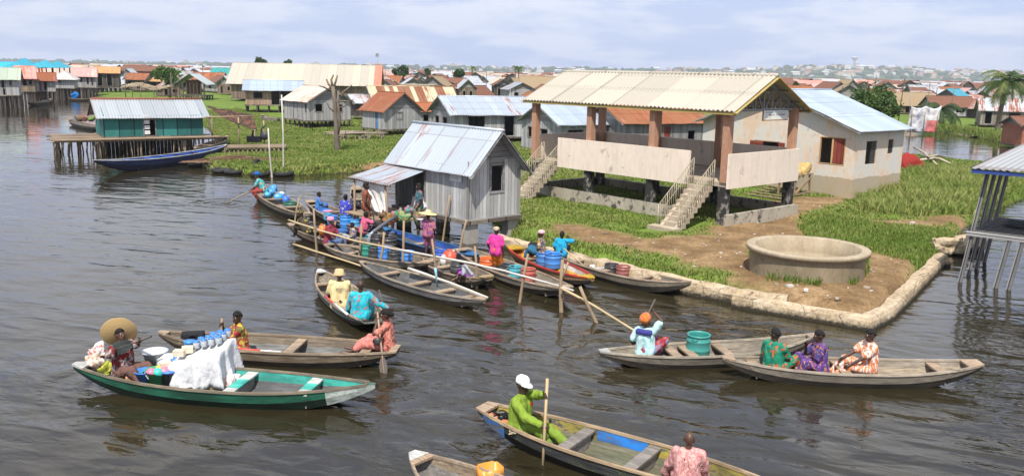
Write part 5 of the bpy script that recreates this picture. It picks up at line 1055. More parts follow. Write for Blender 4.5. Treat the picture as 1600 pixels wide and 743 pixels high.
for k, b in enumerate(fr): n0 = len(allm.v); allm.v += b.v; allm.f += [[i+n0 for i in f] for f in b.f]; allm.uv += b.uv; allm.sm += b.sm; allm.mi += [k]*len(b.f)
tag(allm.build('far_rooftops', [RUSTY, TINW, m_tin((.50, .42, .32), RUST, .3, .9, 9.), PINKTIN, DARKW]), 'mass of tiny tin rooftops fading towards the lagoon', kind='stuff')
lg = MB(); lg.quad((-1100, 415, .18), (1300, 415, .18), (1700, 1900, .18), (-1400, 1900, .18)); tag(lg.build('marsh_ground', m_plain((.06, .09, .03), .95, .4, .05, 0)), 'flat marsh under the farthest rooftops', kind='structure')
# ---- hillside town
cp_ = []
for k, (c, rc, lab) in enumerate((((.62, .60, .56), (.5, .48, .45), 'white'), ((.55, .47, .36), (.35, .16, .1), 'cream with a brown roof'), ((.50, .36, .30), (.30, .13, .08), 'pinkish with a rust roof'), ((.45, .46, .48), (.55, .56, .58), 'grey with a pale roof'))):
    for v in range(2):
        g = thing('hill_house', f'tiny {lab} building on the hazy far hillside', 'house', group=f'hillside buildings, {lab}'); L, D, H = ((16, 11, 7), (11, 10, 12))[v]
        m = MB(); hs_ = [(L*(i+.25)/4, L*(i+.75)/4, z, z+1.6) for i in range(4) for z in ((1.2, 4.4) if v == 0 else (1.2, 4.6, 8.2))]; wallbox(m, 'f', L, D, -3, H, hs_, .4); m.box(0, L, .45, D, -3, H); m.build('wall', m_plain(c, .8, .1, .3, 0), g)
        m = MB()
        if v == 0: m.add([(-.6, -.6, H), (L+.6, -.6, H), (L+.6, D+.6, H), (-.6, D+.6, H), (2, D/2, H+2.6), (L-2, D/2, H+2.6)], [(0, 1, 5, 4), (1, 2, 5), (2, 3, 4, 5), (3, 0, 4), (3, 2, 1, 0)])
        else: m.box(-.4, L+.4, -.4, D+.4, H+.02, H+.6); m.box(L*.3, L*.6, D*.3, D*.6, H+.6, H+2.6)
        m.build('roof', m_plain(rc, .8, .1, .3, 0), g); cp_.append(g)
rr = random.Random(21); first = [True]*len(cp_); cnt = 0; tr = MB()
for i in range(2000):
    px = rr.uniform(-40, 1640); dens = .12 if px < 560 else .3 if px < 1050 else .55 if px < 1210 else 1.
    if cnt >= 285 or rr.random() > dens: continue
    t = rr.uniform(.03, .97)**.8; p = hill_surface(px, t); k = rr.choices(range(8), (6, 3, 4, 2, 3, 1, 2, 1))[0]; g = cp_[k]; s = rr.uniform(.75, 1.7); sc3 = (s*rr.uniform(.9, 1.7), s, s*rr.uniform(.7, 1.1)); rz = rr.uniform(-.5, .5)
    if first[k]: g.location = p; g.rotation_euler = (0, 0, rz); g.scale = sc3; first[k] = False
    else: dup(g, p, rz, scale=sc3)
    cnt += 1
for i in range(900):
    px = rr.uniform(-60, 1660); p = hill_surface(px, rr.uniform(.0, 1.)**.9); s = rr.uniform(4, 11); b0 = len(tr.v); tr.ell(p+Vector((0, 0, s*.5)), (s*rr.uniform(1, 2.4), s, s*rr.uniform(.7, 1.1)), 7, 5)
    for j in range(b0, len(tr.v)): q = Vector(tr.v[j]); tr.v[j] = tuple(q+Vector((0, 0, mnoise.noise(q*.25)*s*.5)))
tag(tr.build('hillside_trees', m_plain((.035, .065, .022), .95, .5, .05, 0)), 'dark green tree clumps between the hillside buildings', kind='stuff')
wp_ = hill_surface(1308, .9); m = MB(); m.lathe([(3, -5), (2.2, 22), (2.6, 30), (15, 44), (15, 49), (1, 52)], 20, wp_); tag(m.build('water_tower', m_plain((.4, .4, .4), .8, .1, .1, 0)), 'funnel-shaped water tower on the crest of the far hill', 'tower')
# ---- grass
def grass(name, label, polys, dens, h, w, seed, mask=None, near=1.0, falloff=True, tint=(.64, .24), bend=1.0, yref=42.):
    g = np.random.default_rng(seed); P = []
    allp = np.array([p for q in polys for p in q]); x0, y0 = allp.min(0); x1, y1 = allp.max(0); x0, x1 = max(x0, -62), min(x1, 62); y0, y1 = max(y0, 20), min(y1, 160)
    n_ = int((x1-x0)*(y1-y0)*dens); X = g.uniform(x0, x1, n_); Y = g.uniform(y0, y1, n_)
    k = np.abs(X) < .66*Y+3; X, Y = X[k], Y[k]
    if falloff: k = g.random(len(X)) < np.minimum(1, (yref/Y)**1.9); X, Y = X[k], Y[k]
    ins = np.zeros(len(X), bool)
    for q in polys: ins |= inside(q, X, Y)
    X, Y = X[ins], Y[ins]; H, sd_ = land_h(X, Y); k = (sd_ > .25); X, Y, H = X[k], Y[k], H[k]
    if mask is not None: k = mask(X, Y, g); X, Y, H = X[k], Y[k], H[k]
    n_ = len(X); patch = .5+.5*np.sin(X*.7+2*np.sin(Y*.45))*np.sin(Y*.6+1.5*np.sin(X*.33)); sc_ = np.maximum(1, Y/yref) if falloff else np.ones(n_)
    hh = h*g.uniform(.45, 1.25, n_)*(.7+.5*patch)*np.minimum(sc_, 1.6); ww = w*g.uniform(.6, 1.4, n_)*sc_; a = g.uniform(0, 2*PI, n_); ln = hh*bend*g.uniform(.2, 1.1, n_); b = g.uniform(0, 2*PI, n_)
    ca, sa = np.cos(a)*ww/2, np.sin(a)*ww/2; v = np.zeros((n_, 5, 3))
    v[:, 0] = np.stack([X-ca, Y-sa, H-.03], 1); v[:, 1] = np.stack([X+ca, Y+sa, H-.03], 1)
    mx, my = X+np.cos(b)*ln*.35, Y+np.sin(b)*ln*.35; v[:, 2] = np.stack([mx+ca*.8, my+sa*.8, H+hh*.6], 1); v[:, 3] = np.stack([mx-ca*.8, my-sa*.8, H+hh*.6], 1); v[:, 4] = np.stack([X+np.cos(b)*ln, Y+np.sin(b)*ln, H+hh*.95], 1)
    me = bpy.data.meshes.new(name); me.vertices.add(n_*5); me.vertices.foreach_set('co', v.ravel().astype(np.float32))
    base = np.arange(n_)*5; loops = np.concatenate([np.stack([base, base+1, base+2, base+3], 1), np.stack([base+3, base+2, base+4], 1)], 1).ravel()
    ls = np.stack([np.arange(n_)*7, np.arange(n_)*7+4], 1).ravel(); me.loops.add(n_*7); me.loops.foreach_set('vertex_index', loops.astype(np.int32)); me.polygons.add(n_*2); me.polygons.foreach_set('loop_start', ls.astype(np.int32)); me.update(calc_edges=True)
    t = np.clip(g.normal(tint[0], tint[1], n_)+(patch-.5)*.35, 0, 1); a_ = me.attributes.new('tint', 'FLOAT', 'POINT'); a_.data.foreach_set('value', np.repeat(t, 5).astype(np.float32))
    me.materials.append(m_leaf((.06, .11, .013), (.145, .22, .033), (.30, .30, .095))); o = bpy.data.objects.new(name, me); COL.objects.link(o); print(name, n_); return tag(o, label, kind='stuff')
def gridrect(p, x0, x1, y0, y1):
    return [tuple((P2(p)+V2*x+U2*y)[:2]) for x, y in ((x0, y0), (x1, y0), (x1, y1), (x0, y1))]
HOUSE_FP = gridrect(hc, -.1, HLx+.1, -.1, HLy+.1); BASER = (c_.x, c_.y, rb)
STAIR_FP = gridrect(pf, -4.3, 0, .3, ya)
def gm(X, Y, g):
    d = dirt_mask(X, Y); bare = np.sin(X*1.3+Y*.7)*np.sin(Y*1.1-X*.6); k = g.random(len(X)) > d*1.15; k &= ~((bare > .55) & (Y < 60) & (g.random(len(X)) < .75)); k &= ~inside(HOUSE_FP, X, Y) & (np.hypot(X-BASER[0], Y-BASER[1]) > BASER[2]*.95) & ~inside(STAIR_FP, X, Y); return k
grass('grass', 'short green grass over the banks and round the pavilion', [WSH+[(40, 118), (-60, 118)]], 300, .115, .045, 1, gm)
def pxpoly(q, z=.45): return [tuple(at(a, b, z)[:2]) for a, b in q]
grass('tall_grass', 'tall lush grass beside the rendered house', [pxpoly([(1338, 312), (1345, 300), (1402, 290), (1420, 268), (1500, 262), (1600, 262), (1560, 322), (1500, 336), (1440, 338), (1345, 330)])], 130, .58, .055, 2, lambda X, Y, g: ~inside(HOUSE_FP, X, Y), falloff=False, tint=(.72, .2), bend=.85)
grass('meadow_grass', 'thick knee-high grass between the concrete basin and the kerb wall', [pxpoly([(1262, 372), (1245, 350), (1290, 338), (1370, 350), (1480, 358), (1478, 392), (1448, 412), (1372, 397), (1330, 386)])], 260, .21, .038, 3, lambda X, Y, g: np.hypot(X-BASER[0], Y-BASER[1]) > BASER[2]*.95, falloff=False, tint=(.5, .2), bend=.6)
grass('weeds', 'clumps of dark green weeds at the foot of the basin and along the wall', [pxpoly([(1163, 395), (1185, 400), (1290, 440), (1280, 450), (1200, 440)]), pxpoly([(1320, 440), (1355, 405), (1360, 420), (1335, 450)]), pxpoly([(1225, 460), (1255, 466), (1250, 476), (1228, 470)]), pxpoly([(1380, 485), (1440, 425), (1446, 430), (1400, 480)])], 160, .32, .035, 4, lambda X, Y, g: np.hypot(X-BASER[0], Y-BASER[1]) > BASER[2]*.94, falloff=False, tint=(.35, .2), bend=.6)
PB = pxpoly([(1430, 200), (1500, 209), (1560, 222), (1620, 224), (1620, 208), (1560, 205), (1440, 190)], .3); grass('reeds', 'rough reeds along the far bank of the pond', [PB], 60, .8, .07, 5, None, falloff=False, tint=(.55, .25), bend=.7)
grass('bank_plants', 'lush water plants over the island behind the teal house', [pxpoly([(320, 235), (310, 200), (300, 178), (370, 170), (480, 200), (600, 250), (560, 268), (420, 276), (310, 262)], .3)], 64, .20, .075, 6, None, falloff=False, tint=(.6, .22), bend=.6)

grass('shore_weeds', 'dry brownish weeds and water plants along the island shore', [pxpoly([(300, 252), (312, 264), (360, 274), (425, 279), (480, 276), (545, 273), (600, 270), (600, 264), (545, 266), (480, 268), (425, 271), (360, 266), (318, 256)], .1)], 70, .22, .12, 7, None, falloff=False, tint=(.85, .25), bend=1.1)

grass('broad_weeds', 'scattered patches of broad-leaved darker weeds in the grass', [pxpoly([(800, 330), (900, 345), (1000, 365), (1120, 375), (1200, 310), (1330, 308), (1480, 290), (1500, 400), (1440, 440), (1360, 495), (1225, 470), (1060, 440), (900, 404), (800, 380)]), pxpoly([(320, 235), (310, 200), (370, 170), (480, 200), (600, 250), (560, 268), (420, 276)], .3)], 13, .18, .11, 8, lambda X, Y, g: gm(X, Y, g) & (np.sin(X*1.7+1.2*np.sin(Y*.9))*np.sin(Y*1.5+X*.4) > .25), falloff=False, tint=(.25, .2), bend=1.2)
lm = MB(); rr = random.Random(9)
for i in range(420):
    q = at(rr.uniform(860, 1440), rr.uniform(318, 490), .45); hh_, s_ = land_h(np.array([q.x]), np.array([q.y]))
    if s_[0] < .8 or dirt_mask(np.array([q.x]), np.array([q.y]))[0] < .4 or math.hypot(q.x-BASER[0], q.y-BASER[1]) < BASER[2]+.1: continue
    k = rr.uniform(.02, .06)*(1 if rr.random() < .9 else 2.); M = Matrix.Translation((q.x, q.y, hh_[0]+k*.25)) @ Matrix.Rotation(rr.uniform(0, 6), 4, 'Z'); lm.box(-k, k, -k*.6, k*.6, -k*.3, k*.3, rr.choice((0, 0, 1, 1, 2)), M)
tag(lm.build('litter', [m_plain((.5, .48, .44), .8), m_plain((.2, .15, .1), .9), m_plain((.35, .3, .24), .8)]), 'small stones and litter scattered over the bare earth', kind='stuff')
# ================================================================ BOATS
WB1 = m_boat((.34, .27, .19), (.17, .13, .09)); WB2 = m_boat((.40, .35, .28), (.22, .19, .15)); WBG = m_boat((.27, .26, .25), (.14, .135, .13)); WBD = m_boat((.14, .115, .09), (.06, .05, .04), None, 0, .4)
RIMM = m_boat((.46, .36, .25), (.27, .2, .14)); PLK = m_boat((.48, .36, .24), (.30, .22, .15)); PLKG = m_boat((.34, .30, .26), (.18, .16, .14))
INT = m_boat((.36, .30, .23), (.17, .14, .11)); INTG = m_boat((.17, .17, .17), (.085, .085, .085)); INTL = m_boat((.46, .40, .32), (.26, .22, .17))
class Boat:
    def __init__(s, label, stern, bow, beam, zs=.45, zb=.5, fb=.36, outer=WB1, low=WBD, rim=RIMM, inn=INT, floor=None, thw=(), thm=PLK, blunt=(.18, .05), deck=(.06, .07), dkm=None, pw=2.3, name='canoe', cat='canoe', lean=0., tips=None, floorz=.05, trimw=.045):
        S, B = at(*stern, zs), at(*bow, zb); s.d = (B-S); s.d.z = 0; s.L = s.d.length; s.d.normalize(); s.n = Vector((-s.d.y, s.d.x, 0)); s.c = (S+B)/2; s.c.z = 0; s.beam = beam; s.fb = fb; s.zs = zs; s.zb = zb; s.blunt = blunt; s.pw = pw; s.fz = floorz
        s.ang = math.atan2(s.d.y, s.d.x); r = s.root = thing(name, label, cat, s.c, s.ang); r.rotation_euler = (lean, 0, s.ang)
        N = 44; K = 9; ins_ = .035; vs = []; fs = []; mi = []
        for i in range(N+1):
            t = i/N; b = s.half(t); sh = s.sheer(t); k = s.keel(t); fl = max(k+.05, floorz); fl = min(fl, sh-.04); wob = .008*mnoise.noise(Vector((t*9, s.L, s.c.x)))
            x = (t-.5)*s.L; bi = max(b-ins_, .004); q = min(1, (sh-k)/max(fb+.14, .01))
            ch = b*.70; zc = k+(sh-k)*.10; zm = k+(sh-k)*.55; im = k+(sh-k)*.58
            vs += [(x, 0, k), (x, -ch, zc), (x, -b*.92+wob, zm), (x, -b, sh), (x, -bi, sh), (x, -bi*.93, max(im, fl+.01)), (x, -max(ch-.05, .003), fl+.005), (x, 0, fl), 
                   (x, max(ch-.05, .003), fl+.005), (x, bi*.93, max(im, fl+.01)), (x, bi, sh), (x, b, sh), (x, b*.92+wob, zm), (x, ch, zc)]
        M_ = 14; pat = [1, 1, 0, 2, 3, 4, 4, 4, 4, 3, 2, 0, 1, 1]
        for i in range(N):
            for j in range(M_):
                fs.append((i*M_+j, i*M_+(j+1) % M_, (i+1)*M_+(j+1) % M_, (i+1)*M_+j)); mi.append(pat[j])
        fs.append(tuple(range(M_-1, -1, -1))); mi.append(0); fs.append(tuple(N*M_+j for j in range(M_))); mi.append(0)
        m = MB(); m.add(vs, [f[::-1] for f in fs], None, mi, False); inn_u, inn_l = inn if isinstance(inn, tuple) else (inn, inn)
        m.build('hull', [outer, low, rim, inn_u, floor or inn_l], r)
        for sg in (-1, 1):
            g = MB(); P = []; w = trimw
            for i in range(1, N): t = i/N; b = s.half(t)-ins_*.5; P.append(Vector(((t-.5)*s.L, sg*b, s.sheer(t)+.008)))
            for a, b in zip(P, P[1:]): pass
            vs = []
            for q in P: vs += [(q.x, q.y-w/2-.012, q.z-.03), (q.x, q.y+w/2+.012, q.z-.03), (q.x, q.y+w/2, q.z+.018), (q.x, q.y-w/2, q.z+.018)]
            k = len(P); g.add(vs, [(i*4+j, (i+1)*4+j, (i+1)*4+(j+1) % 4, i*4+(j+1) % 4) for i in range(k-1) for j in range(4)]+[(0, 1, 2, 3), tuple((k-1)*4+j for j in (3, 2, 1, 0))]); g.build('gunwale', rim, r)
        for e, dl in enumerate(deck):
            if dl <= 0: continue
            m = MB(); ts = [k/6*dl if e == 0 else 1-k/6*dl for k in range(7)]; vs = []
            for t in ts: b = s.half(t); x = (t-.5)*s.L*(1.004); z = s.sheer(t)+.028; vs += [(x, -b-.01, z-.045), (x, b+.01, z-.045), (x, b+.01, z), (x, -b-.01, z)]
            m.add(vs, [(i*4+j, (i+1)*4+j, (i+1)*4+(j+1) % 4, i*4+(j+1) % 4) for i in range(6) for j in range(4)]+[(0, 1, 2, 3), (27, 26, 25, 24)])
            if e == 1: m.f = [f[::-1] for f in m.f]; m.uv = [u[::-1] for u in m.uv]
            m.build('end_deck', dkm or (tips[e] if tips and tips[e] else PLK), r)
        for h in thw:
            t, col = (h, thm) if not isinstance(h, tuple) else h; b = s.half(t)-.03; x = (t-.5)*s.L; z = s.sheer(t)-.055; m = MB()
            if isinstance(col, tuple):
                for q0, q1, mm in ((-1, -.45, 0), (-.45, .3, 1), (.3, 1, 0)): m.box(x-.13, x+.13, b*q0, b*q1, z-.03, z+.012, mm)
                m.build('thwart', list(col), r)
            else: m.box(x-.12, x+.12, -b, b, z-.035, z+.01); m.build('thwart', col, r)
            m = MB(); m.box(x+.05, x+.075, -b*.8, b*.8, s.fz+.0, z-.036); m.build('bulkhead', PLKG, r)
    def half(s, t):
        if t < .5: q = (1-2*t)**s.pw; return s.beam/2*(1-q*(1-s.blunt[0]))
        q = (2*t-1)**s.pw; return s.beam/2*(1-q*(1-s.blunt[1]))
    def sheer(s, t):
        q = abs(2*t-1)**2.4; return s.fb+((s.zs if t < .5 else s.zb)-s.fb)*q
    def keel(s, t):
        q = abs(2*t-1)**3.2; return -.14+q*((s.zs if t < .5 else s.zb)-.12+.14)
    def p(s, t, side=0., z=.1): return s.c+s.d*((t-.5)*s.L)+s.n*side+Vector((0, 0, z))
WHT = m_boat((.66, .66, .62), (.45, .44, .4)); TEALP = (.06, .42, .34)
GRN_O = m_boat((.06, .14, .09), (.03, .07, .045), (.018, .13, .075), .75); GRN_I = m_boat((.1, .5, .42), (.05, .3, .25), TEALP, .9)
B1 = Boat('green-painted trader canoe with teal inside and white tips, loaded with goods', (117, 568), (587, 598), 1.5, .5, .58, .40, GRN_O, m_boat((.03, .07, .045), (.015, .03, .02), None, 0, .5), m_boat((.30, .25, .17), (.16, .13, .09)), (GRN_I, INTG), INTG, [(.56, (WHT, GRN_I)), (.79, (WHT, GRN_I))], blunt=(.10, .02), deck=(.05, 0), tips=(WHT, WHT))
m = MB()   # pale painted bow patch
for sg in (-1, 1):
    vs = []; ts = [.86+k*.0139 for k in range(11)]
    for k, t in enumerate(ts):
        b = B1.half(t); sh = B1.sheer(t); kk = B1.keel(t); x = (t-.5)*B1.L; vs += [(x, sg*(b+.006), sh-.01), (x, sg*(b*.92+.006), kk+(sh-kk)*.55), (x, sg*(b*.7+.006), kk+(sh-kk)*.1)]
    f = [(i*3+j, i*3+3+j, i*3+4+j, i*3+1+j) for i in range(10) for j in range(2)]; m.add(vs, f if sg < 0 else [q[::-1] for q in f])
m.build('bow_patch', m_boat((.50, .54, .48), (.30, .36, .30), (.55, .6, .54), .5), B1.root)
B2 = Boat('long weathered brown canoe paddled by a man and a woman', (622, 545), (249, 518), 1.42, .42, .56, .40, WB1, WBD, m_boat((.38, .29, .20), (.2, .15, .1)), (m_boat((.33, .27, .2), (.18, .14, .1)), INTG), m_boat((.26, .25, .23), (.12, .12, .115)), [.13, .43, .70, .87], blunt=(.35, .06), deck=(.03, .04))
B3 = Boat('small pale canoe carrying a man in a bucket hat and a man in turquoise', (585, 498), (499, 421), 1.25, .42, .46, .34, m_boat((.30, .34, .29), (.15, .17, .14)), WBD, RIMM, INTL, INT, [.28, .5, .78], blunt=(.62, .08), deck=(.0, .05), tips=(None, WHT))
B4 = Boat('old painted canoe with flaking blue and yellow inside, cut by the bottom edge', (754, 633), (1252, 775), 1.34, .52, .5, .42, m_boat((.12, .12, .11), (.05, .05, .05), (.10, .15, .04), .25), m_boat((.035, .035, .03), (.015, .015, .012), None, 0, .5), m_boat((.50, .36, .22), (.28, .2, .12)), (m_boat((.22, .2, .17), (.1, .1, .09), (.34, .27, .05), .55), m_boat((.30, .24, .19), (.12, .11, .1))), m_boat((.24, .21, .15), (.10, .10, .06)), [(.34, PLKG), (.555, PLKG)], blunt=(.30, .1), deck=(.04, .04))
def strake(B, t0, t1, side, mat, name, za=.60, inner=True, parent=None):
    m = MB(); vs = []; K = 14; ins_ = .035
    for k in range(K+1):
        t = t0+(t1-t0)*k/K; b = B.half(t); sh = B.sheer(t); kk = B.keel(t); x = (t-.5)*B.L; bi = b-ins_
        top = (bi-.007 if inner else b+.006); lo = (bi*.935-.007 if inner else b*.925+.007); vs += [(x, side*top, sh-.035), (x, side*lo, kk+(sh-kk)*za)]
    f = [(i*2, i*2+2, i*2+3, i*2+1) for i in range(K)]; m.add(vs, f if (side > 0) == inner else [q[::-1] for q in f]); o = m.build(name, mat, B.root); return o
BLUP = m_boat((.3, .27, .22), (.14, .12, .1), (.02, .18, .55), .74)
strake(B4, .365, .53, 1, BLUP, 'blue_paint_patch'); strake(B4, .03, .13, -1, m_boat((.2, .2, .2), (.1, .1, .1), (.03, .14, .36), .5), 'blue_bow_patch', .3, False)
B5 = Boat('brown canoe with a white tip entering at the bottom edge', (905, 835), (644, 707), 1.35, .45, .55, .40, m_boat((.12, .15, .2), (.05, .07, .1), (.03, .09, .25), .5), WBD, RIMM, m_boat((.40, .31, .21), (.2, .15, .1)), m_boat((.26, .24, .21), (.13, .12, .11)), [.3], blunt=(.3, .09), deck=(.05, .085), tips=(None, m_boat((.46, .33, .21), (.28, .2, .13))))
m = MB(); b_ = B5.half(.985); x = .5*B5.L; vs = []
for t in (.945, .965, .985, 1.0): q = B5.half(t)+.014; xx = (t-.5)*B5.L*1.006; z = B5.sheer(t)+.036; vs += [(xx, -q, z-.06), (xx, q, z-.06), (xx, q, z), (xx, -q, z)]
m.add(vs, [(i*4+j, i*4+(j+1) % 4, (i+1)*4+(j+1) % 4, (i+1)*4+j)[::-1] for i in range(3) for j in range(4)]+[(0, 1, 2, 3)[::-1], (12, 13, 14, 15)]); m.build('white_tip', WHT, B5.root)
B6 = Boat('weathered grey canoe with a green barrel, paddled by a woman with raised arm', (937, 548), (1278, 521), 1.2, .42, .62, .34, m_boat((.30, .26, .2), (.15, .13, .1)), WBD, m_boat((.46, .4, .31), (.28, .24, .18)), INTL, INT, [.4, .56, .33], blunt=(.12, .06), deck=(.045, .05), tips=(WHT, None))
B7 = Boat('pale wooden canoe carrying three seated men', (1129, 558), (1531, 566), 1.25, .48, .56, .36, m_boat((.38, .33, .26), (.2, .17, .13)), WBD, m_boat((.50, .43, .33), (.30, .25, .19)), INTL, m_boat((.44, .36, .26), (.25, .2, .14)), [.12, .3, .47, .84], blunt=(.08, .30), deck=(.05, .06))
B8 = Boat('empty slim grey canoe moored among the barrel boats', (564, 408), (757, 468), 1.15, .42, .42, .34, WBG, WBD, m_boat((.42, .36, .27), (.24, .2, .15)), (m_boat((.23, .23, .23), (.12, .12, .12), (.15, .28, .16), .12), INTG), INTG, [.25, .5, .7, .87], blunt=(.12, .1), deck=(.035, .06))
B9 = Boat('brown canoe of the woman in maroon, behind the bamboo rail', (640, 398), (451, 349), 1.3, .4, .48, .38, WB1, m_boat((.16, .05, .03), (.06, .03, .02)), RIMM, INT, INTG, [.3, .55, .8], blunt=(.3, .12), deck=(.04, .06))
B9b = Boat('canoe packed with a row of green, black and blue barrels', (510, 381), (678, 408), 1.45, .42, .5, .38, m_boat((.34, .3, .24), (.18, .155, .12)), WBD, RIMM, INT, INTG, [.3, .9], blunt=(.2, .35), deck=(.05, .06))
B10 = Boat('canoe with a bending woman and a load of blue jerrycans', (479, 334), (402, 292), 1.35, .46, .5, .42, m_boat((.33, .29, .21), (.17, .15, .11)), WBD, RIMM, INT, INT, [.3, .6], blunt=(.3, .2), deck=(.05, .0))
B11 = Boat('canoe with a boy in blue and open barrels behind the maroon woman', (610, 366), (482, 313), 1.3, .42, .5, .38, WB1, WBD, RIMM, INT, INT, [.35, .7, .9], blunt=(.3, .3), deck=(.04, .05))
B12 = Boat('canoe with raised blunt end where two women sit back to back', (598, 352), (555, 291), 1.3, .4, .55, .38, WB2, WBD, RIMM, INTL, INT, [.4, .7], blunt=(.4, .3), deck=(.0, .08))
NAVY_I = m_boat((.04, .10, .32), (.02, .05, .16), (.03, .10, .40), .8)
B13 = Boat('dark navy canoe tucked under the kiosk porch', (600, 355), (745, 398), 1.2, .6, .45, .42, m_boat((.03, .045, .10), (.02, .025, .05)), WBD, m_boat((.05, .16, .34), (.03, .08, .17)), NAVY_I, INTG, [.45, .75], blunt=(.1, .2), deck=(.06, .08), dkm=m_boat((.06, .26, .55), (.04, .15, .32)))
B14 = Boat('short canoe with a blue drum and red and white jerrycans', (668, 402), (764, 433), 1.35, .42, .45, .36, WB1, WBD, RIMM, INT, INT, [.3, .85], blunt=(.3, .3), deck=(.0, .09), dkm=m_boat((.46, .35, .16), (.3, .22, .1)))
B15 = Boat('canoe of the woman in pink with an orange tub and three barrels', (721, 388), (887, 449), 1.4, .44, .48, .36, WB2, WBD, RIMM, INTL, INT, [.16, .6, .88], blunt=(.4, .3), deck=(.04, .06))
RED_R = m_boat((.45, .10, .06), (.25, .06, .04), (.42, .03, .02), .8)
B16 = Boat('brightly painted canoe with red gunwales and yellow ends carrying blue drums', (800, 384), (926, 434), 1.25, .46, .46, .38, m_boat((.42, .26, .12), (.26, .16, .08)), WBD, RED_R, (m_boat((.6, .5, .35), (.4, .3, .2), (.66, .64, .6), .6), m_boat((.55, .4, .1), (.4, .28, .06), (.60, .36, .02), .5)), m_boat((.55, .12, .06), (.3, .06, .04), (.55, .33, .02), .5), [.3], blunt=(.35, .12), deck=(.09, .10), dkm=m_boat((.6, .36, .03), (.4, .24, .02)), trimw=.06)
B17 = Boat('long wooden canoe moored along the stone wall with a child in blue at its end', (866, 392), (1079, 440), 1.3, .46, .62, .38, m_boat((.36, .30, .22), (.19, .16, .12)), WBD, RIMM, INTL, INT, [.2, .45, .68], blunt=(.35, .05), deck=(.03, .05))
B18 = Boat('long navy canoe with bright blue inside moored beside the teal house', (354, 226), (147, 250), 1.7, 1.05, 1.0, .72, m_boat((.035, .06, .16), (.02, .03, .08)), m_boat((.03, .04, .08), (.015, .02, .04)), m_boat((.62, .62, .62), (.40, .40, .40)), NAVY_I, NAVY_I, [.12, .24, .36, .48, .6, .75], NAVY_I, blunt=(.1, .1), deck=(.02, .04), dkm=m_boat((.6, .58, .5), (.4, .38, .3)))
B19 = Boat('small dark canoe heaped with sacks behind the teal house', (160, 199), (107, 186), 1.4, .5, .6, .4, WBD, WBD, WB1, INT, INTG, [], blunt=(.2, .05), deck=(.04, .05))
B20 = Boat('canoe loaded with red and white bundles among the left stilt houses', (44, 160), (80, 154), 1.6, .6, .9, .5, WBD, WBD, WB1, INT, INTG, [], blunt=(.2, .05))
B21 = Boat('low dark canoe with a blue bundle at the channel bend', (142, 154), (104, 152), 1.4, .5, .7, .4, WBD, WBD, WB1, INT, INTG, [.5], blunt=(.2, .05))
B22 = Boat('pale canoe lying on the grass by the steps of the green-trimmed house', (436, 184), (409, 179), 1.3, 1.0, 1.1, .85, WB2, WB2, RIMM, INTL, INTL, [.5], blunt=(.2, .05), floorz=.5)
B23 = Boat('old grey canoe pulled up on the landing behind the navy boat', (305, 231), (355, 212), 1.2, .9, 1.1, .85, WBG, WBD, RIMM, INT, INTG, [.4], blunt=(.2, .1), floorz=.5)
# ---- cargo
def barrel(label, px, py, r, h, col, lid=None, z=.1, group=None, name='barrel', cat='barrel', tilt=0., sq=1.):
    p = at(px, py, z); m_ = m_plastic(col); b = thing(name, label, cat, p, random.uniform(0, 6), group); b.rotation_euler = (tilt, 0, b.rotation_euler[2]); b['group'] = group if group else ''
    if not group: del b['group']
    m = MB(); t_ = .018
    m.lathe([(.001, 0), (r*.93, 0), (r*.98, h*.06), (r, h*.12), (r, h*.30), (r*1.035, h*.33), (r*1.035, h*.37), (r, h*.40), (r, h*.68), (r*1.035, h*.71), (r*1.035, h*.75), (r*.99, h*.78), (r*.93, h*.90), (r*.93, h*.92), (r*1.0, h*.93), (r*1.0, h), (r*.9, h), (r*.88, h*.93), (r*.9, h*.7), (r*.88, h*.25), (.001, h*.24)], 22, sx=1, sy=sq)
    m.build('body', m_, b)
    if lid: l = MB(); l.lathe([(r*1.03, h*.94), (r*1.05, h*1.0), (r*1.0, h*1.03), (r*.9, h*1.035), (.001, h*1.02)], 22); l.build('lid', m_plastic(lid), b)
    for sg in (-1, 1): hh = MB(); hh.tube([(sg*r*.97, -.07, h*.86), (sg*r*1.12, -.05, h*.88), (sg*r*1.12, .05, h*.88), (sg*r*.97, .07, h*.86)], .012, 6); hh.build('handle', m_, b)
    return b
BLU, BLK, TLC, REDC, GRNC, ORG = (.03, .20, .58), (.03, .03, .033), (.02, .26, .27), (.38, .075, .05), (.02, .22, .16), (.70, .13, .015)
barrel('teal green open barrel standing in the canoe of the woman with raised arm', 1090, 556, .30, .60, (.02, .24, .21), z=.08)
for lab, px, py, r, h, c in (('green barrel at the left of the row in the barrel canoe', 573, 403, .27, .55, GRNC), ('black barrel right of the green one in the barrel canoe', 586, 405, .25, .5, BLK), ('bright blue barrel between two black ones in the barrel canoe', 601, 408, .25, .55, BLU), ('smaller black barrel right of the bright blue one', 616, 409, .27, .45, BLK), ('short blue barrel at the right end of the barrel canoe', 636, 409, .26, .42, BLU)): barrel(lab, px, py, r, h, c, z=.12)
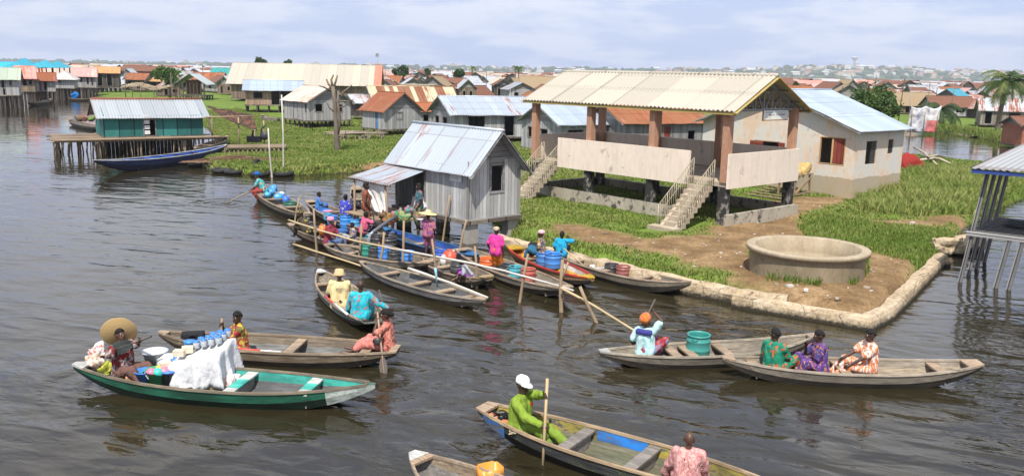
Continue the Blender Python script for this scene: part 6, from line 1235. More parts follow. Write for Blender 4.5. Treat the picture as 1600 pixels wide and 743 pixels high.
for lab, px, py, r, h, c, l in (('wide black tub at the back of the barrel canoe, left one', 590, 386, .30, .5, BLK, None), ('wide black tub under the bamboo rail, right one', 607, 388, .34, .5, BLK, None), ('teal basin under the running water pipe', 577, 376, .34, .4, (.06, .20, .24), None), ('pair-end bright blue drum beside the pink-lidded one', 520, 351, .24, .42, BLU, None), ('light blue tub with a pink lid behind the maroon woman', 513, 343, .22, .42, (.08, .36, .62), (.65, .2, .28)), ('open blue tub at the feet of the boy in blue', 507, 336, .3, .3, (.02, .16, .5), None), ('black drum behind the bright blue drum', 530, 348, .25, .4, BLK, None), ('bright blue drum with handles at the middle of the landing', 541, 356, .27, .55, (.03, .24, .68), None), ('light blue drum right of the bright blue one', 556, 358, .25, .48, (.06, .32, .66), None), ('black tub behind the arm of the maroon woman', 482, 366, .26, .35, BLK, None), ('blue basin full of water at the foot of the small child', 531, 370, .32, .3, (.03, .14, .4), None)): barrel(lab, px, py, r, h, c, l, z=.15)
for lab, px, py, r, h, c in (('dark blue drum in the short canoe', 688, 411, .25, .5, (.02, .09, .42)), ('black tub in front of the leaning child', 715, 424, .27, .35, (.05, .055, .06))): barrel(lab, px, py, r, h, c, z=.12)
for lab, px, py, r, h, c in (('black open barrel behind the teal one in the canoe of the woman in pink', 793, 434, .27, .5, BLK), ('teal barrel between black and red ones', 805, 438, .23, .52, (.04, .30, .36)), ('brick-red barrel right of the teal one', 825, 444, .25, .56, REDC), ('black barrel next to the red one in the long moored canoe', 955, 428, .26, .38, BLK), ('dull red barrel right of the black one in the long moored canoe', 973, 431, .25, .38, (.26, .07, .06))): barrel(lab, px, py, r, h, c, z=.12)
barrel('low bright orange tub beside the woman in pink', 763, 415, .32, .3, ORG, z=.12); barrel('shallow white bowl in the long moored canoe', 934, 421, .3, .14, (.65, .64, .6), z=.14, name='bowl', cat='bowl')
barrel('left big blue drum in the painted canoe', 850, 414, .30, .52, (.025, .17, .50), z=.12); barrel('right big blue drum with handle in the painted canoe', 864, 418, .30, .55, (.025, .18, .55), z=.12)
def jerry(label, px, py, w, d, h, col, rz=0., z=.12, cut=False):
    p = at(px, py, z); m_ = m_plastic(col); b = thing('jerrycan', label, 'jerrycan', p, rz); bm = bmesh.new(); bmesh.ops.create_cube(bm, size=1)
    for v in bm.verts: v.co = Vector((v.co.x*w, v.co.y*d, (v.co.z+.5)*h))
    if cut: bmesh.ops.delete(bm, geom=[f for f in bm.faces if f.normal.z > .5], context='FACES_ONLY')
    bmesh.ops.bevel(bm, geom=bm.edges[:], offset=min(w, d)*.16, segments=3, affect='EDGES'); me = bpy.data.meshes.new('body'); bm.to_mesh(me); bm.free(); me.materials.append(m_); me.polygons.foreach_set('use_smooth', [True]*len(me.polygons)); o = bpy.data.objects.new('body', me); COL.objects.link(o); o.parent = b
    if cut: s = o.modifiers.new('s', 'SOLIDIFY'); s.thickness = .012
    else:
        m = MB(); m.tube([(-w*.28, 0, h*.98), (-w*.25, 0, h*1.1), (w*.12, 0, h*1.1), (w*.15, 0, h*.98)], .018, 6); m.build('handle', m_, b); m = MB(); m.lathe([(.035, h*.98), (.035, h*1.06), (.001, h*1.07)], 10, (w*.33, 0, 0)); m.build('cap', m_plastic((.5, .5, .5)), b)
    return b
jerry('large red jerrycan in the short canoe', 703, 416, .45, .32, .58, (.50, .06, .02), -.3); jerry('white jerrycan left of the large red one', 693, 417, .2, .28, .42, (.62, .60, .56), -.3); jerry('orange jerrycan behind the arm of the woman in maroon', 504, 368, .28, .22, .45, (.60, .17, .02), .3, .2)
jerry('orange cut-open can at the bottom edge of the photo', 765, 758, .42, .36, .36, (.62, .24, .015), .5, .12, True); jerry('orange cut can under the small child', 549, 378, .35, .3, .3, (.6, .24, .02), .4, .15, True)
for k, (px, py, w, h, c, rz) in enumerate(((424, 305, .45, .35, (.03, .28, .62), .2), (436, 313, .5, .35, (.05, .33, .66), .9), (428, 300, .35, .4, (.04, .30, .70), 1.4), (447, 319, .35, .42, (.02, .13, .5), .4), (418, 308, .4, .28, (.06, .36, .66), 2.), (440, 306, .3, .22, (.5, .62, .7), 1.))): jerry(('light blue jerrycan right behind the bending woman', 'wide blue jerrycan in the middle of the load', 'upright blue jerrycan nearest the bending woman', 'dark blue jerrycan beside the green tub', 'pale blue jerrycan against the near side of the canoe', 'whitish can in the middle of the blue load')[k], px, py, w, .3, h, c, rz, .25)
barrel('dark green tub at the rear of the load of blue cans', 455, 324, .36, .3, (.01, .12, .08), z=.15)
jerry('yellow can under the trestle by the rendered house', 1243, 304, .4, .3, .4, (.5, .3, .03), .3, .45)
# ================================================================ PEOPLE
def remesh(mb, vox, smooth=3, disp=0., seed=0, fac=.5):
    me = bpy.data.meshes.new('tmp'); me.from_pydata([tuple(v) for v in mb.v], [], mb.f); o = bpy.data.objects.new('tmp', me); COL.objects.link(o)
    r = o.modifiers.new('r', 'REMESH'); r.mode = 'VOXEL'; r.voxel_size = vox; r.use_smooth_shade = True
    if smooth: s = o.modifiers.new('s', 'SMOOTH'); s.iterations = smooth; s.factor = fac
    dg = bpy.context.evaluated_depsgraph_get(); ev = o.evaluated_get(dg); out = bpy.data.meshes.new_from_object(ev); bpy.data.objects.remove(o); bpy.data.meshes.remove(me)
    if disp:
        n_ = len(out.vertices); no = np.empty(n_*3, np.float32); co = np.empty(n_*3, np.float32); out.vertices.foreach_get('co', co); out.vertex_normals.foreach_get('vector', no); co = co.reshape(-1, 3); no = no.reshape(-1, 3)
        d = np.array([mnoise.noise(Vector((c[0]*9+seed, c[1]*9, c[2]*4.5)))+.6*mnoise.noise(Vector((c[0]*19+seed, c[1]*19, c[2]*8))) for c in co.tolist()], np.float32)
        out.vertices.foreach_set('co', (co+no*d[:, None]*disp).ravel()); out.update()
    return out
def mobj(name, me, mats, parent):
    me.materials.clear()
    for m in (mats if isinstance(mats, list) else [mats]): me.materials.append(m)
    o = bpy.data.objects.new(name, me); me.name = name; COL.objects.link(o)
    if parent: o.parent = parent
    return o
def ik(a, t, l1, l2, pole):
    a, t, pole = Vector(a), Vector(t), Vector(pole); d = t-a; L = min(d.length, (l1+l2)*.995); d = d.normalized(); t = a+d*L
    x = (l1*l1-l2*l2+L*L)/(2*L); h = math.sqrt(max(0, l1*l1-x*x)); n_ = pole-d*pole.dot(d); n_ = n_.normalized() if n_.length > 1e-5 else d.orthogonal(); return a+d*x+n_*h, t
def finger_set(mb, w, d, side, palm_n, curl):
    """palm and five fingers: w wrist, d hand direction, side = thumb side direction"""
    d = d.normalized(); side = (side-d*side.dot(d)).normalized(); nn = (palm_n-d*palm_n.dot(d)); nn = (nn-side*nn.dot(side)).normalized()
    for k, (off, ln) in enumerate(((.033, .072), (.012, .082), (-.010, .076), (-.031, .058))):
        b = w+d*.085+side*off; P = [b-d*.03, b]; ang = curl*.35; q = b
        for s_ in (.45, .32, .23): dd = d*math.cos(ang)+nn*math.sin(ang); q = q+dd*ln*s_; P.append(q); ang += curl
        mb.tube(P, [.0105, .0105, .0095, .0085, .006], 6)
    b = w+d*.025+side*.036; t1 = b+(d*.55+side*.75+nn*.3).normalized()*.038; t2 = t1+(d*.8+side*.1+nn*.55*min(1, curl)).normalized()*.03; mb.tube([w+d*.02+side*.015, b, t1, t2], [.014, .0125, .011, .0075], 6)
SK1, SK2, SK3 = (.055, .028, .018), (.085, .043, .027), (.040, .021, .014)
PEOPLE = {}
def person(label, px, py, z, face, s=1., lean=(0, .05), hl=(-.2, .3, .1), hr=(.2, .3, .1), fl=(-.12, .55, -.22), fr=(.12, .55, -.22), kl=(-.25, .5, 1), kr=(.25, .5, 1), head=(0, 0), skin=SK1, top=None, sleeve='short', bottom=None, bk='trousers', hair='short', hat=None, girl=False, curl=(1.1, 1.1), el=(-.6, -.5, -.8), er=(.6, -.5, -.8), wrap=None, fat=1., shoes=None, vox=.013, seat=None, pos=None, pole=None):
    s *= 1.25; loc = pos if pos is not None else at(px, py, z); face = R_(face-90); m = MB(); sp = Vector((lean[0], lean[1], 1)).normalized(); Rv = Vector((1, 0, -lean[0])).normalized(); P = Vector((0, 0, 0)); C = sp*.34; N = sp*.49; sw = .165 if girl else .185
    hd = (sp*.45+Vector((0, .06, .75))).normalized(); Hc = N+hd*.155; SL, SR = sp*.45-Rv*sw, sp*.45+Rv*sw; hw = .10
    f = fat; m.cap((-hw*.8, 0, .02), (hw*.8, 0, .02), .115*f, .115*f); m.cap(sp*.10-Rv*.05, C-Rv*.06, .105*f, .115*f); m.cap(sp*.10+Rv*.05, C+Rv*.06, .105*f, .115*f); m.cap(SL+Rv*.03, SR-Rv*.03, .068, .068); m.cap(N-sp*.03, Hc, .053, .05); m.cap(N-sp*.06-Rv*.09, N, .05, .05); m.cap(N-sp*.06+Rv*.09, N, .05, .05)
    HM = Matrix.Translation(Hc) @ Matrix.Rotation(R_(head[0]), 4, 'Z') @ Matrix.Rotation(R_(head[1]), 4, 'X'); hp = lambda x, y, z: HM @ Vector((x, y, z))
    m.ell((0, 0, 0), (1, 1, 1), 14, 10, HM @ Matrix.Translation((0, -.005, .035)) @ Matrix.Diagonal((.076, .097, .105, 1))); m.cap(hp(0, .04, -.03), hp(0, .062, -.075), .056, .036); m.cap(hp(0, .088, .03), hp(0, .115, -.012), .011, .019); m.cap(hp(-.03, .088, .042), hp(.03, .088, .042), .014, .014)
    m.cap(hp(-.022, .09, -.047), hp(.022, .09, -.047), .012, .012)
    for sg in (-1, 1): m.cap(hp(sg*.078, -.005, .03), hp(sg*.08, -.01, -.015), .017, .012)
    joints = {}
    if pole:
        k_, Bw, ds = pole; up_t, S_o, S_u = (hl, SR, SL) if k_ == 'l' else (hr, SL, SR); Mi = (Matrix.Translation(loc) @ Matrix.Rotation(face, 4, 'Z') @ Matrix.Diagonal((s, s, s, 1))).inverted()
        E, Wt = ik(S_u, up_t, .29, .26, el if k_ == 'l' else er); U = Wt+(Wt-E).normalized()*.085; q = U+(Mi @ Vector(Bw)-U).normalized()*ds; q = q-(q-S_o).normalized()*.08
        if k_ == 'l': hr = q
        else: hl = q
    for nm, S_, h, e in (('l', SL, hl, el), ('r', SR, hr, er)):
        E, Wt = ik(S_, h, .29, .26, e); joints[nm] = (S_, E, Wt); m.cap(S_, E, .050*f, .037); m.cap(E, Wt, .039, .026); d = (Wt-E).normalized(); m.cap(Wt, Wt+d*.07, .027, .030)
    for nm, h0, t, kp, sg in (('L', (-hw, 0, -.02), fl, kl, -1), ('R', (hw, 0, -.02), fr, kr, 1)):
        K_, A_ = ik(h0, t, .43, .42, kp); joints[nm] = (Vector(h0), K_, A_); m.cap(h0, K_, .088*f, .056); m.cap(K_, K_.lerp(A_, .35), .052, .054); m.cap(K_.lerp(A_, .35), A_, .054, .034); sd_ = (A_-K_).normalized(); fd = Vector((0, 1, 0))-sd_*sd_.y*.55; fd = (fd+Vector((0, 0, -.15))).normalized(); m.cap(A_+sd_*.035-fd*.045, A_+sd_*.05+fd*.13, .036, .028)
    bm_ = remesh(m, vox, 3, fac=.35)
    fm = MB()
    for nm, sg, cu in (('l', 1, curl[0]), ('r', -1, curl[1])):
        S_, E, Wt = joints[nm]; d = (Wt-E).normalized(); side = Vector((sg*.5, .3, .8)); finger_set(fm, Wt+d*.0, d, side, Vector((sg*1., .2, -.3)), cu)
    bb = bmesh.new(); bb.from_mesh(bm_); vv = [bb.verts.new(v) for v in fm.v]
    for q in fm.f:
        try: bb.faces.new([vv[i] for i in q]).smooth = True
        except ValueError: pass
    bb.to_mesh(bm_); bb.free()
    root = mobj('person', bm_, m_skin(skin), None); root.location = loc; root.rotation_euler = (0, 0, face); root.scale = (s,)*3; tag(root, label, 'person')
    e_ = MB(); [e_.ell(hp(sg*.031, .0855, .022), .0105, 8, 6) for sg in (-1, 1)]; [e_.ell(hp(sg*.031, .0945, .022), .0065, 6, 5, None, 1) for sg in (-1, 1)]; e_.build('eyes', [m_plain((.6, .57, .52), .3, .05, 9, 0), m_dark()], root)
    l_ = MB(); l_.cap(hp(-.024, .1, -.046), hp(.024, .1, -.046), .008, .008, 6); l_.build('lips', m_skin((skin[0]*1.25, skin[1]*.95, skin[2]*1.0)), root)
    HAIRM = m_plain((.012, .010, .009), .85, .4, 60, .6)
    if hair:
        g = MB(); sc_ = {'short': 1.03, 'afro': 1.16, 'long': 1.07, 'bald': 0}.get(hair, 1.08); SHM = HM @ Matrix.Translation((0, -.008, .038)) @ Matrix.Diagonal((.076*sc_, .097*sc_, .105*sc_, 1)); prof = [(math.sin(PI*i/12), math.cos(PI*i/12)) for i in range(7)]
        vs = []; n_ = 18
        for i, (r_, z_) in enumerate(prof):
            for j in range(n_): a = 2*PI*j/n_; y = r_*math.sin(a); zz = z_; k = i/6; zz = z_-(.35*max(0, -math.sin(a))+(-.30)*max(0, math.sin(a)))*k; vs.append(SHM @ Vector((r_*math.cos(a), y, zz)))
        g.add(vs, [(i*n_+j, (i+1)*n_+j, (i+1)*n_+(j+1) % n_, i*n_+(j+1) % n_) for i in range(6) for j in range(n_)], None, 0, True)
        if hair == 'long': g.ell(hp(0, -.115, .02), (.05, .045, .05), 10, 7)
        ho_ = g.build('hair', HAIRM, root); s_ = ho_.modifiers.new('s', 'SOLIDIFY'); s_.thickness = -.005
    if hat:
        k, mt = hat[0], hat[1]; g = MB()
        if k == 'straw': tl = hat[2] if len(hat) > 2 else (0, 0); rb_ = hat[3] if len(hat) > 3 else .34; TM = HM @ Matrix.Translation((0, -.01, .075)) @ Matrix.Rotation(R_(tl[0]), 4, 'X') @ Matrix.Rotation(R_(tl[1]), 4, 'Y'); g.lathe([(rb_*.985, -.012), (rb_, -.006), (rb_*.97, .004), (.2, .02), (.112, .03), (.10, .085), (.07, .13), (.03, .142), (.001, .145)], 30, (0, 0, 0), TM); g.lathe([(.105, .0), (.10, .06), (.001, .08)][::-1], 20, (0, 0, 0), TM); nm = 'straw_hat'
        elif k == 'bucket': TM = HM @ Matrix.Translation((0, -.005, .055)) @ Matrix.Rotation(R_(-6), 4, 'X'); g.lathe([(.155, -.035), (.158, -.03), (.112, .025), (.103, .085), (.085, .105), (.001, .112)], 24, (0, 0, 0), TM, sy=1.12); nm = 'bucket_hat'
        elif k == 'cap':
            TM = HM @ Matrix.Translation((0, -.005, .052)) @ Matrix.Diagonal((1.05, 1.05, 1.12, 1)); g.lathe([(.088, .0), (.092, .02), (.088, .06), (.06, .092), (.02, .103), (.001, .104)], 20, (0, 0, 0), TM, sy=1.22); vs = []
            for i in range(9): a = R_(-70+140*i/8); vs += [TM @ Vector((math.sin(a)*.086, math.cos(a)*.10, .018)), TM @ Vector((math.sin(a)*.088, math.cos(a)*.10+.085*math.cos(a*.85), .004))]
            vs2 = [v-Vector((0, 0, .008)) for v in vs]; n_ = len(vs); g.add(vs+vs2, [(i*2, i*2+2, i*2+3, i*2+1) for i in range(8)]+[(n_+i*2, n_+i*2+1, n_+i*2+3, n_+i*2+2) for i in range(8)]+[(i*2+1, i*2+3, n_+i*2+3, n_+i*2+1) for i in range(8)], None, 0, True); nm = 'cap'
        elif k == 'knit': TM = HM @ Matrix.Translation((0, -.015, .04)); g.lathe([(.09, -.01), (.098, .01), (.098, .05), (.075, .092), (.001, .112)], 20, (0, 0, 0), TM, sy=1.2); nm = 'knit_cap'
        else: TM = HM @ Matrix.Translation((0, -.025, .05)) @ Matrix.Rotation(R_(25), 4, 'X'); g.lathe([(.086, -.03), (.105, .0), (.115, .05), (.10, .105), (.05, .135), (.001, .14)], 20, (0, 0, 0), TM, sy=1.2); nm = 'head_wrap'
        for i, v in enumerate(g.v): q = Vector(v); g.v[i] = tuple(q+Vector((mnoise.noise(q*14), mnoise.noise(q*14+Vector((5, 0, 0))), mnoise.noise(q*11)))*.008)
        g.build(nm, mt, root)
    if top:
        t = MB(); r = .020; t.cap((-hw*.8, 0, -.02), (hw*.8, 0, -.02), .125*f, .125*f); t.cap(sp*.06-Rv*.075, C-Rv*.07, .132*f, .132*f); t.cap(sp*.06+Rv*.075, C+Rv*.07, .132*f, .132*f); t.cap(sp*-.02-Rv*.08-Vector((0, .02, 0)), sp*.1-Rv*.08, .135*f, .13*f); t.cap(sp*-.02+Rv*.08-Vector((0, .02, 0)), sp*.1+Rv*.08, .135*f, .13*f); t.cap(SL+Rv*.02, SR-Rv*.02, .084, .084); t.cap(N-sp*.07-Rv*.09, N-sp*.02-Rv*.02, .06, .055); t.cap(N-sp*.07+Rv*.09, N-sp*.02+Rv*.02, .06, .055)
        for nm in 'lr':
            S_, E, Wt = joints[nm]
            if sleeve == 'short': t.cap(S_, S_.lerp(E, .74), .078*f, .079)
            elif sleeve == 'long': t.cap(S_, E, .080*f, .072); t.cap(E, E.lerp(Wt, .88), .072, .058)
            elif sleeve == 'cap': t.cap(S_, S_.lerp(E, .3), .07, .06)
        mobj('shirt', remesh(t, .015, 2, .024, len(PEOPLE)*3.3), top, root)
    if bottom:
        t = MB(); t.cap((-hw*.85, 0, .03), (hw*.85, 0, .03), .128*f, .128*f); h0, K1, A1 = joints['L']; h1, K2, A2 = joints['R']
        if bk in ('trousers', 'shorts'):
            for a, b, c in ((h0, K1, A1), (h1, K2, A2)):
                t.cap(a, b, .112*f, .092)
                if bk == 'trousers': t.cap(b, b.lerp(c, .84), .092, .078)
        else:
            e = 1. if bk == 'skirt' else .45
            for k in range(5):
                w = k/4; t.cap(h0.lerp(h1, w), K1.lerp(K2, w), .10*f, .085)
                if e > .5: t.cap(K1.lerp(K2, w), (K1.lerp(A1, .62)).lerp(K2.lerp(A2, .62), w), .085, .07)
        mobj({'trousers': 'trousers', 'shorts': 'shorts'}.get(bk, 'wrap_skirt'), remesh(t, .015, 2, .022, len(PEOPLE)*1.7+5), bottom, root)
    if wrap: g = MB(); g.tube([Vector((math.cos(a)*.145*f, math.sin(a)*.135*f, .14+.0*a)) for a in [2*PI*k/20 for k in range(20)]], .022, 6, closed=True); g.build('waistband', wrap, root)
    Mw = Matrix.Translation(loc) @ Matrix.Rotation(face, 4, 'Z') @ Matrix.Diagonal((s, s, s, 1))
    hands = {}
    for nm in 'lr': S_, E, Wt = joints[nm]; d = (Wt-E).normalized(); hands[nm] = Mw @ (Wt+d*.085)
    hands['M'] = Mw; PEOPLE[label] = hands; return hands
def paddle(label, a, b, r=.022, mat=None, blade=None, bl=.55, bw=.12, cat='paddle'):
    """shaft from a to b (world points); the blade sits at b"""
    a, b = Vector(a), Vector(b); d = (b-a).normalized(); t = thing('paddle' if blade else 'punt_pole', label, cat if blade else 'pole', a); m = MB(); L = (b-a); m.tube([Vector((0, 0, 0)), L*.5+Vector((0, .01, 0)), L], [r, r, r*.9], 8); m.build('shaft', mat or BAM, t)
    if blade:
        sd_ = d.cross(Vector((.3, 1, 0))).normalized(); m = MB(); P = []
        n2 = d.cross(sd_).normalized()
        for i in range(11): q = i/10; w = bw*math.sin(PI*(.12+.8*q))**.7; P.append((L-d*bl*(1-q), w))
        vs = []
        for c, w in P: vs += [c-sd_*w+n2*.012, c+sd_*w+n2*.012, c+sd_*w-n2*.012, c-sd_*w-n2*.012]
        m.add(vs, [(i*4+j, i*4+(j+1) % 4, (i+1)*4+(j+1) % 4, (i+1)*4+j) for i in range(10) for j in range(4)]+[(3, 2, 1, 0), (40, 41, 42, 43)]); m.build('blade', blade, t)
    return t
DKP = m_plank((.12, .1, .085), (.06, .05, .042), .5, .4)
def grip(h1, h2, e1=.3, e2=.5):
    d = (h2-h1).normalized(); return h1-d*e1, h2+d*e2
# trader woman
h = person('trader woman in a huge straw hat lifting her paddle in the green canoe', 193, 578, .34, -24, 1., (-.05, -.12), (-.05, .42, .62), (.20, .36, .44), (-.16, .72, -.18), (.14, .66, -.22), skin=SK2, top=m_cloth((.17, .02, .02), (.30, .27, .25), (.05, .05, .05), 7.), bottom=m_cloth((.14, .075, .06)), hair='short', hat=('straw', m_straw((.42, .29, .13)), (54, -34), .31), pole=('l', at(170, 549, .85), .42), head=(-10, 14), girl=True, er=(.9, -.1, -.4), el=(-.7, .2, -.6), fat=1.08)
a = h['l']; b = h['r']; q = at(168, 556, .45); paddle('dark painted paddle with broad blade raised by the trader woman', a+(a-b).normalized()*.28, at(170, 549, .85), .024, DKP, m_boat((.08, .09, .08), (.03, .035, .035), (.12, .28, .2), .3), .6, .15)
h = person('man in red flowered shirt and shorts paddling the long brown canoe', 378, 545, .30, 205, 1., (.05, .08), (.10, .40, .0), (.05, .34, .50), (-.16, .5, -.24), (.18, .42, -.26), head=(35, -5), skin=SK1, top=m_cloth((.30, .035, .04), (.45, .33, .05), (.12, .16, .05), 7.), bottom=m_cloth((.32, .05, .07), (.45, .35, .05), (.12, .16, .05), 7.), bk='shorts', el=(-.8, -.3, -.5))
a, b = grip(h['r'], h['l'], .15, .75); paddle('wooden paddle held upright by the man in the red flowered shirt', a, b, .024, POLEW, POLEW, .4, .07)
h = person('woman in coral top and pink skirt poling at the long brown canoe end', 607, 540, .40, 178, .98, (0, .06), (-.06, .22, .52), (-.12, .36, .02), (-.12, .78, -.12), (.12, .75, -.10), pole=('l', at(601, 590, -.1), .5), head=(0, -5), skin=SK2, top=m_cloth((.46, .13, .10), (.5, .22, .16)), bottom=m_cloth((.55, .22, .17), (.45, .14, .12), None, 6., 'stripe'), bk='skirt', hair='long', girl=True)
a = h['l']; b = at(601, 590, -.1); a = a+(a-b).normalized()*.15; paddle('long paddle dipped straight into the water by the woman in coral', a, b, .025, m_plank((.36, .24, .17), (.22, .15, .1), .5, .3), DKP, .5, .11)
m = MB(); m.ell((0, 0, 0), (.13, .05, .10)); o = m.build('handbag', m_plastic((.015, .015, .02)), None, at(590, 533, .62)); tag(o, 'small black handbag on the lap of the woman in coral', 'bag')
h = person('man in a straw bucket hat and pale yellow T-shirt in the small canoe', 531, 473, .30, 100, 1.02, (0, .12), (-.25, .30, -.02), (.25, .30, -.05), (-.2, .55, -.22), (.2, .55, -.22), skin=SK2, top=m_cloth((.62, .50, .26)), bottom=m_cloth((.03, .035, .07)), hat=('bucket', m_straw((.50, .37, .19))), fat=1.15)
tm = MB(); Mx = h['M']
for k, (z, w) in enumerate(((.43, .10), (.385, .12), (.34, .07), (.06, .13))):
    lettering(tm, -w, w, z, .02, 1, lambda p, q, c, d: (p, q, -.155-.0*k, -.145, c, d), 30+k, 0)
to = tm.build('shirt_print', m_plain((.12, .11, .14), .8), None); to.parent = [o for o in bpy.data.objects if o.get('label', '').startswith('man in a straw bucket')][0]
h = person('bald man in a turquoise patterned shirt steering from the stern of the small canoe', 563, 491, .36, 96, 1.0, (.02, .1), (-.3, .25, -.05), (.62, .10, .12), (-.2, .5, -.25), (.2, .5, -.25), skin=SK1, top=m_cloth((.02, .34, .42), (.03, .42, .50), (.32, .18, .17), 6.), sleeve='long', bottom=m_cloth((.03, .30, .36), (.03, .42, .50), (.32, .18, .17), 6.), hair=None, er=(.5, -.3, -.8))
paddle('thin dark paddle held out to the right by the man in turquoise', aty(592, 452, h['r'].y), aty(604, 497, h['r'].y-.15), .018, DKP, DKP, .3, .06)
pd = thing('red_and_white_pole', 'red and white painted pole lying in the small canoe', 'pole', at(508, 462, .4)); q = at(543, 491, .40)-pd.location
m = MB(); m.tube([(0, 0, 0), q*.42], .035, 8); m.build('red_part', m_plastic((.6, .05, .03)), pd); m = MB(); m.tube([q*.42, q], .035, 8); m.build('white_part', m_plastic((.66, .66, .64)), pd)
pd = thing('red_and_white_pole', 'red and white striped pole along the near rim of the long brown canoe', 'pole', at(356, 543, .42)); q = at(439, 550, .40)-pd.location
m = MB(); m.tube([(0, 0, 0), q*.62], .03, 8); m.build('red_part', m_plastic((.6, .05, .03)), pd); m = MB(); m.tube([q*.62, q], .03, 8); m.build('white_part', m_plastic((.66, .66, .64)), pd)
h = person('man in a lime green suit and white cap paddling the old painted canoe', 811, 665, .38, -27, 1.04, (0, .06), (.12, .46, .62), (.06, .47, .24), (-.18, .78, -.24), (.14, .62, -.26), skin=SK1, top=m_cloth((.19, .28, .035)), sleeve='long', bottom=m_cloth((.175, .26, .035)), hat=('cap', m_cloth((.72, .72, .72))), pole=('l', at(848, 726, 0), .48), head=(-18, -8), fat=1.05, el=(-.7, -.2, -.3), er=(.7, -.3, -.6), kl=(-.1, .6, 1), kr=(.15, .6, 1))
a = h['l']; b = h['r']; d = (b-a).normalized(); e = at(848, 726, 0); paddle('pale wooden pole pushed down beside the man in lime green', a-(e-a).normalized()*.32, e, .032, BAM)
m = MB(); m.box(-.03, .03, -.01, .01, -.03, .03); o = m.build('red_ribbon', m_cloth((.5, .02, .02)), None, h['M'] @ Vector((-.08, .155, .36))); o.rotation_euler = (.3, .5, 0); o.parent = None; tag(o, 'tiny red ribbon pinned on the chest of the lime green suit', 'ribbon')
h = person('bald man in a pale pink striped tunic seen from behind at the bottom edge', 1072, 750, .34, 78, .90, (.02, .06), (-.34, .22, -.05), (.30, .25, -.08), (-.2, .5, -.25), (.2, .5, -.25), skin=SK2, top=m_cloth((.56, .36, .31), (.44, .17, .17), (.58, .40, .35), 16., 'stripe'), sleeve='long', bottom=m_cloth((.54, .35, .31), (.44, .17, .17), (.58, .40, .35), 16., 'stripe'), hair=None, fat=1.06)
g = MB(); Hm = h['M']; [g.ell((sg*.033, .055, .785), (.026, .02, .012), 10, 6) for sg in (-1, 1)]; g.tube([(-.02, .06, .785), (.02, .06, .785)], .004, 5); go_ = g.build('sunglasses', m_plastic((.01, .01, .012)), [o for o in bpy.data.objects if o.get('label', '').startswith('bald man in a pale pink')][0])
h = person('woman in a pale mint top and orange head wrap raising her paddle', 1007, 549, .24, 62, .98, (.0, .04), (-.28, .18, .0), (.10, .22, .80), (-.14, .22, -.14), (.14, .22, -.14), kl=(-.5, 1, .1), kr=(.5, 1, .1), skin=SK2, top=m_cloth((.40, .60, .60)), bottom=m_cloth((.25, .03, .04), (.18, .2, .36), (.36, .1, .06), 6.), bk='skirt', hat=('wrap', m_cloth((.55, .22, .03), (.5, .08, .03), (.60, .5, .3), 12., 'stripe')), head=(-15, 5), girl=True, er=(.9, -.2, .3))
g = MB(); g.box(-.17, .17, -.155, -.02, .40, .50); yo = remesh(g, .02, 3); ob = mobj('yoke', yo, m_cloth((.05, .05, .22)), [o for o in bpy.data.objects if o.get('label', '').startswith('woman in a pale mint')][0])
a = h['r']; paddle('dark paddle raised upright by the woman in mint', a+Vector((.06, 0, .30)), at(975, 566, -.1), .022, DKP, DKP, .45, .09)
h = person('man in a green shirt with orange flowers looking left in the pale canoe', 1208, 574, .30, 35, 1.0, (-.05, .06), (-.22, .2, -.05), (.22, .35, -.08), (-.16, .62, -.2), (.2, .55, -.22), head=(95, -3), skin=SK1, top=m_cloth((.015, .17, .10), (.015, .19, .115), (.42, .10, .04), 5.), bottom=m_cloth((.015, .17, .10), (.42, .10, .04), (.02, .15, .09), 7.), fat=1.1)
h = person('man in a purple patterned suit with one hand at his mouth', 1281, 574, .30, 182, .98, (0, .1), (-.1, .3, -.05), (.04, .30, .46), (-.14, .48, -.24), (.16, .42, -.24), head=(-5, -6), skin=SK1, top=m_cloth((.11, .045, .20), (.05, .05, .16), (.42, .16, .10), 9.), bottom=m_cloth((.11, .045, .20), (.05, .05, .16), (.42, .16, .10), 9.))
h = person('man in a white and orange patterned suit reaching forward in the pale canoe', 1357, 574, .32, 183, 1.0, (0, .02), (-.18, .48, .10), (.1, .52, .14), (-.02, .76, -.2), (.2, .66, -.2), head=(0, -3), skin=SK1, top=m_cloth((.60, .56, .52), (.55, .15, .03), (.58, .53, .5), 7., 'stripe'), bottom=m_cloth((.60, .57, .54), (.55, .15, .03), (.58, .55, .52), 7., 'stripe'), kl=(-.2, .5, .8), kr=(.2, .5, .9))
# landing crowd
h = person('woman in a turquoise print top bending at the end of the jerrycan canoe', 413, 296, .62, 186, 1.02, (0, .55), (-.1, .55, -.02), (.12, .5, .0), (-.14, .2, -.42), (.14, .28, -.42), skin=SK2, top=m_cloth((.04, .34, .38), (.02, .42, .46), (.5, .22, .05), 7.), bottom=m_cloth((.26, .05, .04)), bk='trousers', hat=('wrap', m_cloth((.02, .10, .30))), girl=True, vox=.018, head=(0, -25))
paddle('paddle pole trailing to the left of the bending woman', h['l']+Vector((.15, 0, .05)), at(352, 318, 0.), .03, POLEW)
person('boy in a blue and red shirt sitting at the end of a canoe', 497, 325, .42, 15, .82, (0, .08), (.0, .4, .0), (.2, .38, .05), skin=SK1, top=m_cloth((.04, .18, .45), (.35, .05, .05), (.04, .22, .5), 8., 'dots'), sleeve='short', bottom=m_cloth((.05, .12, .3)), bk='shorts', vox=.018)
person('woman in a blue and white print dress sitting with her back to the camera', 539, 334, .42, 60, .95, (0, .08), skin=SK1, top=m_cloth((.05, .06, .36), (.36, .36, .40), (.06, .07, .42), 9., 'dots'), bottom=m_cloth((.04, .045, .2)), bk='skirt', girl=True, vox=.018, fat=1.1)
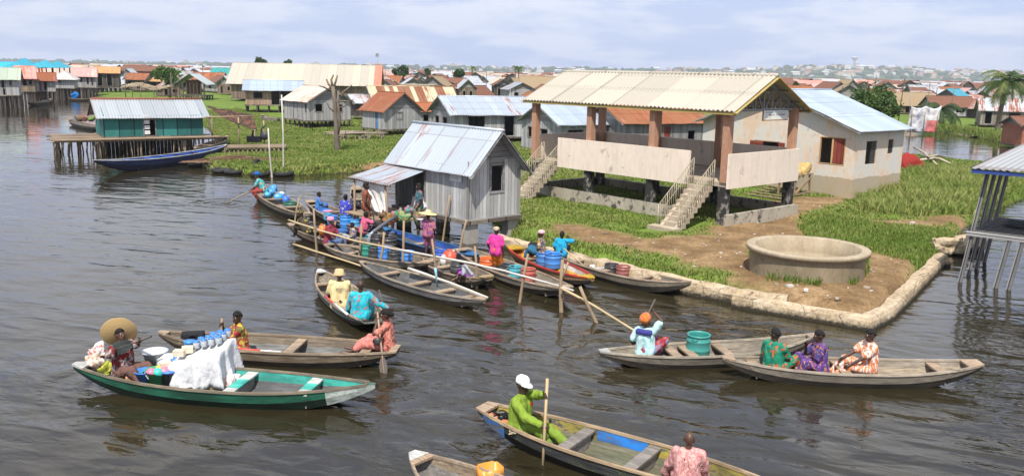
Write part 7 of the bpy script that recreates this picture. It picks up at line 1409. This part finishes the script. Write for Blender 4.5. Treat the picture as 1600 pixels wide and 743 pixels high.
person('woman in a dark speckled dress and pink strap facing right in the crowd', 551, 330, .50, 25, .95, (0, .06), skin=SK1, top=m_cloth((.045, .045, .06), (.4, .28, .32), (.09, .06, .11), 11., 'dots'), bottom=m_cloth((.02, .02, .025)), bk='skirt', girl=True, vox=.018, hr=(.25, .45, .15))
person('tall bare-armed figure in a rust-brown wrap standing in the water boat', 572, 322, 1.32, 10, 1.08, (0, .0), (-.2, .1, -.08), (.22, .12, -.02), (-.1, .0, -.86), (.1, .08, -.86), kl=(-.1, 1, 0), kr=(.1, 1, 0), skin=SK1, top=m_cloth((.22, .075, .045)), sleeve='cap', bottom=m_cloth((.16, .07, .045)), bk='short_skirt', wrap=m_cloth((.6, .58, .55)), girl=True, vox=.018)
person('girl in a pink shirt stretching her arms by the water pipe', 568, 360, .62, 40, .82, (.1, .15), (-.1, .35, .3), (.3, .3, .55), skin=SK3, top=m_cloth((.55, .10, .18)), bottom=m_cloth((.03, .02, .03), (.5, .5, .5), (.06, .03, .04), 14., 'dots'), bk='skirt', girl=True, vox=.018)
person('small child in a cream and blue print sitting low among the barrels', 553, 374, .42, 200, .72, (0, .1), skin=SK3, top=m_cloth((.50, .46, .38), (.06, .07, .18), (.4, .2, .1), 9.), bottom=m_cloth((.3, .32, .32)), bk='shorts', vox=.018)
person('woman in dark yellow-flecked print stooping at the rear of the maroon woman canoe', 480, 360, .42, 150, .92, (0, .6), (-.1, .45, -.05), (.1, .45, -.05), skin=SK3, top=m_cloth((.05, .045, .03), (.32, .26, .05), (.12, .05, .04), 9., 'dots'), bottom=m_cloth((.04, .035, .03), (.2, .17, .05), (.06, .03, .03), 9., 'dots'), bk='skirt', girl=True, vox=.018, head=(0, -40), hat=('wrap', m_cloth((.05, .05, .04), (.3, .24, .06), None, 9.)))
h = person('woman in a maroon shirt, blue trousers and pink cap seated at the bamboo rail', 515, 377, .42, -12, 1.02, (0, .1), (.0, .45, .05), (.2, .40, .1), (-.12, .45, -.34), (.14, .48, -.34), skin=SK2, top=m_cloth((.22, .035, .055)), sleeve='short', bottom=m_cloth((.08, .13, .24)), hat=('knit', m_cloth((.62, .25, .32))), hair=None, girl=True, vox=.016, fat=1.15)
h = person('girl in a wide straw hat and flowered pink clothes standing on the canoe end', 669, 365, 1.12, 70, .86, (0, .0), (-.2, .1, -.08), (.2, .12, -.05), (-.09, .0, -.84), (.09, .05, -.84), kl=(-.1, 1, 0), kr=(.1, 1, 0), skin=SK1, top=m_cloth((.34, .10, .14), (.16, .06, .2), (.45, .2, .2), 8.), bottom=m_cloth((.32, .09, .14), (.14, .06, .2), (.45, .2, .2), 8.), bk='shorts', hat=('straw', m_straw((.62, .50, .24)), (-4, 5), .32), girl=True, vox=.018)
h = person('young woman in a bright pink top and orange skirt standing in the barrel canoe', 775, 392, .86, 60, .90, (0, .02), (-.30, .12, -.02), (.24, .05, -.08), (-.08, .0, -.82), (.08, .06, -.82), kl=(-.1, 1, 0), kr=(.1, 1, 0), skin=SK1, top=m_cloth((.58, .05, .26)), bottom=m_cloth((.60, .17, .02)), bk='short_skirt', hat=('knit', m_cloth((.12, .10, .08), (.55, .45, .3), None, 12., 'stripe')), hair=None, girl=True, vox=.018)
h = person('woman in a print top and pale pink cap sitting beside the big blue drums', 846, 396, .50, 165, .92, (0, .04), (-.1, .25, .0), (.1, .3, .0), skin=SK1, top=m_cloth((.36, .17, .04), (.04, .07, .14), (.5, .45, .35), 8.), sleeve='short', bottom=m_cloth((.03, .12, .2)), bk='skirt', hat=('knit', m_cloth((.62, .36, .40))), hair=None, girl=True, vox=.018)
m = MB(); m.ell((0, 0, .25), (.28, .2, .28)); m.tube([(-.2, 0, .4), (-.1, 0, .62), (.1, 0, .62), (.2, 0, .4)], .02, 6); [m.v.__setitem__(i, tuple(Vector(v)*(1+.25*mnoise.noise(Vector(v)*5)))) for i, v in enumerate(m.v)]; tag(m.build('sack', m_cloth((.02, .02, .025)), None, at(834, 400, .2)), 'bulging black bag on the painted canoe left of the woman in print', 'bag')
h = person('child in a sky-blue shirt with one hand raised to the head', 877, 395, .46, 75, .84, (0, .06), (-.22, .2, .0), (.24, .12, .55), skin=SK3, top=m_cloth((.02, .30, .50)), bottom=m_cloth((.03, .025, .04)), bk='shorts', vox=.018, hair='afro', er=(.9, .1, .1))
paddle('pale pole resting on the long moored canoe beside the child in blue', at(881, 388, .8), at(915, 417, .3), .025, BAM)
h = person('small child in a grey shirt leaning over the side of the short canoe', 735, 431, .38, 190, .74, (-.1, .7), (-.15, .5, -.05), (.1, .5, .0), skin=SK3, top=m_cloth((.36, .38, .40)), bottom=m_cloth((.30, .08, .35)), bk='shorts', vox=.018, head=(0, -20))
paddle('short stick held over the side by the leaning child', h['l']+Vector((.1, 0, .1)), at(702, 441, .1), .02, BAM)
# sitters in front of far stalls are left to the haze
# ---- trader's goods
def bucket(label, px, py, r, h_, col, z=.1, handle=True, grp=None, lidc=None, cat='bucket'):
    b = thing('bucket', label, cat, at(px, py, z), random.uniform(0, 3), grp); m = MB(); m.lathe([(.001, 0), (r*.78, 0), (r*.97, h_*.93), (r*1.05, h_*.94), (r*1.06, h_), (r*.95, h_), (r*.76, .03), (.001, .03)], 24); m.build('body', m_plastic(col, .3), b)
    if handle: g = MB(); g.tube([(r*1.02*math.cos(a), .0-r*.55*math.sin(a), h_*.92-r*.85*math.sin(a)) for a in [PI*k/12 for k in range(13)]], .009, 6); g.build('handle', m_plastic((.6, .6, .6)), b)
    if lidc: g = MB(); g.lathe([(r*1.1, h_*.97), (r*1.12, h_*1.04), (r*.9, h_*1.09), (.001, h_*1.1)], 24); g.build('lid', m_plastic(lidc), b)
    return b
bucket('green bucket with a white handle full of coloured bowls in the trader canoe', 249, 604, .27, .42, (.015, .30, .10)); bucket('blue bucket left of the green one in the trader canoe', 227, 603, .22, .38, (.015, .18, .55)); bucket('teal bucket nearest the trader woman', 211, 599, .2, .3, (.02, .38, .28)); bucket('dark bucket with a blue rim between the green bucket and the white cloth', 266, 607, .18, .42, (.02, .02, .03), lidc=(.02, .15, .5))
bucket('clear round tub with a pale lid behind the green bucket', 243, 566, .27, .28, (.45, .5, .52), .4, False, None, (.55, .56, .57)); 
for k, (px, py, c, lab) in enumerate(((237, 577, (.60, .15, .25), 'pink bowl on the left of the green bucket'), (247, 577, (.03, .42, .34), 'turquoise bowl at the front of the green bucket'), (257, 575, (.60, .16, .26), 'pink bowl on the right of the green bucket'), (251, 571, (.60, .42, .05), 'yellow bowl at the back of the green bucket'))):
    p = at(px, py+5, .52); m = MB(); m.lathe([(.12, -.02), (.125, 0), (.10, .07), (.05, .10), (.001, .10)], 18); o = m.build('bowl', m_plastic(c), None, p); o.rotation_euler = (.25*((k % 2)*2-1), .25, k); tag(o, lab, 'bowl')
wbk = at(266, 572, .35); m = MB(); m.ell((0, 0, .12), (.3, .26, .2)); [m.v.__setitem__(i, tuple(Vector(v)*(1+.12*mnoise.noise(Vector(v)*6)))) for i, v in enumerate(m.v)]; tag(m.build('white_bundle', m_cloth((.70, .70, .70)), None, wbk), 'white plastic bundle between the clear tub and the jars', 'bundle')
# covered stack: crates under a white cloth, jars on top
st_c = at(317, 600, .1); stack_M = B1.ang
cr2 = thing('goods_crate', 'stack of boxes hidden under the white cloth in the trader canoe', 'crate', st_c, stack_M); m = MB(); m.box(-.5, .0, -.40, .40, 0, .52); m.box(.005, .52, -.40, .40, 0, .66); m.build('body', TIMBER, cr2)
def clothdrop(name, label, c, rz, sx, sy, top, bot, mat, N=36, seed=1):
    vs = []
    for j in range(N+1):
        for i in range(N+1):
            u, v = (i/N*2-1)*1.7, (j/N*2-1)*1.7; r_ = max(abs(u), abs(v)); a = math.atan2(v, u); fold = math.sin(a*9+seed)*.11+math.sin(a*17+1)*.07+.12*mnoise.noise(Vector((u*3, v*3, seed+4)))
            if r_ <= 1: x, y, z = u*sx, v*sy, top+.16*u+.10*v+.07*mnoise.noise(Vector((u*2.4, v*2.4, seed)))
            else: k = (r_-1)/.7; e = 1+.10*k+fold*k*1.3; x, y = u/r_*sx*e, v/r_*sy*e; t2 = top+.16*u/r_+.10*v/r_; z = t2-(t2-bot)*min(1, k*(1.08+.12*math.sin(a*3+seed)))
            vs.append((x, y, z+.012*mnoise.noise(Vector((u*9, v*9, 2)))))
    m = MB(); m.add(vs, [(j*(N+1)+i, j*(N+1)+i+1, (j+1)*(N+1)+i+1, (j+1)*(N+1)+i) for j in range(N) for i in range(N)], None, 0, True); o = m.build(name, mat, None, c); o.rotation_euler = (0, 0, rz); s = o.modifiers.new('s', 'SOLIDIFY'); s.thickness = .012; return tag(o, label, 'cloth')
clothdrop('white_cloth', 'big white cloth draped over the stacked goods in the trader canoe', st_c, stack_M, .60, .46, .78, .10, m_cloth((.58, .58, .585)))
GL = m_plain((.35, .38, .40), .12, .2, 20, 0, .6)
def jar(label, p, r=.075, h_=.17):
    j = thing('jar', label, 'jar', p, 0, 'blue-lidded jars on the white cloth'); m = MB(); m.lathe([(.001, 0), (r*.92, 0), (r, .02), (r, h_*.8), (r*.85, h_*.85), (.001, h_*.86)], 14); m.build('glass', GL, j); m = MB(); m.lathe([(r*.95, h_*.8), (r*.95, h_), (.001, h_*1.01)], 14); m.build('lid', m_plastic((.02, .18, .60)), j); return j
Xb, Yb = Vector((math.cos(stack_M), math.sin(stack_M), 0)), Vector((-math.sin(stack_M), math.cos(stack_M), 0)); j0 = None
for i in range(4):
    for k in range(3 if i > 0 else 2):
        p = st_c+Xb*(-.16+.18*i+.03*k)+Yb*(.10+.16*k)+Vector((0, 0, .84+.05*i+.035*k-.02))
        if j0 is None: j0 = jar('glass jar with a blue lid standing in the cluster on the white cloth', p)
        else: dup(j0, p)
for i in range(4):
    p = st_c+Xb*(-.72-.03*i)+Yb*(.05+.17*i)+Vector((0, 0, .36)); g = jar('glass jar with a blue lid in the lower row left of the cloth', p); g['group'] = 'lower row of jars beside the cloth'
p = st_c+Xb*(-.36)+Yb*(.16)+Vector((0, 0, .78)); jb = thing('jar', 'wide jar with a big round blue lid left of the jar cluster', 'jar', p); m = MB(); m.lathe([(.001, 0), (.11, 0), (.12, .14), (.001, .15)], 16); m.build('glass', GL, jb); m = MB(); m.lathe([(.13, .13), (.13, .18), (.001, .19)], 16); m.build('lid', m_plastic((.02, .2, .6)), jb)
for i, (x, y, z) in enumerate(((-.40, -.22, .70), (-.28, -.08, .74), (-.70, -.3, .42))):
    m = MB(); m.box(-.12, .12, -.09, .09, 0, .13); o = m.build('carton', m_plain((.58, .50, .38), .7, .2), None, st_c+Xb*x+Yb*y+Vector((0, 0, z+.03))); o.rotation_euler = (0, 0, .3*i); tag(o, ('cream carton at the front of the white cloth', 'cream carton behind the front one on the white cloth', 'cream carton lower down beside the dark bucket')[i], 'box')
def bag(label, px, py, z, s, col, col2, seed, name='plastic_bag'):
    m = MB(); m.ell((0, 0, s*.5), (s*.55, s*.5, s*.55), 28, 20)
    for i, v in enumerate(m.v): q = Vector(v); k = .55*mnoise.noise(q*(2.0/s)+Vector((seed, 0, 0)))+.22*mnoise.noise(q*(5/s)+Vector((0, seed, 0)))+.08*mnoise.noise(q*(13/s)); q *= 1+k; q.z = max(q.z*.85, 0); m.v[i] = tuple(q)
    return tag(m.build(name, m_cloth(col, col2, mulc(col, .7), 6.) if col2 else m_cloth(col), None, at(px, py, z)), label, 'bag')
bag('white plastic bag with red print heaped behind the trader woman, upper one', 153, 561, .48, .36, (.62, .58, .55), (.45, .1, .08), 1); bag('see-through bag of snacks under the upper red-printed bag', 150, 576, .35, .34, (.55, .48, .4), (.4, .2, .12), 2); bag('yellow-green bag of greens beside the trader woman', 165, 585, .2, .3, (.30, .36, .05), (.5, .45, .08), 3); bag('white bag slumped at the right of the white cloth', 357, 607, .1, .3, (.62, .58, .56), (.45, .25, .2), 4); bag('crumpled white bag behind the slumped one', 366, 600, .1, .26, (.66, .64, .62), None, 5)
bag('orange-brown snack bag under the knees of the trader woman', 203, 603, .1, .24, (.4, .16, .06), (.5, .4, .3), 6)
# black backpack in the long brown canoe
bp_ = thing('backpack', 'black backpack lying in the left end of the long brown canoe', 'bag', B2.p(.855, .02, .24), B2.ang+.35); m = MB(); m.box(-.28, .28, -.17, .17, 0, .36); g = remesh(m, .03, 4); mobj('body', g, m_cloth((.018, .018, .02)), bp_); m = MB(); m.box(-.18, .12, -.205, -.195, .06, .18); m.build('white_print', m_plain((.4, .4, .4)), bp_); m = MB(); m.tube([(-.2, .1, .25), (0, .2, .34), (.2, .1, .25)], .02, 6); m.build('strap', m_cloth((.02, .02, .02)), bp_)
# sandals and rope in the painted canoe
for i, (px, py, c, lab) in enumerate(((770, 648, (.5, .17, .08), 'orange sandal nearest the stern tip'), (774, 652, (.52, .2, .1), 'orange sandal beside the black strap'), (792, 660, (.5, .15, .05), 'brown clog with dark rim near the man in lime green'))):
    m = MB(); m.lathe([(.001, 0), (.055, 0), (.06, .02), (.05, .045), (.001, .05)], 14, (0, 0, 0), None, 0, 2.2, 1.); o = m.build('sandal', m_plastic(c), None, at(px, py, .40)); o.rotation_euler = (0, 0, .6+i); tag(o, lab, 'sandal')
m = MB(); rr = random.Random(2); m.tube([Vector((.14*math.sin(k*.9)+rr.uniform(-.05, .05), .09*math.cos(k*1.3), .02+.006*k)) for k in range(26)], .018, 6); tag(m.build('rope_coil', m_cloth((.02, .02, .025)), None, at(782, 655, .36)), 'coil of black cord in the stern of the painted canoe', 'rope')
m = MB(); m.tube([Vector((.16*math.sin(k*.8), .12*math.cos(k*1.1), .02+.004*k)) for k in range(24)], .015, 6); tag(m.build('net_coil', m_plain((.36, .30, .2), .8, .4, 12), None, at(808, 680, .3)), 'coil of pale net rope beside the man in lime green', 'rope')
# water pipe and bundles on the porch deck
a, b = at(607, 345, 1.2), at(583, 362, 1.0); m = MB(); m.tube([at(620, 338, 1.25), a, b], .07, 10); tag(m.build('water_pipe', m_plain((.10, .10, .11), .4, .3)), 'dark water pipe pouring into the teal basin', 'pipe'); m = MB(); m.tube([b, b+Vector((-.12, 0, -.1)), Vector((b.x-.22, b.y-.05, .5))], [.05, .045, .06], 8); nwm = NT('stream'); nwm.b.inputs['Transmission Weight'].default_value = .6; tag(m.build('water_jet', nwm.done((.7, .74, .78), .1)), 'jet of water falling from the pipe into the teal basin', 'water')
for i, (px, py, c, c2, s_) in enumerate(((609, 350, (.22, .16, .05), (.3, .05, .05), .5), (621, 345, (.05, .2, .08), (.35, .12, .2), .5), (632, 348, (.10, .25, .12), (.4, .3, .1), .45), (640, 338, (.06, .25, .2), (.4, .1, .2), .5), (600, 343, (.12, .07, .05), (.3, .2, .1), .4))):
    bag(('brown printed bundle at the left of the porch deck', 'green and pink cloth bundle on the porch deck', 'pale green bundle at the front of the porch deck', 'flowered cloth heap by the porch post', 'dark bundle behind the water pipe')[i], px, py, .92, s_, c, c2, 10+i, 'cloth_bundle')
bag('grey-white sack propped in the kiosk doorway', 660, 330, .95, .75, (.50, .49, .48), None, 30, 'sack')
m = MB(); m.lathe([(.001, 0), (.12, .01), (.17, .06), (.16, .06), (.001, .02)], 16); tag(m.build('bowl', m_plastic((.6, .6, .6)), None, at(657, 344, .95)), 'white bowl on the edge of the porch deck', 'bowl')
person('dim figure standing in the shade of the kiosk porch', 655, 320, 1.55, 200, .95, (0, 0), (-.2, .1, -.05), (.2, .1, -.05), (-.1, 0, -.84), (.1, .05, -.84), kl=(-.1, 1, 0), kr=(.1, 1, 0), skin=SK3, top=m_cloth((.03, .12, .14), (.3, .1, .12), None, 8.), bottom=m_cloth((.06, .16, .09), (.35, .12, .16), (.3, .3, .05), 8.), bk='skirt', girl=True, vox=.02)
# far canoe loads
for px, py, c, c2, lab in ((56, 147, (.5, .06, .04), (.55, .5, .45), 'red bundle heaped in the canoe among the stilt houses'), (66, 146, (.6, .58, .55), (.4, .1, .08), 'white bundle heaped in the canoe among the stilt houses')): bag(lab, px, py+8, .5, 1.5, c, c2, px, 'bundle')
bag('bright blue bundle in the low canoe at the channel bend', 117, 154, .4, 1.2, (.02, .18, .5), None, 3, 'bundle')
for px, c, lab in ((124, (.16, .11, .07), 'brown sack at the front of the small dark canoe'), (132, (.2, .09, .06), 'reddish sack in the middle of the small dark canoe'), (143, (.12, .2, .05), 'green bundle at the rear of the small dark canoe')): bag(lab, px, 190, .4, .75, c, None, px, 'sack')

lp = at(145, 150, 0.); m = MB(); NX, NZ = 10, 8; zt_ = HZ((lp.x, lp.y), 134); zb_ = HZ((lp.x, lp.y), 145)
m.add([(-1.0+2.0*i/NX, .08*math.sin(i*1.2)*(j/NZ), zt_+(zb_-zt_)*j/NZ-.25*math.sin(PI*i/NX)*(1-j/NZ)) for j in range(NZ+1) for i in range(NX+1)], [(j*(NX+1)+i, j*(NX+1)+i+1, (j+1)*(NX+1)+i+1, (j+1)*(NX+1)+i) for j in range(NZ) for i in range(NX)], None, 0, True); o = m.build('laundry', m_cloth((.6, .6, .6)), None, P2(lp)); s = o.modifiers.new('s', 'SOLIDIFY'); s.thickness = .02; tag(o, 'white cloth hung out to dry at the channel bend', 'laundry')
m = MB(); m.tube([(-1.05, .05, -.5), (-1.05, .05, zt_+.2)], .07, 6); m.tube([(1.05, .05, -.5), (1.05, .05, zt_+.2)], .07, 6); m.tube([(-1.05, .05, zt_+.04), (1.05, .05, zt_+.04)], .025, 5); tag(m.build('drying_rack', POLEW, None, P2(lp)), 'pole rack carrying the white cloth at the channel bend', 'rack')
HAZE = 0.00017
# ================================================================ haze
hz = MB(); hz.box(-4600, 4600, -60, 4700, -8., 320.); nz = NT('haze'); nz.t.nodes.remove(nz.b)
pv = nz.A('ShaderNodeVolumePrincipled'); pv.inputs['Color'].default_value = (.90, .95, 1., 1); pv.inputs['Density'].default_value = HAZE; pv.inputs['Anisotropy'].default_value = .2
nz.t.links.new(pv.outputs[0], nz.out.inputs['Volume'])
ho_ = hz.build('haze', nz.m); tag(ho_, 'pale blue haze over the lagoon and far hills', kind='stuff')
